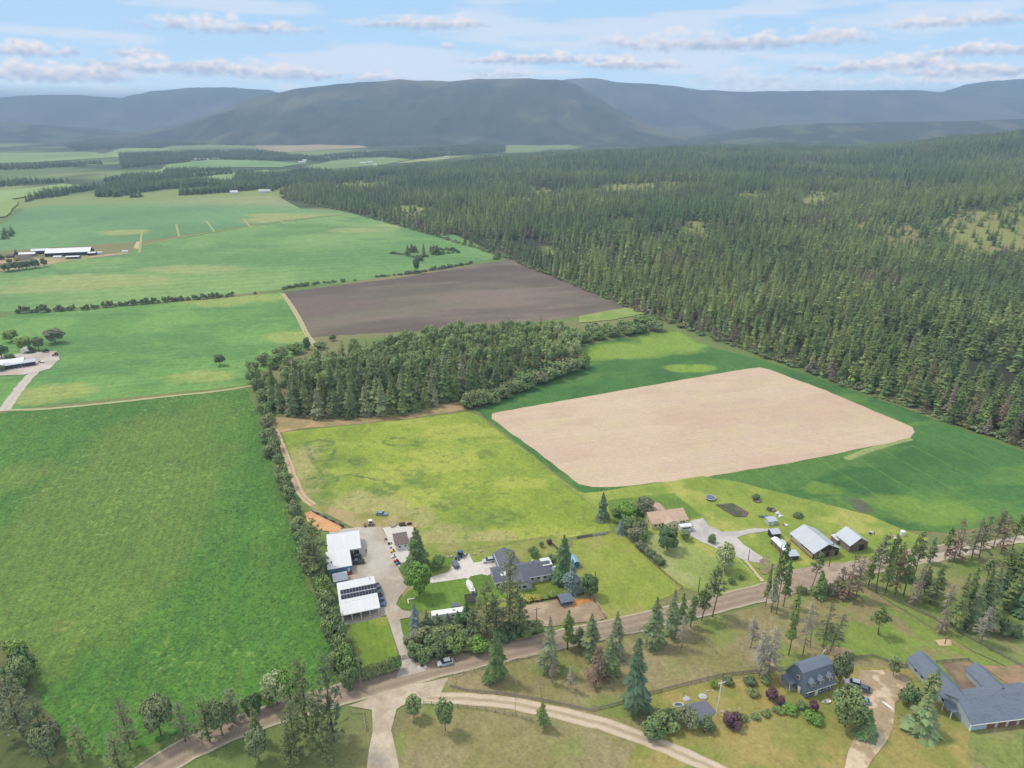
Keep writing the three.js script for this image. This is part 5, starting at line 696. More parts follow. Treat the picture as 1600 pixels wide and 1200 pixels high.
// ---------------------------------------------------------------- buildings, vehicles, fences, people
const RAD = Math.PI / 180;
const noiseMap = (seed, amp, sx, sy, base = 0.92) => bakeTex(128, 128, (u, v) => { const k = base * (1 + amp * grain(u * 128 * sx + seed * 31, v * 128 * sy) + amp * 0.8 * fbm(u * 5 * sx + seed, v * 5 * sy, 3)); return [k, k, k]; });
const texMetal = noiseMap(1, 0.07, 1.6, 0.12), texShingle = noiseMap(2, 0.2, 1, 1), texWood = noiseMap(3, 0.28, 2, 0.2, 0.85), texDirt = noiseMap(4, 0.12, 1, 1);
const mt = (c, rough = 0.7, map = null, extra = {}) => new THREE.MeshStandardMaterial({ color: col(c), roughness: rough, map, side: THREE.DoubleSide, ...extra });
const M = {
  whiteRoof: mt([0.8, 0.81, 0.83], 0.45, texMetal), greyRoof: mt([0.56, 0.6, 0.66], 0.42, texMetal), blueRoof: mt([0.3, 0.5, 0.62], 0.5, texMetal), slate: mt([0.145, 0.155, 0.195], 0.85, texShingle), slateBlue: mt([0.17, 0.205, 0.265], 0.85, texShingle), brownRoof: mt([0.2, 0.15, 0.135], 0.9, texShingle), terra: mt([0.6, 0.42, 0.31], 0.85, texShingle),
  blueWall: mt([0.12, 0.25, 0.38], 0.7, texMetal), tealWall: mt([0.06, 0.23, 0.33], 0.7, texMetal), whiteWall: mt([0.78, 0.78, 0.76], 0.75, texDirt), creamWall: mt([0.76, 0.66, 0.42], 0.8, texDirt), greyWall: mt([0.5, 0.51, 0.54], 0.8, texDirt), slateWall: mt([0.15, 0.18, 0.235], 0.85, texDirt), paleBlue: mt([0.42, 0.5, 0.56], 0.8, texDirt), darkWood: mt([0.07, 0.05, 0.04], 0.9, texWood), brownWood: mt([0.2, 0.14, 0.1], 0.9, texWood), greyWood: mt([0.3, 0.26, 0.22], 0.9, texWood), paleWood: mt([0.5, 0.42, 0.33], 0.85, texWood), redDoor: mt([0.28, 0.09, 0.045], 0.7, texWood), concrete: mt([0.55, 0.54, 0.52], 0.9, texDirt),
  trim: mt([0.82, 0.82, 0.8], 0.6), glass: mt([0.03, 0.04, 0.05], 0.12), solar: mt([0.022, 0.026, 0.05], 0.16), alu: mt([0.5, 0.52, 0.55], 0.35, null, { metalness: 0.6 }), dark: mt([0.03, 0.03, 0.035], 0.7), tyre: mt([0.02, 0.02, 0.02], 0.9), rim: mt([0.45, 0.46, 0.48], 0.35, null, { metalness: 0.5 }), lamp: mt([0.85, 0.84, 0.78], 0.2), tail: mt([0.4, 0.02, 0.02], 0.3), black: mt([0.015, 0.015, 0.018], 0.5), yellow: mt([0.72, 0.5, 0.04], 0.5), orange: mt([0.75, 0.25, 0.05], 0.6), red: mt([0.45, 0.05, 0.04], 0.5), blue: mt([0.05, 0.13, 0.35], 0.4), teal: mt([0.05, 0.3, 0.35], 0.5),
};
const paint = (c) => new THREE.MeshPhysicalMaterial({ color: col(c), roughness: 0.35, clearcoat: 0.7, clearcoatRoughness: 0.1 });
const PAINT = { white: paint([0.78, 0.79, 0.8]), silver: paint([0.5, 0.53, 0.57]), dark: paint([0.04, 0.045, 0.055]), blue: paint([0.05, 0.13, 0.32]), grey: paint([0.16, 0.18, 0.21]), teal: paint([0.2, 0.33, 0.4]) };
const box = (w, h, d, x = 0, y = 0, z = 0, ry = 0, rx = 0) => { const g = new THREE.BoxGeometry(w, h, d); if (rx) g.rotateX(rx); if (ry) g.rotateY(ry); g.translate(x, y, z); return g; };
function prism(W, prof, x = 0) {                                            // profile [z, y] run along x
  const s = new THREE.Shape(prof.map(([z, y]) => new THREE.Vector2(-z, y))), g = new THREE.ExtrudeGeometry(s, { depth: W, bevelEnabled: false }); g.translate(0, 0, -W / 2); g.rotateY(Math.PI / 2); g.translate(x, 0, 0); return g;
}
function slope(W, a, b, th = 0.14, x = 0) {                                 // a roof slope between the edges a = [z, y] and b
  const dz = b[0] - a[0], dy = b[1] - a[1], L = Math.hypot(dz, dy), g = new THREE.BoxGeometry(W, th, L); g.translate(0, th / 2, 0); g.rotateX(-Math.atan2(dy, dz)); g.translate(x, (a[1] + b[1]) / 2, (a[0] + b[0]) / 2); return g;
}
const turnZ = (g) => g.rotateY(-Math.PI / 2);
function win(parent, x, y, z, w, h, face = 'f', mat = M.trim) {              // window > pane, set proud of its wall
  const n = { f: [0, 1], b: [0, -1], l: [-1, 0], r: [1, 0] }[face], side = n[0] !== 0, g = side ? box(0.1, h, w) : box(w, h, 0.1), m = part('window', g, mat, parent); m.position.set(x + n[0] * 0.02, y, z + n[1] * 0.02);
  const p = part('pane', side ? box(0.04, h - 0.22, w - 0.22) : box(w - 0.22, h - 0.22, 0.04), M.glass, m); p.position.set(n[0] * 0.055, 0, n[1] * 0.055); return m;
}
function doorOn(parent, x, z, w, h, face = 'f', mat = M.trim, y0 = 0.02) { const n = { f: [0, 1], l: [-1, 0], r: [1, 0], b: [0, -1] }[face], side = n[0] !== 0, m = part('door', side ? box(0.1, h, w) : box(w, h, 0.1), mat, parent); m.position.set(x + n[0] * 0.03, y0 + h / 2, z + n[1] * 0.03); const k = part('handle', new THREE.SphereGeometry(0.05, 8, 6), M.dark, m); k.position.set(side ? n[0] * 0.08 : w * 0.36, 0, side ? w * 0.36 : n[1] * 0.08); return m; }
// where a building stands: the frame spot (px, py) at height y is its local corner (lx, lz)
function site(px, py, y, lx, lz, th) { const [x, z] = at(px, py, y), t = th * RAD, c = Math.cos(t), s = Math.sin(t); return [x - (lx * c + lz * s), z - (-lx * s + lz * c), t]; }
// a building with a pitched roof: ridge along x (or z), eaves hf front and hb back, ridge height hr at rz
function house(name, label, cat, [x, z, t], o, group) {
  const { W, D, hf, hb = hf, hr, rz = 0, wall, roof, over = 0.4, ridge = 'x', th = 0.16 } = o, g = thing(name, label, cat, x, 0, z, t, group), A = ridge === 'x' ? [W, D] : [D, W], k = ridge === 'x' ? (q) => q : turnZ;
  const prof = [[A[1] / 2, -0.1], [A[1] / 2, hf], [rz, hr], [-A[1] / 2, hb], [-A[1] / 2, -0.1]];
  part('wall', k(prism(A[0], prof)), wall, g);
  const sf = (hr - hf) / (A[1] / 2 - rz), sb = (hr - hb) / (A[1] / 2 + rz);
  part('roof', k(slope(A[0] + 2 * over, [A[1] / 2 + over, hf - sf * over + 0.02], [rz, hr + 0.02], th)), roof, g); part('roof', k(slope(A[0] + 2 * over, [rz, hr + 0.025], [-A[1] / 2 - over, hb - sb * over + 0.025], th)), o.roofB || roof, g);
  return g;
}

// --- the white shed with panels beside the driveway
{
  const [x, z, t] = site(593.6, 949.1, 3.1, 6.1, 7.4, 18.5), g = thing('shed', 'white metal roofed shed with two rows of solar panels and four open bays', 'shed', x, 0, z, t);
  const W = 11.9, e = [7.4, 3.0], br = [2.4, 3.9], rg = [-5.6, 6.2], bk = [-7.4, 4.6];
  part('floor', box(W + 0.6, 0.1, 15.6, 0, 0.05, 0.8), M.concrete, g);
  part('wall', box(0.16, 3.4, 14.4, -W / 2 + 0.3, 1.75, -0.1), M.whiteWall, g); part('wall', box(0.16, 3.4, 11.5, W / 2 - 0.3, 1.75, -1.5), M.whiteWall, g); part('wall', box(W - 0.4, 4.3, 0.16, 0, 2.2, -7.2), M.whiteWall, g); part('wall', prism(0.14, [[2.4, 3.3], [2.4, 3.85], [-5.6, 6.1], [-7.1, 4.7], [-7.1, 3.3]], W / 2 - 0.32), M.whiteWall, g); part('wall', prism(0.14, [[2.4, 3.3], [2.4, 3.85], [-5.6, 6.1], [-7.1, 4.7], [-7.1, 3.3]], -W / 2 + 0.32), M.whiteWall, g); part('wall', box(W - 0.8, 3.4, 0.14, 0, 1.75, 1.2), M.darkWood, g);
  part('roof', slope(W + 0.5, e, br, 0.12), M.whiteRoof, g); part('roof', slope(W + 0.5, [2.4, 3.95], rg, 0.12), M.whiteRoof, g); part('roof', slope(W + 0.5, [-5.6, 6.22], [-7.7, 4.4], 0.12), M.whiteRoof, g); part('fascia', box(W + 0.4, 0.22, 0.1, 0, 2.86, 7.36), M.trim, g);
  for (let i = 0; i < 5; i++) part('post', box(0.22, 2.9, 0.22, -W / 2 + 0.3 + i * (W - 0.6) / 4, 1.45, 7.1), M.trim, g);
  const sl = (6.2 - 3.95) / 8, pg = slope(0.9, [0, 0], [-1.62, 1.62 * sl], 0.06);
  for (let r = 0; r < 2; r++) for (let i = 0; i < 12; i++) { const q = part('solar_panel', pg, M.solar, g), z0 = 1.5 - r * 1.95; q.position.set(-4.95 + i * 0.98, 4.17 + (2.4 - z0) * sl, z0 - 0.35); }
  part('vent_pipe', new THREE.CylinderGeometry(0.1, 0.1, 0.6, 8).translate(4.6, 6.2, -4.6), M.dark, g);
}
{ const g = house('workshop', 'largest white roofed workshop at the top of the gravel yard', 'workshop', site(564.4, 855.6, 3.6, 6, 6, 16), { W: 11.4, D: 11.4, hf: 3.5, hb: 4.1, hr: 5.3, rz: -3.2, wall: M.whiteWall, roof: M.whiteRoof, roofB: M.greyRoof, over: 0.3 }); for (let i = 0; i < 3; i++) doorOn(g, -0.2 + i * 2.2, 5.7, 1.9, 2.7, 'f', i === 1 ? M.brownWood : M.darkWood); win(g, 5.7, 2.0, 1.5, 1.2, 1, 'r'); }
{ const g = house('workshop', 'blue walled white roofed workshop below the largest one', 'workshop', site(550, 883, 3.3, 4.2, 5, 18), { W: 8, D: 9.4, hf: 3.2, hb: 3.9, hr: 4.3, rz: -2.6, wall: M.blueWall, roof: M.whiteRoof, over: 0.25 }); part('vent_pipe', new THREE.CylinderGeometry(0.22, 0.22, 0.5, 8).translate(-2.6, 3.9, 1.8), M.dark, g); win(g, 4, 1.9, 1, 1.2, 0.9, 'r'); doorOn(g, 3, 4.7, 0.95, 2.05, 'f'); }
{ const g = house('shed', 'small blue shed with white and grey roof slopes above the panel shed', 'shed', site(544, 904, 2.5, 2.5, 2.5, 20), { W: 4.6, D: 4.6, hf: 2.3, hr: 3.3, wall: M.blueWall, roof: M.greyRoof, roofB: M.whiteRoof, over: 0.2 }); doorOn(g, 2.3, 0.4, 0.9, 1.9, 'r'); }
{ const g = house('garage', 'small white garage with brown shingle roof on the gravel pad', 'garage', site(640, 848, 2.8, 2.7, 4.2, 18), { W: 4.8, D: 7.4, hf: 2.6, hb: 2.8, hr: 3.5, rz: -2.6, wall: M.whiteWall, roof: M.brownRoof, over: 0.3 }); win(g, -1.0, 1.5, 3.7, 1.1, 0.9); win(g, 1.2, 1.5, 3.7, 1.1, 0.9); doorOn(g, -2.4, 0.6, 0.95, 2, 'l'); }
// --- the dark roofed house
{
  const s = site(864, 896, 2.8, 10.4, 4.6, 14.5), g = house('house', 'long grey house with dark shingle roof and white trim half hidden by tall pines', 'house', s, { W: 20, D: 8.4, hf: 2.7, hr: 4.9, wall: M.greyWall, roof: M.slate, over: 0.45 });
  part('wing_wall', turnZ(prism(9, [[3.7, -0.1], [3.7, 2.7], [0, 4.5], [-3.7, 2.7], [-3.7, -0.1]])).translate(-3.4, 0, -7.5), M.greyWall, g); part('wing_roof', turnZ(slope(10, [4.1, 2.5], [0, 4.53], 0.16)).translate(-3.4, 0, -7.6), M.slate, g); part('wing_roof', turnZ(slope(10, [0, 4.535], [-4.1, 2.505], 0.16)).translate(-3.4, 0, -7.6), M.slate, g);
  part('bay_wall', turnZ(prism(3.4, [[2.6, -0.1], [2.6, 2.6], [0, 3.9], [-2.6, 2.6], [-2.6, -0.1]])).translate(-0.6, 0, 5.7), M.greyWall, g); part('bay_roof', turnZ(slope(5.4, [3, 2.42], [0, 3.93], 0.15)).translate(-0.6, 0, 5.0), M.slate, g); part('bay_roof', turnZ(slope(5.4, [0, 3.935], [-3, 2.425], 0.15)).translate(-0.6, 0, 5.0), M.slate, g);
  part('porch_roof', box(3.6, 0.14, 4.4, 9.4, 4.3, -0.6), M.whiteRoof, g); part('porch_wall', box(3.2, 1.3, 3.8, 9.4, 3.6, -0.6), M.dark, g); part('deck', box(3, 0.2, 4, 11.6, 1.6, 1.2), M.trim, g); for (const q of [-1.8, 1.8]) part('post', box(0.12, 1.6, 0.12, 13, 0.8, 1.2 + q), M.trim, g);
  win(g, -0.6, 1.5, 7.42, 1.7, 1.2); win(g, -2.4, 1.5, 7.42, 0.9, 1.2); for (const x of [3, 5.2, 7.6]) win(g, x, 1.6, 4.22, 1.3, 1.1); doorOn(g, 6.4, 4.22, 0.95, 2.05); for (const x of [-9, -7, -5]) win(g, x, 1.6, 4.22, 1.2, 1.1); win(g, -10, 1.6, 0.5, 1.4, 1.1, 'l');
  for (const x of [-7.4, -6.3]) part('skylight', slope(0.8, [2.6, 3.72], [1.3, 4.4], 0.1, x), M.trim, g); part('chimney', box(0.7, 1.4, 0.7, 4.4, 4.9, -1), M.greyWall, g); for (const [q, w] of [[-7.6, 20.9]]) part('fascia', box(w, 0.16, 0.08, 0, 2.56, 4.68), M.trim, g);
}
{ const g = house('shed', 'small bright blue shed beside the blue spruce', 'shed', site(906, 878, 2.3, 1.3, 2.3, 18), { W: 2.5, D: 4.4, hf: 2.2, hr: 2.9, wall: M.tealWall, roof: M.blueRoof, over: 0.2, ridge: 'z' }); doorOn(g, 0, 2.2, 1, 1.8, 'f', M.tealWall); }
{ const [x, z, t] = site(886, 947, 0, 0, 1.9, 16), g = thing('horse_shelter', 'open horse shelter with grey hipped roof beside the wood chips', 'shelter', x, 0, z, t); part('roof', slope(4.6, [2.3, 1.9], [0, 2.7], 0.12), M.slateBlue, g); part('roof', slope(4.6, [0, 2.705], [-2.3, 1.95], 0.12), M.slateBlue, g); part('wall', box(4, 1.9, 0.12, 0, 0.95, -1.9), M.darkWood, g); for (const s of [-1, 1]) { part('wall', box(0.12, 1.9, 3.6, s * 1.95, 0.95, -0.1), M.darkWood, g); part('post', box(0.16, 1.9, 0.16, s * 1.9, 0.95, 1.85), M.greyWood, g); } part('rail', box(4, 0.9, 0.1, 0, 0.5, 1.8), M.slateWall, g); }
// --- the peach bungalow
{
  const g = house('bungalow', 'cream bungalow with peach shingle roof and white trimmed front gable', 'bungalow', site(1076, 810.6, 2.7, 7.9, 4, 12.7), { W: 15, D: 8, hf: 2.7, hb: 2.9, hr: 4.6, rz: -1.4, wall: M.creamWall, roof: M.terra, over: 0.4 });
  part('gable_wall', turnZ(prism(1.6, [[3, -0.1], [3, 2.6], [0, 3.9], [-3, 2.6], [-3, -0.1]])).translate(0.4, 0, 4.7), M.creamWall, g); for (const s of [-1, 1]) { part('gable_trim', box(3.4, 0.22, 0.12, 0.4 + s * 1.6, 3.28, 5.6).translate(-(0.4 + s * 1.6), -3.28, 0).rotateZ(-s * 0.41).translate(0.4 + s * 1.6, 3.3, 0), M.trim, g); part('gable_roof', turnZ(slope(4.2, s > 0 ? [3.3, 2.5] : [0, 3.925], s > 0 ? [0, 3.92] : [-3.3, 2.505], 0.14)).translate(0.4, 0, 3.4), M.terra, g); }
  part('rear_wing_wall', turnZ(prism(6, [[2.8, -0.1], [2.8, 2.7], [0, 3.9], [-2.8, 2.7], [-2.8, -0.1]])).translate(-1.2, 0, -6), M.creamWall, g); for (const [a, b] of [[[3.1, 2.6], [0, 3.95]], [[0, 3.955], [-3.1, 2.605]]]) part('rear_wing_roof', turnZ(slope(6.6, a, b, 0.14)).translate(-1.2, 0, -6.2), M.terra, g);
  win(g, -6.2, 1.6, 4.02, 1.2, 1); win(g, -4.4, 1.5, 4.02, 0.8, 1.3); win(g, -3.2, 1.5, 4.02, 0.8, 1.3); win(g, -0.7, 1.6, 5.52, 0.8, 1.1); win(g, 1.2, 1.6, 5.52, 0.8, 1.1); win(g, 4.6, 1.7, 4.02, 0.8, 1); win(g, 5.9, 1.7, 4.02, 0.8, 1); doorOn(g, -2, 4.02, 0.95, 2.05); win(g, -7.5, 1.6, 0.5, 1.2, 1, 'l'); part('chimney', box(0.6, 1.2, 0.6, -2.4, 4.3, -3.2), M.whiteWall, g);
}
// --- the barns
{ const g = house('barn', 'big old barn with wide pale metal roof and dark open front gable', 'barn', site(1313, 855.6, 3.2, 5.8, 6.6, 15.5), { W: 11, D: 13, hf: 3.1, hr: 5.9, wall: M.darkWood, roof: M.greyRoof, over: 0.5, ridge: 'z' }); part('boarding', box(0.08, 1.4, 12.6, -5.56, 1.2, 0), M.paleWood, g); part('boarding', box(0.07, 1.2, 5, -5.55, 2.5, -3), M.whiteWall, g); for (let i = 0; i < 8; i++) part('plank', box(1.1, 2.3, 0.08, -4.6 + i * 1.3, 1.25, 6.56), i % 3 === 1 ? M.dark : i % 2 ? M.brownWood : M.greyWood, g); part('fascia', box(11.4, 0.16, 0.1, 0, 2.9, 7.0), M.greyWood, g); }
{ const g = house('barn', 'weathered grey brown log barn with pale metal roof, right of the big barn', 'barn', site(1359, 845.6, 3.6, 4.4, 3.8, 15), { W: 8, D: 7.2, hf: 3.4, hr: 6, wall: M.greyWood, roof: M.greyRoof, over: 0.5, ridge: 'z', rz: 0 }); for (let i = 0; i < 7; i++) part('log', box(7.7, 0.32, 0.12, 0, 0.35 + i * 0.46, 3.66), i % 2 ? M.brownWood : M.greyWood, g); doorOn(g, 1.2, 3.7, 2.2, 2.5, 'f', M.dark); win(g, 0, 4.4, 3.62, 0.9, 0.9, 'f', M.greyWood); }
{ const g = house('shed', 'low shed with white flat roof leaning against the log barn', 'shed', site(1321, 841, 2.2, 1.9, 1.7, 18), { W: 3.4, D: 3.2, hf: 2, hb: 2.3, hr: 2.32, rz: -1.2, wall: M.greyWood, roof: M.whiteRoof, over: 0.2 }); doorOn(g, 0, 1.6, 1, 1.7, 'f', M.brownWood); }
{ const g = house('shed', 'black walled shed with grey roof, topmost of the shed cluster', 'shed', site(1221, 832.5, 2.4, 1.9, 1.7, 12), { W: 3.4, D: 3.2, hf: 2.3, hr: 3.1, rz: -0.8, wall: M.dark, roof: M.greyRoof, over: 0.25 }); doorOn(g, -1.7, 0, 1, 1.8, 'l', M.darkWood); }
{ const g = house('shed', 'long brown board shed with bright white roof beside the gravel', 'shed', site(1235, 857.5, 2.4, 1.5, 4, 13), { W: 2.6, D: 7.6, hf: 2.3, hr: 2.8, wall: M.brownWood, roof: M.whiteRoof, over: 0.25, ridge: 'z' }); for (let i = 0; i < 6; i++) part('board', box(0.06, 2.1, 1.15, -1.33, 1.1, -3 + i * 1.2), i % 2 ? M.greyWood : M.brownWood, g); part('lean_to_roof', box(1.8, 0.1, 3, 1.9, 2.1, -1).rotateZ(0), M.greyRoof, g); part('lean_to_wall', box(1.6, 2, 2.8, 1.9, 1, -1), M.brownWood, g); }
{ const g = house('shed', 'small dark shed with pale roof, lowest of the shed cluster', 'shed', site(1250, 867.5, 2.1, 2, 1.8, 9), { W: 3.5, D: 3.2, hf: 2, hb: 2.2, hr: 2.5, rz: -0.6, wall: M.dark, roof: M.greyRoof, over: 0.25 }); doorOn(g, 0.3, 1.6, 1, 1.7, 'f', M.darkWood); }
{ const g = house('shed', 'grey metal shed standing apart in the grass left of the barns', 'shed', site(1215.6, 813, 2.1, 2, 1.6, 13), { W: 3.6, D: 3, hf: 2, hb: 2.2, hr: 2.6, rz: -0.4, wall: M.greyRoof, roof: M.greyRoof, over: 0.2 }); doorOn(g, 0, 1.5, 1, 1.7); }
// --- the gambrel house
{
  const [x, z, t] = site(1255, 1051, 7.6, -5.2, 1.9, 20.5), g = thing('gambrel_house', 'blue grey gambrel roofed house with three arched window dormers', 'house', x, 0, z, t), W = 10;
  part('wall', prism(W, [[4.0, -0.1], [4.0, 2.9], [1.75, 7.45], [0, 8.1], [-1.75, 7.45], [-4.0, 2.9], [-4.0, -0.1]]), M.slateWall, g);
  part('roof', slope(W + 0.6, [2.0, 7.45], [0, 8.14], 0.16), M.slateBlue, g); part('roof', slope(W + 0.6, [0, 8.145], [-2.0, 7.455], 0.16), M.slateBlue, g); part('roof', slope(W + 0.5, [4.35, 2.55], [1.8, 7.44], 0.16), M.slateBlue, g); part('roof', slope(W + 0.5, [-1.8, 7.445], [-4.35, 2.555], 0.16), M.slateBlue, g); part('fascia', box(W + 0.5, 0.18, 0.1, 0, 2.5, 4.42), M.trim, g);
  const arch = new THREE.Shape(); arch.moveTo(-0.62, -0.7); arch.lineTo(0.62, -0.7); arch.lineTo(0.62, 0.2); arch.absarc(0, 0.2, 0.62, 0, Math.PI); arch.lineTo(-0.62, -0.7); const pane = new THREE.Shape(); pane.moveTo(-0.45, -0.55); pane.lineTo(-0.06, -0.55); pane.lineTo(-0.06, 0.62); pane.lineTo(-0.45, 0.3); pane.lineTo(-0.45, -0.55);
  const ag = new THREE.ExtrudeGeometry(arch, { depth: 0.1, bevelEnabled: false, curveSegments: 10 }), p1 = new THREE.ExtrudeGeometry(pane, { depth: 0.04, bevelEnabled: false }), p2 = p1.clone().rotateY(Math.PI).translate(0, 0, 0.04);
  for (const dx of [-3, 0.1, 3.2]) {
    const d = new THREE.Group(); d.name = 'dormer'; d.position.set(dx, 0, 0); g.add(d);
    part('dormer_wall', turnZ(prism(2.1, [[0.95, 3.4], [0.95, 5.2], [0, 6.1], [-0.95, 5.2], [-0.95, 3.4]])).translate(0, 0, 2.9), M.slateWall, d); part('dormer_roof', turnZ(slope(3.3, [1.25, 4.98], [0, 6.13], 0.12)).translate(0, 0, 2.5), M.slateBlue, d); part('dormer_roof', turnZ(slope(3.3, [0, 6.135], [-1.25, 4.985], 0.12)).translate(0, 0, 2.5), M.slateBlue, d);
    part('window_frame', ag.clone().translate(0, 4.55, 3.95), M.trim, d); part('window_pane', p1.clone().translate(0, 4.55, 4.04), M.glass, d); part('window_pane', p2.clone().translate(0, 4.55, 4.04), M.glass, d);
  }
  win(g, -3.4, 1.5, 4.02, 1.7, 1.1); doorOn(g, -1.3, 4.02, 1, 2.1); win(g, 0.6, 1.5, 4.02, 1.3, 1.0); win(g, 2.9, 1.5, 4.02, 1, 1.2); win(g, 4.1, 1.5, 4.02, 0.8, 1.2); win(g, -5.02, 4.6, 0.4, 1, 1.2, 'l'); win(g, -5.02, 1.6, -1.6, 1, 1.2, 'l'); doorOn(g, -5.02, 1.4, 0.95, 2.05, 'l');
  part('porch_roof', box(2.6, 0.14, 4, -6.2, 2.5, -1.6), M.slateBlue, g); for (const q of [-3.4, 0.2]) part('porch_post', box(0.16, 2.5, 0.16, -7.3, 1.25, q), M.trim, g); part('porch_floor', box(2.6, 0.2, 4, -6.2, 0.1, -1.6), M.paleWood, g);
}
// --- the stable with three wings round its yard
{
  const [x, z, t] = site(1509, 1089, 5.2, 0, 0, 8), g = thing('stable', 'long blue grey roofed stable with wings on three sides of a brown yard', 'stable', x, 0, z, t);
  const wing = (len, w, cx, cz, along, hr = 5.2) => { const k = along === 'x' ? (q) => q : turnZ, he = 2.8, pf = [[w / 2, -0.1], [w / 2, he], [0, hr], [-w / 2, he], [-w / 2, -0.1]]; part('wall', k(prism(len, pf)).translate(cx, 0, cz), M.paleBlue, g); const sl = (hr - he) / (w / 2); part('roof', k(slope(len + 0.7, [w / 2 + 0.5, he - 0.5 * sl + 0.02], [0, hr + 0.02], 0.16)).translate(cx, 0, cz), M.slateBlue, g); part('roof', k(slope(len + 0.7, [0, hr + 0.026], [-w / 2 - 0.5, he - 0.5 * sl + 0.026], 0.16)).translate(cx, 0, cz), M.slateBlue, g); };
  wing(24, 10.5, 9.4, 0.8, 'x', 5.6); wing(17.5, 6.4, -0.2, -8.6, 'z', 5.2); wing(9, 5.2, 13.2, -6.8, 'z', 4.6);
  for (const x of [3.4, 6.6, 9.8, 13]) { const d = part('stable_door', box(2.2, 2.2, 0.12), M.redDoor, g); d.position.set(x, 1.15, 6.1); part('door_rail', box(2.2, 0.12, 0.06), M.trim, d).position.set(0, 0.9, 0.09); }
  for (const z of [-14, -11.4]) win(g, -3.42, 1.7, z, 1.3, 1.1, 'l'); win(g, -3.42, 1.6, -3, 1.2, 1.2, 'l'); doorOn(g, -3.4, -1, 1, 2.1, 'l'); part('porch_roof', box(2, 0.14, 3.6, -4.2, 2.7, 0.4), M.slateBlue, g); for (const q of [-1.1, 1.9]) part('porch_post', box(0.16, 2.6, 0.16, -5, 1.3, q), M.trim, g); part('fascia', box(24.4, 0.18, 0.1, 9.4, 2.55, 6.6), M.trim, g); part('corner_post', box(0.3, 2.7, 0.3, -2.6, 1.35, 6.05), M.trim, g);
}
// --- the farms on the left
{ const g = house('long_shed', 'long open fronted shed with pale roof in the left farmyard', 'shed', site(54, 563, 3.6, 8.6, 2.8, 33), { W: 17, D: 5.4, hf: 3, hb: 3.6, hr: 3.9, rz: -1.2, wall: M.dark, roof: M.greyRoof, over: 0.4 }); for (let i = 0; i < 4; i++) part('post', box(0.2, 2.9, 0.2, -8 + i * 5.3, 1.45, 3), M.greyWood, g); }
house('barn', 'wide white roofed barn at the left edge of the left farmyard', 'barn', site(30, 556, 5, 10, -4.5, 25), { W: 26, D: 11, hf: 3.4, hr: 5, wall: M.whiteWall, roof: M.whiteRoof, over: 0.4 });
house('shed', 'small white shed behind the left farmyard', 'shed', site(40, 547, 2, 0, 0, 20), { W: 5, D: 5, hf: 2.6, hr: 4.2, wall: M.whiteWall, roof: M.whiteRoof, over: 0.2, ridge: 'z' });
{ const f = [['long white roofed barn far left, longest of the farm', 110, 397.5, 48, 18, 4, 8, 'whiteRoof', 'dark'], ['grey roofed open barn behind the long white one', 64, 396, 18, 9, 4, 6, 'greyRoof', 'dark'], ['low pale shed left of the long white barn', 44, 400, 17, 7, 3, 4.5, 'whiteRoof', 'greyWood'], ['small white lean-to at the right end of the long barn', 145, 398.4, 8, 7, 3, 4, 'whiteRoof', 'dark'], ['low white shed right of the lean-to', 154, 397, 9, 5, 2.4, 3, 'whiteRoof', 'whiteWall'], ['small flat roofed shed in front of the long barn', 115, 404, 14, 6, 2.6, 3.4, 'whiteRoof', 'dark'], ['low white shed in the tan yard', 91, 403.6, 8, 5, 2.4, 3.2, 'whiteRoof', 'whiteWall'], ['brown farmhouse in the far left farmyard', 38, 406, 15, 9, 3, 6, 'brownRoof', 'paleWood'], ['white trailer like shed at the right end of the far left farm', 196, 395, 6, 4, 2.4, 3, 'whiteRoof', 'whiteWall'], ['dark roofed shed at the left of the far left farm', 17, 402, 8, 6, 2.5, 4, 'brownRoof', 'brownWood']]; for (const [l, px, py, W_, D_, hf, hr, r, w] of f) house('farm_building', l, 'farm building', site(px, py, 0, 0, 0, 15), { W: W_, D: D_, hf, hr, wall: M[w], roof: M[r], over: 0.3 }); }
for (const [px, py, w] of [[308, 250, 26], [322, 250, 22], [338, 249.5, 30], [326, 286, 14], [366, 302.5, 16], [550, 227, 30], [568, 226.5, 34], [588, 227, 70], [604, 227, 50], [511, 247.5, 26], [537, 245, 20], [548, 244, 26], [556, 244, 22], [564, 243.6, 20], [472, 255, 26], [567, 256, 22], [578, 255, 20], [586, 259, 14], [404, 294, 10], [410, 301, 14], [418, 300.6, 12], [577, 238.4, 26], [811, 224.4, 30], [926, 220.6, 34], [885, 222.8, 30], [1091, 215.4, 60], [1237, 223, 40], [476, 252, 18]]) house('farmhouse', 'tiny pale farm building among fields and woods of the far valley', 'farmhouse', [...at(px, py), 0.3], { W: w, D: w * 0.5, hf: 4, hr: 7, wall: M.whiteWall, roof: M.whiteRoof, over: 0.4 }, 'pale buildings of the far valley');
{ const p = onHill(698, 247); const g = house('farmhouse', 'lone pale house on the yellow green hill field', 'house', [p[0], p[1], 0.3], { W: 22, D: 12, hf: 5, hr: 9, wall: M.whiteWall, roof: M.greyRoof, over: 0.4 }); g.position.y = hgt(p[0], p[1]); }

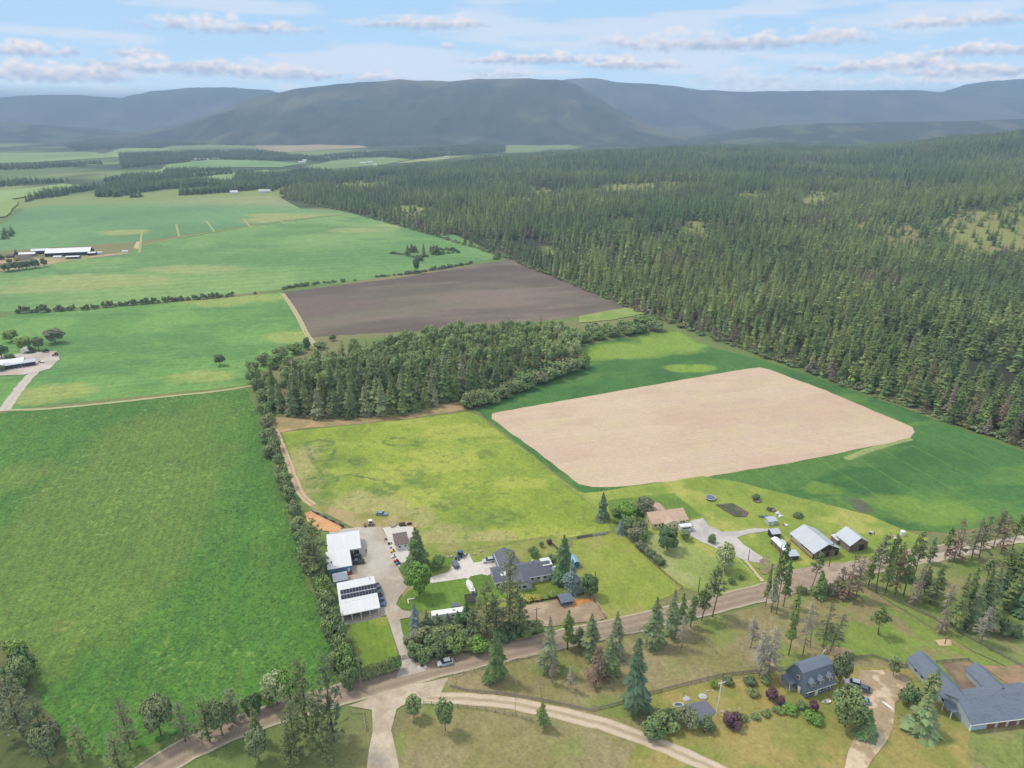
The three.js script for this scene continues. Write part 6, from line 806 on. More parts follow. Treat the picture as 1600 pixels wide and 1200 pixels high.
// --- vehicles
function wheel(parent, x, z, r = 0.36) { const w = new THREE.Group(); w.name = 'wheel'; w.position.set(x, r, z); parent.add(w); part('tyre', new THREE.CylinderGeometry(r, r, 0.24, 16).rotateX(Math.PI / 2), M.tyre, w); part('rim', new THREE.CylinderGeometry(r * 0.6, r * 0.6, 0.26, 10).rotateX(Math.PI / 2), M.rim, w); }
function side(pts, W, bev = 0.06) { const s = new THREE.Shape(pts.map(([x, y]) => new THREE.Vector2(x, y))), g = new THREE.ExtrudeGeometry(s, { depth: W - 2 * bev, bevelEnabled: true, bevelSize: bev, bevelThickness: bev, bevelSegments: 2 }); g.translate(0, 0, -W / 2 + bev); return g; }
function car(name, label, cat, type, pm, px, py, th) {
  const [x, z] = at(px, py), g = thing(name, label, cat, x, 0, z, th * RAD), W = 1.84;
  if (type === 'pickup') {
    part('body', side([[-2.6, 0.42], [-2.6, 0.98], [-2.3, 1.06], [-1.3, 1.12], [0.55, 1.12], [2.6, 1.12], [2.65, 0.5], [2.3, 0.4], [-2.4, 0.36]], W), pm, g); part('cabin', side([[-1.35, 1.1], [-0.75, 1.72], [0.4, 1.74], [0.6, 1.1]], W - 0.16), M.glass, g); part('cab_roof', box(1.2, 0.08, W - 0.22, -0.15, 1.8, 0), pm, g); part('cargo_bed', box(1.85, 0.06, W - 0.36, 1.6, 1.2, 0), M.dark, g); for (const s of [-1, 1]) part('bed_side', box(2, 0.14, 0.1, 1.6, 1.24, s * (W / 2 - 0.08)), pm, g);
  } else if (type === 'van') {
    part('body', side([[-2.9, 0.4], [-2.9, 1.2], [-2.6, 1.4], [-2.0, 2.55], [2.9, 2.65], [2.95, 0.5], [2.6, 0.38]], 2.2), pm, g); part('windscreen', box(0.08, 0.9, 1.9, -2.42, 1.9, 0).translate(0, 0, 0), M.glass, g); for (const s of [-1, 1]) { part('side_window', box(3.4, 0.55, 0.05, 0.4, 1.85, s * 1.1), M.glass, g); part('stripe', box(5.2, 0.16, 0.04, 0, 1.2, s * 1.105), M.blue, g); } part('roof_unit', box(0.9, 0.25, 0.9, 0.6, 2.72, 0), M.trim, g);
  } else {
    const suv = type === 'suv', h = suv ? 1.74 : 1.46; part('body', side([[-2.3, 0.4], [-2.32, 0.82], [-1.95, 0.96], [-1.05, 1.04], [2.2, 1.08], [2.32, 0.6], [2.2, 0.38], [-2.1, 0.34]], W), pm, g); part('cabin', side([[-1.15, 1.02], [-0.45, h - 0.06], [1.5, h - 0.06], [2.1, 1.05]], W - 0.18), M.glass, g); part('cabin_roof', box(1.9, 0.07, W - 0.3, 0.55, h + 0.02, 0), pm, g);
  }
  const v = type === 'van' ? 1 : W / 2 - 0.08, xs = type === 'pickup' ? [-1.7, 1.75] : type === 'van' ? [-1.9, 1.9] : [-1.45, 1.4]; for (const a of xs) for (const s of [-1, 1]) wheel(g, a, s * v);
  const fx = type === 'van' ? -2.96 : type === 'pickup' ? -2.66 : -2.37, bx = -fx + 0.02; for (const s of [-1, 1]) { part('headlight', box(0.06, 0.14, 0.36, fx, 0.76, s * 0.62), M.lamp, g); part('tail_light', box(0.06, 0.2, 0.22, bx, 0.86, s * 0.72), M.tail, g); }
  return g;
}
car('parked_car', 'white station wagon parked on the edge of the gravel road', 'car', 'suv', PAINT.silver, 695.5, 1038, 17);
car('pickup_truck', 'white pickup truck beside the gambrel house', 'truck', 'suv', PAINT.white, 1333, 1070, -22); car('parked_car', 'grey car behind the leafy tree at the gambrel house', 'car', 'car', PAINT.grey, 1346, 1078, -25); car('parked_car', 'teal car nearest the bottom at the gambrel house', 'car', 'car', PAINT.teal, 1345, 1098, -10);
car('parked_car', 'dark car parked first below the open doors of the largest workshop', 'car', 'suv', PAINT.dark, 555.5, 873.5, 12); car('pickup_truck', 'black pickup beside the blue walled workshop', 'truck', 'pickup', PAINT.dark, 558, 881, 12); car('pickup_truck', 'dark pickup truck at the upper right corner of the panel shed', 'truck', 'pickup', PAINT.grey, 591, 922, 112); car('pickup_truck', 'blue pickup truck at the lower right side of the panel shed', 'truck', 'pickup', PAINT.blue, 596.5, 941, 108);
car('camper_van', 'white camper van in front of the peach bungalow', 'van', 'van', PAINT.white, 1072, 829, 192); car('parked_car', 'blue grey old car standing in the worn pasture edge', 'car', 'car', PAINT.teal, 596.5, 805, 174); car('parked_car', 'silver car on the concrete drive beside the house', 'car', 'suv', PAINT.silver, 764, 878, 14);
// trailers, boat, loader, tractors
{ const [x, z] = at(700, 966), g = thing('trailer', 'long white trailer behind the row of spruces', 'trailer', x, 0, z, 12 * RAD); part('body', new RoundedBoxGeometry(10.5, 2.3, 2.5, 3, 0.18).translate(0, 1.75, 0), M.trim, g); part('roof_hatch', box(0.9, 0.16, 0.8, 2, 2.98, 0), M.alu, g); part('hitch', box(1.4, 0.12, 0.2, -5.8, 0.6, 0), M.dark, g); for (const a of [-0.6, 0.6]) for (const s of [-1, 1]) wheel(g, a, s * 1.15); for (const a of [-3, 1.6, 3.6]) { const w = part('window', box(1.1, 0.6, 0.06), M.trim, g); w.position.set(a, 1.9, 1.26); part('pane', box(0.95, 0.46, 0.03), M.glass, w).position.z = 0.03; } }
{ const [x, z] = at(712, 951), g = thing('trailer', 'small trailer with dark cover behind the long white trailer', 'trailer', x, 0, z, 12 * RAD); part('bed', box(3, 0.5, 1.8, 0, 0.75, 0), M.alu, g); part('cover', new RoundedBoxGeometry(3, 0.7, 1.8, 2, 0.15).translate(0, 1.3, 0), M.slateWall, g); for (const s of [-1, 1]) wheel(g, 0, s * 0.98); }
{ const [x, z] = at(735, 921), g = thing('boat', 'white covered boat on a trailer in the middle of the lawn', 'boat', x, 0, z, 110 * RAD); const f = new THREE.Shape(); f.moveTo(-3, -0.8); f.lineTo(1.4, -1); f.quadraticCurveTo(2.9, -0.6, 3.4, 0); f.quadraticCurveTo(2.9, 0.6, 1.4, 1); f.lineTo(-3, 0.8); f.lineTo(-3, -0.8); part('hull', new THREE.ExtrudeGeometry(f, { depth: 0.8, bevelEnabled: true, bevelSize: 0.12, bevelThickness: 0.15, bevelSegments: 2 }).rotateX(-Math.PI / 2).translate(0, 0.75, 0), M.trim, g); part('cover', new THREE.SphereGeometry(1, 18, 8, 0, 6.2832, 0, 1.57).scale(2.5, 0.75, 0.95).translate(-0.2, 1.7, 0), M.whiteWall, g); part('motor', box(0.4, 0.9, 0.4, -3.3, 1.2, 0), M.dark, g); part('trailer_frame', box(5.4, 0.12, 1.2, -0.2, 0.5, 0), M.alu, g); for (const s of [-1, 1]) wheel(g, -0.8, s * 0.9, 0.3); }
{ const [x, z] = at(737, 944), g = thing('pergola', 'reddish wooden pergola frame with dark slatted roof on the lawn', 'pergola', x, 0, z, 14 * RAD); for (const a of [-1.9, 1.9]) for (const b of [-1.9, 1.9]) part('post', box(0.18, 2.4, 0.18, a, 1.2, b), M.brownWood, g); for (const b of [-1.9, 1.9]) part('beam', box(4.4, 0.2, 0.16, 0, 2.45, b), M.brownWood, g); for (const [i, b] of [-1.8, -0.6, 0.6, 1.8].entries()) part('slat', box(4.2, 0.08, 0.86, 0, 2.6, b * 0.92), i % 2 ? M.dark : M.black, g); part('bench', box(3.4, 0.45, 0.5, 0, 0.25, -1.3), M.brownWood, g); }
{ const [x, z] = at(579, 821), g = thing('loader', 'small tan skid loader with white cab roof behind the gravel yard', 'loader', x, 0, z, 20 * RAD); part('body', new RoundedBoxGeometry(2.4, 0.9, 1.5, 2, 0.1).translate(0.2, 0.9, 0), M.paleWood, g); part('cab', box(1.1, 1.1, 1.2, 0, 1.8, 0), M.glass, g); part('cab_roof', box(1.5, 0.12, 1.5, 0, 2.42, 0), M.trim, g); for (const s of [-1, 1]) part('arm', box(2.4, 0.18, 0.14, -0.9, 1.15, s * 0.85).rotateZ(0.15), M.brownWood, g); part('bucket', side([[-2.6, 0.2], [-2.5, 0.9], [-2.0, 0.9], [-1.8, 0.25]], 1.9, 0.03), M.brownWood, g); for (const a of [-0.6, 0.9]) for (const s of [-1, 1]) wheel(g, a, s * 0.85, 0.42); }
function tractor(label, mat, px, py, th) { const [x, z] = at(px, py), g = thing('tractor', label, 'tractor', x, 0, z, th * RAD); part('hood', new RoundedBoxGeometry(1.8, 0.8, 0.8, 2, 0.1).translate(-1, 1.2, 0), mat, g); part('cab', box(1.4, 1.3, 1.4, 0.5, 2, 0), M.glass, g); part('cab_roof', box(1.6, 0.12, 1.5, 0.5, 2.7, 0), mat, g); for (const s of [-1, 1]) { wheel(g, 0.8, s * 0.9, 0.85); wheel(g, -1.4, s * 0.75, 0.5); } }
tractor('blue tractor under the long shed roof of the left farm', M.blue, 33, 574.5, 30); tractor('red tractor at the right of the left farmyard', M.red, 87, 556.5, 20); tractor('dark tractor behind the long shed of the left farm', M.dark, 72, 551, 25);
{ const [x, z] = at(712, 885), g = thing('trailer', 'dark folded camping trailer at the upper end of the concrete drive', 'trailer', x, 0, z, 110 * RAD); part('body', new RoundedBoxGeometry(3.6, 1.1, 2, 3, 0.15).translate(0, 1, 0), M.slateWall, g); part('hitch', box(1.2, 0.1, 0.16, -2.3, 0.5, 0), M.dark, g); for (const s of [-1, 1]) wheel(g, 0, s * 1, 0.3); }
{ const [x, z] = at(640, 820), g = thing('quad_bike', 'dark quad bike at the edge of the bright pasture', 'quad bike', x, 0, z, 20 * RAD); part('body', side([[-0.9, 0.4], [-0.7, 0.85], [0.1, 0.95], [0.9, 0.8], [0.9, 0.45]], 0.8, 0.05), M.dark, g); part('handlebar', box(0.06, 0.06, 0.9, -0.35, 1.15, 0), M.black, g); for (const a of [-0.7, 0.7]) for (const s of [-1, 1]) wheel(g, a, s * 0.5, 0.3); }
// things on the gravel pad
for (const [px, py, l, m, w, h, d] of [[603, 844, 'grey crate nearest the top of the gravel pad edge', 'slateWall', 0.9, 0.6, 0.7], [608, 851, 'dark bin left of the brown roofed garage', 'dark', 0.8, 0.8, 0.7], [611.5, 850, 'pink bin beside the dark bin on the gravel pad', 'terra', 0.5, 0.5, 0.5], [611, 857, 'small red box on the gravel pad', 'red', 0.6, 0.5, 0.6], [626, 857.5, 'dark green tub in front of the garage', 'slateWall', 0.9, 0.7, 0.8], [632, 856.5, 'second dark tub in front of the garage', 'teal', 0.9, 0.7, 0.8]]) { const [x, z] = at(px, py), g = thing('storage_bin', l, 'bin', x, 0, z, 0.3); part('body', new RoundedBoxGeometry(w, h, d, 2, 0.06).translate(0, h / 2, 0), M[m], g); part('lid', box(w + 0.06, 0.06, d + 0.06, 0, h + 0.02, 0), M.dark, g); }
for (const [px, py, l, m] of [[613.5, 862.5, 'yellow ride-on mower on the gravel pad', 'yellow'], [619, 878, 'red ride-on mower at the lower end of the gravel pad', 'red'], [622, 882, 'blue small cart behind the red mower', 'blue'], [615, 871, 'white small cart with dark wheels on the gravel pad', 'trim'], [546.5, 897.5, 'red small trailer beside the blue shed', 'red']]) { const [x, z] = at(px, py), g = thing('mower', l, /cart/.test(l) ? 'cart' : /trailer/.test(l) ? 'trailer' : 'mower', x, 0, z, 0.6); part('body', side([[-0.9, 0.3], [-0.8, 0.7], [0, 0.75], [0.9, 0.6], [0.9, 0.3]], 0.8, 0.05), M[m], g); part('seat', box(0.45, 0.4, 0.5, 0.35, 0.9, 0), M.black, g); for (const a of [-0.55, 0.55]) for (const s of [-1, 1]) wheel(g, a, s * 0.48, 0.26); }
{ const [x, z] = at(791, 870), g = thing('patio_umbrella', 'bright yellow patio umbrella behind the house', 'umbrella', x, 0, z); part('pole', new THREE.CylinderGeometry(0.04, 0.04, 2.4, 8).translate(0, 1.2, 0), M.alu, g); part('canopy', new THREE.ConeGeometry(1.25, 0.7, 8).translate(0, 2.5, 0), M.yellow, g); }
{ const [x, z] = at(1410, 836), g = thing('water_tank', 'round white tank at the field edge by the wood', 'tank', x, 0, z); part('tank', new THREE.CylinderGeometry(1, 1, 1.7, 20).translate(0, 0.85, 0), M.trim, g); part('lid', new THREE.SphereGeometry(1, 20, 6, 0, 6.2832, 0, 1.57).scale(1, 0.3, 1).translate(0, 1.7, 0), M.trim, g); }
for (const [px, py, l] of [[1203, 779 + 0, 'round stone fire pit in the farmyard grass'], [1183, 783, 'second round fire pit left of the first'], [1205, 797, 'round fire ring with sand beside the metal shed']].slice(1)) { const [x, z] = at(px, py), g = thing('fire_pit', l, 'fire pit', x, 0, z); part('ring', new THREE.TorusGeometry(1.5, 0.35, 6, 20).rotateX(Math.PI / 2).translate(0, 0.15, 0), M.brownWood, g); part('sand', new THREE.CylinderGeometry(1.3, 1.3, 0.1, 20).translate(0, 0.09, 0), M.paleWood, g); }
{ const [x, z] = at(1110, 780), g = thing('trampoline', 'round grey trampoline in the farmyard grass above the vegetable bed', 'trampoline', x, 0, z, 0.2); part('mat', new THREE.CylinderGeometry(2, 2, 0.06, 24).translate(0, 0.85, 0), M.slateWall, g); part('rim', new THREE.TorusGeometry(2.1, 0.16, 6, 28).rotateX(Math.PI / 2).translate(0, 0.87, 0), M.greyWall, g); for (let i = 0; i < 6; i++) part('leg', new THREE.CylinderGeometry(0.05, 0.05, 0.9, 6).translate(Math.cos(i * 1.047) * 2, 0.43, Math.sin(i * 1.047) * 2), M.alu, g); }
{ const P4 = W([[1057, 1104], [1103, 1096], [1118, 1113], [1104, 1128], [1090, 1128]]), cx = P4.reduce((a, p) => a + p[0], 0) / 5, cz = P4.reduce((a, p) => a + p[1], 0) / 5, s = new THREE.Shape(P4.map(([x, z]) => new THREE.Vector2(x - cx, -(z - cz)))), g = thing('covered_pool', 'dark grey covered pool at the bottom of the golden garden', 'pool', cx, 0, cz); part('cover', new THREE.ExtrudeGeometry(s, { depth: 0.25, bevelEnabled: true, bevelSize: 0.15, bevelThickness: 0.06, bevelSegments: 1 }).rotateX(-Math.PI / 2), mt([0.16, 0.17, 0.21], 0.55, texMetal), g); part('edge', new THREE.ExtrudeGeometry(new THREE.Shape(s.getPoints().map((p) => p.clone().multiplyScalar(1.09))), { depth: 0.12, bevelEnabled: false }).rotateX(-Math.PI / 2), M.darkWood, g); }
{ const [x, z] = at(1060, 1102), g = thing('pond_basin', 'small dark water basin with grey rim left of the covered pool', 'basin', x, 0, z); part('rim', new THREE.TorusGeometry(0.9, 0.22, 6, 18).rotateX(Math.PI / 2).scale(1.5, 1, 0.8).translate(0, 0.16, 0), M.concrete, g); part('water', new THREE.CylinderGeometry(0.9, 0.9, 0.08, 18).scale(1.5, 1, 0.8).translate(0, 0.12, 0), mt([0.05, 0.09, 0.1], 0.1), g); }
function rock(label, px, py, s, m = M.concrete, group) { const g = new THREE.IcosahedronGeometry(s, 2), a = g.attributes.position; for (let i = 0; i < a.count; i++) { const k = 1 + 0.25 * noise(a.getX(i) * 2 / s + px, a.getY(i) * 2 / s + a.getZ(i) / s); a.setXYZ(i, a.getX(i) * k * 1.2, a.getY(i) * k * 0.7, a.getZ(i) * k); } g.computeVertexNormals(); const [x, z] = at(px, py), o = solo('boulder', g, m, label, 'boulder', group); o.position.set(x, s * 0.35, z); }
rock('pale grey boulder left above the covered pool', 1073, 1094, 0.9); rock('pale boulder right above the covered pool', 1098, 1090, 0.9); rock('cream boulder beside the maroon shrub', 1129, 1113, 0.6, M.paleWood); for (const [x, y] of [[1106, 1080], [1102, 1083], [1114, 1080], [1141, 1110], [1156, 1108], [1170, 1125], [1187, 1120]]) rock('small pale stone lying in the golden garden grass', x, y, 0.35, M.paleWood, 'stones in the golden garden');
for (const [x, y] of [[700, 871], [706, 870], [688, 874], [728, 868], [752, 862], [742, 866], [680, 876]]) rock('pale stone in the rubble line above the concrete drive', x, y, 0.55, M.paleWood, 'stones above the concrete drive');
{ const [x, z] = at(1387, 1103), g = thing('canoe', 'white upturned canoe lying on the gravel right of the gambrel house', 'canoe', x, 0, z, 118 * RAD); part('hull', new THREE.SphereGeometry(1, 20, 10, 0, 6.2832, 0, 1.57).scale(2.1, 0.5, 0.5), M.trim, g); part('keel', box(3.6, 0.06, 0.06, 0, 0.42, 0), M.alu, g); }
{ const [x, z] = at(1291, 1098), g = thing('garden_boat', 'small white dinghy in front of the gambrel house', 'dinghy', x, 0, z, 10 * RAD); part('hull', new THREE.SphereGeometry(1, 18, 8, 0, 6.2832, 1.57, 1.57).scale(1.3, 0.5, 0.6).translate(0, 0.5, 0), M.trim, g); part('thwart', box(0.3, 0.06, 1.0, 0, 0.42, 0), M.paleWood, g); part('rim', new THREE.TorusGeometry(1, 0.06, 5, 22).rotateX(Math.PI / 2).scale(1.3, 1, 0.6).translate(0, 0.5, 0), M.trim, g); }
{ const [x, z] = at(659, 1043), g = thing('culvert_slab', 'white concrete slab with a dark box beside the road gate', 'slab', x, 0, z, 15 * RAD); part('slab', box(2.8, 0.2, 1.7, 0, 0.1, 0), M.concrete, g); part('box', box(0.8, 0.6, 0.6, 0.1, 0.5, -0.4), M.dark, g); }
{ const [x, z] = at(640, 940), g = thing('lawn_planter', 'white angled timber planter edge on the lawn by the driveway', 'planter', x, 0, z, 14 * RAD); part('beam', box(2.4, 0.3, 0.3, 0.6, 0.35, -0.8), M.trim, g); part('beam', box(0.3, 0.3, 2.2, -0.5, 0.36, 0.4), M.trim, g); for (const [a, b] of [[1.6, -0.8], [-0.5, 1.3]]) part('foot', box(0.2, 0.35, 0.2, a, 0.17, b), M.trim, g); }
// white things by the pasture fence: board stacks
{ const [x, z] = at(925, 838), g = thing('board_wall', 'long pale board wall between pasture and horse paddock', 'fence', x, 0, z, 14 * RAD); for (let i = 0; i < 8; i++) part('board', box(1.5, 1.1, 0.12, -5.4 + i * 1.55, 0.6, 0), i < 4 ? M.greyWood : M.concrete, g); for (let i = 0; i < 9; i++) part('post', box(0.14, 1.4, 0.14, -6.2 + i * 1.55, 0.7, 0.14), M.greyWood, g); }
{ const A = at(928, 936), B = at(947, 967), L = Math.hypot(B[0] - A[0], B[1] - A[1]), g = thing('timber_wall', 'low pale timber wall at the right end of the dirt lot', 'wall', (A[0] + B[0]) / 2, 0, (A[1] + B[1]) / 2, Math.atan2(-(B[1] - A[1]), B[0] - A[0])); for (let i = 0; i < 5; i++) part('plank', box(L / 5 - 0.03, 0.8, 0.3, -L / 2 + (i + 0.5) * L / 5, 0.4, 0), i % 2 ? M.paleWood : M.greyWood, g); }
{ const A = at(488, 800), B = at(537, 824), L = Math.hypot(B[0] - A[0], B[1] - A[1]), g = thing('retaining_wall', 'dark low retaining wall behind the orange sand strip', 'wall', (A[0] + B[0]) / 2, 0, (A[1] + B[1]) / 2, Math.atan2(-(B[1] - A[1]), B[0] - A[0])); for (let i = 0; i < 8; i++) part('block', box(L / 8 - 0.04, 0.9, 0.5, -L / 2 + (i + 0.5) * L / 8, 0.45, 0), i % 2 ? M.darkWood : M.slateWall, g); }

// clutter round the barns and yards
function heap(name, label, cat, px, py, pieces, seed) { const [x, z] = at(px, py), r = rng(seed), g = thing(name, label, cat, x, 0, z, r() * 3); for (const [m, n, s] of pieces) for (let i = 0; i < n; i++) { const a = r() * 6.28, q = r() * s * 1.1, h = s * (0.3 + 0.5 * r()); part('piece', box(s * (0.5 + r()), h, s * (0.3 + 0.5 * r()), Math.cos(a) * q, h / 2, Math.sin(a) * q * 0.7, r() * 3, (r() - 0.5) * 0.2), M[m], g); } }
heap('scrap_heap', 'white scrap heap beside the grey metal shed in the grass', 'scrap heap', 1216, 805.5, [['trim', 6, 1.3], ['greyWall', 3, 1]], 1); heap('scrap_heap', 'white and rusty scrap heap between the black shed and the big barn', 'scrap heap', 1228, 822, [['trim', 4, 1], ['redDoor', 3, 1], ['concrete', 3, 0.8]], 2); heap('scrap_heap', 'grey scrap heap at the right corner of the log barn', 'scrap heap', 1362, 834, [['greyRoof', 5, 1.3], ['dark', 3, 1]], 3); heap('scrap_heap', 'brown scrap heap left of the low shed at the log barn', 'scrap heap', 1302, 836, [['greyWood', 4, 1.1], ['terra', 2, 0.9]], 4); heap('log_heap', 'heap of dark logs behind the gravel pad', 'log heap', 627, 822, [['darkWood', 6, 1.4], ['brownWood', 4, 1.2]], 5); heap('timber_heap', 'orange timber heap between the loader and the dark logs', 'timber heap', 613, 822, [['paleWood', 7, 1.3], ['orange', 1, 0.6]], 6); heap('scrap_heap', 'dark scrap heap at the left of the grey metal shed', 'scrap heap', 1192, 808, [['slateWall', 4, 1.4]], 7); heap('rubble_heap', 'rubble heap with pale blocks at the top of the concrete drive', 'rubble heap', 727, 868, [['concrete', 5, 1], ['brownWood', 3, 1], ['dark', 2, 0.9]], 8); heap('scrap_heap', 'long pile of farm gear right of the long shed in the left farmyard', 'scrap heap', 66, 567, [['trim', 5, 1.8], ['dark', 4, 1.6], ['brownWood', 4, 1.5]], 9); heap('straw_heap', 'pale straw bales on the ground by the round white tank', 'straw heap', 1400, 842, [['paleWood', 5, 1.2], ['trim', 2, 1]], 10);
tractor('blue tractor with loader among the rubble at the top of the concrete drive', M.blue, 718, 872, 60);
// --- fences
function fence(name, label, px, o = {}) {
  const { h = 1.25, gap = 2.7, rails = 2, mat = M.greyWood, boards = false, ps = 0.13 } = o, p = W(px), g = thing(name, label, 'fence', p[0][0], 0, p[0][1]); const pg = box(ps, h, ps, 0, h / 2, 0); let first = true;
  for (let i = 1; i < p.length; i++) {
    const [ax, az] = p[i - 1], [bx, bz] = p[i], L = Math.hypot(bx - ax, bz - az), n = Math.max(1, Math.round(L / gap)), a = Math.atan2(-(bz - az), bx - ax), rg = box(L / n - 0.02, boards ? 0.16 : 0.1, 0.06);
    for (let k = first ? 0 : 1; k <= n; k++) { const t = k / n, q = part('post', pg, mat, g); q.position.set(lerp(ax, bx, t) - p[0][0], 0, lerp(az, bz, t) - p[0][1]); q.rotation.y = a; }
    first = false;
    for (let k = 0; k < n; k++) for (let r = 0; r < rails; r++) { const t = (k + 0.5) / n, q = part('rail', rg, mat, g); q.position.set(lerp(ax, bx, t) - p[0][0] + Math.sin(a) * 0.09, h * (0.38 + 0.5 * r / Math.max(1, rails - 1)), lerp(az, bz, t) - p[0][1] + Math.cos(a) * 0.09); q.rotation.y = a; }
  }
  return g;
}
fence('wooden_fence', 'grey wooden rail fence curving from the lane past the big blue green spruce', [[704, 1074], [730, 1081], [790, 1086], [860, 1098], [922, 1112], [965, 1101], [1020, 1084], [1080, 1068], [1130, 1056], [1190, 1050]], { rails: 3, boards: true });
fence('wooden_fence', 'short curved pale fence at the lane entrance by the road', [[712, 1072], [709, 1058], [740, 1049], [790, 1037]], { mat: M.paleWood });
fence('wooden_fence', 'wire and post fence along the near side of the road', [[790, 1037], [860, 1020], [930, 1003], [1000, 986]], { mat: M.greyWood, h: 1.1, gap: 4, ps: 0.1 });
fence('wooden_fence', 'wooden fence on the lower side of the pale lane', [[662, 1100], [700, 1103], [760, 1110], [830, 1126]], {});
fence('wooden_fence', 'short fence at the left of the gravel junction', [[548, 1114], [568, 1114], [572, 1140]], { mat: M.paleWood });
fence('wooden_fence', 'dark wooden fence running along the front of the right hand wood', [[1344, 914], [1380, 931], [1420, 949], [1460, 968], [1500, 990], [1560, 1022], [1610, 1050]], { mat: M.greyWood, rails: 3, boards: true });
fence('wooden_fence', 'brown fence behind the gambrel house yard', [[1322, 1031], [1345, 1028], [1362, 1026], [1385, 1034], [1405, 1043], [1426, 1040]], { rails: 3, boards: true, mat: M.greyWood });
fence('wooden_fence', 'thin fence left of the gambrel house', [[1194, 1052], [1220, 1047], [1238, 1044]], {});
fence('wooden_fence', 'fence round the upper end of the stable yard', [[1462, 1036], [1513, 1032], [1545, 1063]], { rails: 3, boards: true, mat: M.greyWood });
fence('wooden_fence', 'broken fence in the middle of the brown pasture', [[1098, 1000], [1110, 1010], [1118, 1020]], { mat: M.paleWood });
fence('garden_fence', 'dark board fence between the front lawn and the dirt lot', [[817, 945], [860, 938], [912, 929]], { h: 1.1, rails: 4, boards: true, mat: M.darkWood, gap: 2.4 });
fence('paddock_fence', 'dark post fence between the paddock and the bungalow lawn', [[972, 833], [1000, 862], [1030, 890], [1066, 921]], { mat: M.brownWood, h: 1.2, gap: 3 });
fence('paddock_fence', 'thin post fence between the bright pasture and the grain field', [[742, 644], [800, 690], [870, 745], [930, 795], [958, 829]], { mat: M.paleWood, h: 1.2, gap: 5, rails: 1, ps: 0.12 });
fence('paddock_fence', 'post fence at the foot of the bright pasture above the garden', [[700, 866], [780, 852], [860, 838], [900, 834]], { mat: M.paleWood, h: 1.1, gap: 4, rails: 1 });
fence('garden_fence', 'brown board fence section behind the tall dark spruce', [[861, 850], [876, 865]], { h: 1.5, rails: 5, boards: true, mat: M.brownWood, gap: 2.4 });
fence('lawn_fence', 'wire fence at the left of the striped lawn strip', [[547, 978], [552, 1005], [558, 1030], [563, 1056]], { mat: M.greyWood, h: 1.2, gap: 3.2, rails: 2, ps: 0.1 });
fence('wooden_fence', 'white edging rail at the planting bed by the grey drive', [[1152, 872], [1165, 886], [1184, 903]], { mat: M.trim, h: 0.6, rails: 1 });
// the driveway gate
{ const A = at(625.5, 1031), B = at(646.5, 1026), L = Math.hypot(B[0] - A[0], B[1] - A[1]), g = thing('driveway_gate', 'dark metal double gate across the driveway', 'gate', (A[0] + B[0]) / 2, 0, (A[1] + B[1]) / 2, Math.atan2(-(B[1] - A[1]), B[0] - A[0])); for (const s of [-1, 1]) { part('post', box(0.24, 1.7, 0.24, s * L / 2, 0.85, 0), M.dark, g); const leaf = new THREE.Group(); leaf.name = 'gate_leaf'; leaf.position.set(s * L / 4, 0, 0); g.add(leaf); for (const y of [0.3, 0.75, 1.35]) part('bar', box(L / 2 - 0.2, 0.08, 0.06, 0, y, 0), M.black, leaf); for (let i = 0; i < 6; i++) part('bar', box(0.06, 1.15, 0.05, -L / 4 + 0.25 + i * (L / 2 - 0.5) / 5, 0.82, 0), M.black, leaf); part('emblem', new THREE.TorusGeometry(0.22, 0.05, 6, 14).translate(0, 1.05, 0.05), M.black, leaf); } }
{ const A = at(623, 1032), B = at(621.5, 1046), L = Math.hypot(B[0] - A[0], B[1] - A[1]), g = thing('gate_wing', 'dark fence panel left of the driveway gate', 'fence', (A[0] + B[0]) / 2, 0, (A[1] + B[1]) / 2, Math.atan2(-(B[1] - A[1]), B[0] - A[0])); part('panel', box(L, 1.3, 0.08, 0, 0.7, 0), M.dark, g); part('post', box(0.16, 1.6, 0.16, L / 2, 0.8, 0), M.trim, g); }
// poles
function pole(label, px, py, ty, o = {}) { const [x, z] = at(px, py), h = topAt(z, ty), g = thing('utility_pole', label, 'pole', x, 0, z, TH, o.group); const k = o.mat || M.brownWood; part('pole', new THREE.CylinderGeometry(0.11, 0.17, h, 8).translate(0, h / 2, 0), k, g); if (!o.plain) { part('crossarm', box(2.2, 0.14, 0.12, 0, h - 0.6, 0.1), k, g); for (const s of [-0.9, 0, 0.9]) part('insulator', new THREE.CylinderGeometry(0.05, 0.06, 0.2, 6).translate(s, h - 0.42, 0.1), M.trim, g); } if (o.lamp) part('lamp_head', box(0.5, 0.2, 0.3, 0.3, h - 0.2, 0), M.trim, g); if (o.lean) g.rotation.z = o.lean; return g; }
pole('dark utility pole by the road at the dirt lot', 838, 987, 949); pole('utility pole in front of the big barn', 1295, 886, 848); pole('thin utility pole beside the road at the hedge end', 565, 1080, 1006, { plain: true, mat: M.greyWood }); pole('yard lamp pole near the corner of the bungalow lawn', 1091, 925, 900, { plain: true, lamp: true }); pole('post in the horse paddock near the round dark tree', 930, 905, 892, { plain: true }); pole('pale leaning pole beside the covered pool', 1119, 1118, 1064, { mat: M.trim, lean: -0.02 }); pole('pole at the end of the grey gravel drive', 1169, 876, 859, { plain: true }); pole('thin bare pole in the middle right of the meadow', 1476, 1007, 996, { plain: true });
pole('power pole in the farmyard left of the sheds', 1213, 905, 850, { plain: true });

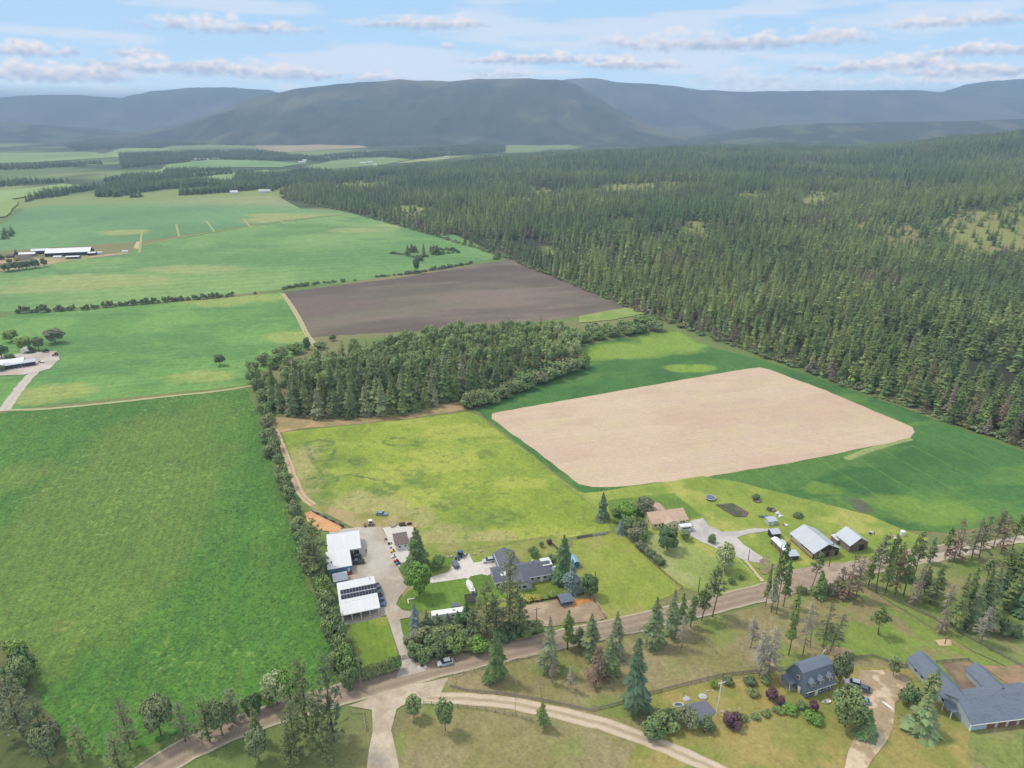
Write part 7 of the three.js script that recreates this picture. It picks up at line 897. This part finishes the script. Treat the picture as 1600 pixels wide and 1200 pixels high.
// --- people and the horse: joints joined by a smooth field, one continuous surface each
function fieldMesh(bones, cell, k = 0.05) {
  let lo = [1e9, 1e9, 1e9], hi = [-1e9, -1e9, -1e9]; for (const [a, b, ra, rb] of bones) for (const [p, r] of [[a, ra], [b, rb]]) for (let i = 0; i < 3; i++) { lo[i] = Math.min(lo[i], p[i] - r - 0.06); hi[i] = Math.max(hi[i], p[i] + r + 0.06); }
  const size = Math.max(hi[0] - lo[0], hi[1] - lo[1], hi[2] - lo[2]), n = Math.min(90, Math.ceil(size / cell) + 6), mc = new MarchingCubes(n, new THREE.MeshBasicMaterial(), false, false, 120000); mc.isolation = 0; const c = [0, 1, 2].map((i) => (lo[i] + hi[i]) / 2), half = size / 2 * n / (n - 4);
  for (let z = 0; z < n; z++) for (let y = 0; y < n; y++) for (let x = 0; x < n; x++) {
    const p = [c[0] + (x / n * 2 - 1) * half, c[1] + (y / n * 2 - 1) * half, c[2] + (z / n * 2 - 1) * half]; let d = 1e9;
    for (const [a, b, ra, rb] of bones) { const ab = [b[0] - a[0], b[1] - a[1], b[2] - a[2]], q = [p[0] - a[0], p[1] - a[1], p[2] - a[2]], t = clamp((q[0] * ab[0] + q[1] * ab[1] + q[2] * ab[2]) / (ab[0] ** 2 + ab[1] ** 2 + ab[2] ** 2 + 1e-9)), e = Math.hypot(q[0] - ab[0] * t, q[1] - ab[1] * t, q[2] - ab[2] * t) - lerp(ra, rb, t); const h = clamp(0.5 + 0.5 * (d - e) / k); d = lerp(d, e, h) - k * h * (1 - h); }
    mc.field[z * n * n + y * n + x] = -d;
  }
  mc.update(); const m = mc.count, pos = mc.positionArray.slice(0, m * 3), nor = mc.normalArray.slice(0, m * 3); for (let i = 0; i < m; i++) for (let j = 0; j < 3; j++) pos[i * 3 + j] = c[j] + pos[i * 3 + j] * half;
  const g = new THREE.BufferGeometry(); g.setAttribute('position', new THREE.Float32BufferAttribute(pos, 3)); g.setAttribute('normal', new THREE.Float32BufferAttribute(nor, 3)); return g;
}
function recolor(g, fn) { const p = g.attributes.position, c = []; for (let i = 0; i < p.count; i++) c.push(...fn(p.getX(i), p.getY(i), p.getZ(i))); g.setAttribute('color', new THREE.Float32BufferAttribute(c, 3)); return g; }
function person(label, px, py, turn, top, legs, hat) {
  const [x, z] = at(px, py), g = thing('person', label, 'person', x, 0, z, turn), b = [];
  b.push([[0, 1.62, 0], [0, 1.68, 0.01], 0.1, 0.1], [[0, 1.44, 0], [0, 1.56, 0], 0.055, 0.055], [[0, 1.0, 0], [0, 1.36, 0], 0.14, 0.15], [[-0.17, 1.4, 0], [0.17, 1.4, 0], 0.075, 0.075]);
  for (const s of [-1, 1]) { b.push([[s * 0.09, 0.94, 0], [s * 0.11, 0.5, 0.03 * s], 0.1, 0.065], [[s * 0.11, 0.5, 0.03 * s], [s * 0.11, 0.08, -0.03], 0.062, 0.042], [[s * 0.11, 0.05, -0.04], [s * 0.13, 0.04, 0.14], 0.045, 0.04], [[s * 0.21, 1.38, 0], [s * 0.27, 1.1, 0.02], 0.055, 0.045], [[s * 0.27, 1.1, 0.02], [s * 0.25, 0.86, 0.12], 0.042, 0.032]); const hx = s * 0.25, hy = 0.8, hz = 0.15; b.push([[s * 0.25, 0.86, 0.12], [hx, hy, hz], 0.036, 0.034]); for (let f = 0; f < 4; f++) b.push([[hx + 0.01 * s, hy - 0.02, hz - 0.03 + f * 0.02], [hx - 0.01 * s, hy - 0.1 + Math.abs(f - 1.4) * 0.008, hz - 0.02 + f * 0.022], 0.011, 0.009]); b.push([[hx, hy + 0.02, hz + 0.03], [hx - s * 0.02, hy - 0.04, hz + 0.06], 0.012, 0.01]); }
  b.push([[0, 1.61, 0.1], [0, 1.62, 0.115], 0.02, 0.015]);
  part('body', recolor(fieldMesh(b, 0.024, 0.035), (X, Y, Z) => Y > 1.5 ? (Y > 1.7 || (Z < -0.02 && Y > 1.58) ? [0.05, 0.04, 0.035] : [0.42, 0.28, 0.21]) : Y < 0.09 ? [0.03, 0.03, 0.03] : Y < 0.97 && Math.abs(X) < 0.215 ? legs : Math.abs(X) > 0.19 && Y < 0.86 ? [0.42, 0.28, 0.21] : top), new THREE.MeshStandardMaterial({ vertexColors: true, roughness: 0.85 }), g);
}
person('person in dark clothes standing on the gravel yard by the workshops', 572.5, 863.5, 0.8, [0.03, 0.035, 0.05], [0.04, 0.045, 0.06]);
person('person in black clothes walking on the road beside the parked wagon', 711, 1034, -1.2, [0.02, 0.02, 0.025], [0.025, 0.025, 0.03]);
{ const [x, z] = at(1289, 1021), g = thing('horse', 'brown and white horse grazing on the sand patch behind the gambrel house', 'horse', x, 0, z, 0.5), b = [[[-0.55, 1.15, 0], [0.55, 1.15, 0], 0.3, 0.3], [[-0.1, 1.1, 0], [0.3, 1.12, 0], 0.3, 0.29], [[-0.65, 1.2, 0], [-1.05, 0.85, 0.05], 0.2, 0.14], [[-1.05, 0.85, 0.05], [-1.25, 0.5, 0.08], 0.13, 0.11], [[-1.25, 0.5, 0.08], [-1.42, 0.2, 0.1], 0.12, 0.07], [[-1.18, 0.66, 0.14], [-1.14, 0.78, 0.16], 0.03, 0.015], [[-1.18, 0.66, 0.0], [-1.14, 0.78, -0.02], 0.03, 0.015], [[0.85, 1.2, 0], [1.05, 0.95, 0.03], 0.06, 0.07], [[1.05, 0.95, 0.03], [1.08, 0.45, 0.05], 0.07, 0.03]]; for (const s of [-1, 1]) b.push([[-0.5, 1.0, s * 0.17], [-0.55 - 0.06 * s, 0.55, s * 0.17], 0.14, 0.075], [[-0.55 - 0.06 * s, 0.55, s * 0.17], [-0.52 - 0.1 * s, 0.08, s * 0.17], 0.065, 0.045], [[-0.52 - 0.1 * s, 0.06, s * 0.17], [-0.56 - 0.1 * s, 0.03, s * 0.17], 0.06, 0.06], [[0.55, 1.05, s * 0.18], [0.5 + 0.08 * s, 0.7, s * 0.18], 0.19, 0.1], [[0.5 + 0.08 * s, 0.7, s * 0.18], [0.72 + 0.08 * s, 0.48, s * 0.18], 0.09, 0.06], [[0.72 + 0.08 * s, 0.48, s * 0.18], [0.66 + 0.08 * s, 0.08, s * 0.18], 0.055, 0.042], [[0.66 + 0.08 * s, 0.05, s * 0.18], [0.62 + 0.08 * s, 0.03, s * 0.18], 0.06, 0.06]); part('body', recolor(fieldMesh(b, 0.04, 0.07), (X, Y, Z) => X > 0.85 && Y > 0.4 && Math.abs(Z) < 0.1 ? [0.06, 0.04, 0.03] : noise(X * 2.2 + 3, Y * 2 + Z) > 0.15 || X > 0.5 ? [0.62, 0.58, 0.52] : [0.17, 0.07, 0.035]), new THREE.MeshStandardMaterial({ vertexColors: true, roughness: 0.7 }), g); }

renderer.render(scene, camera);
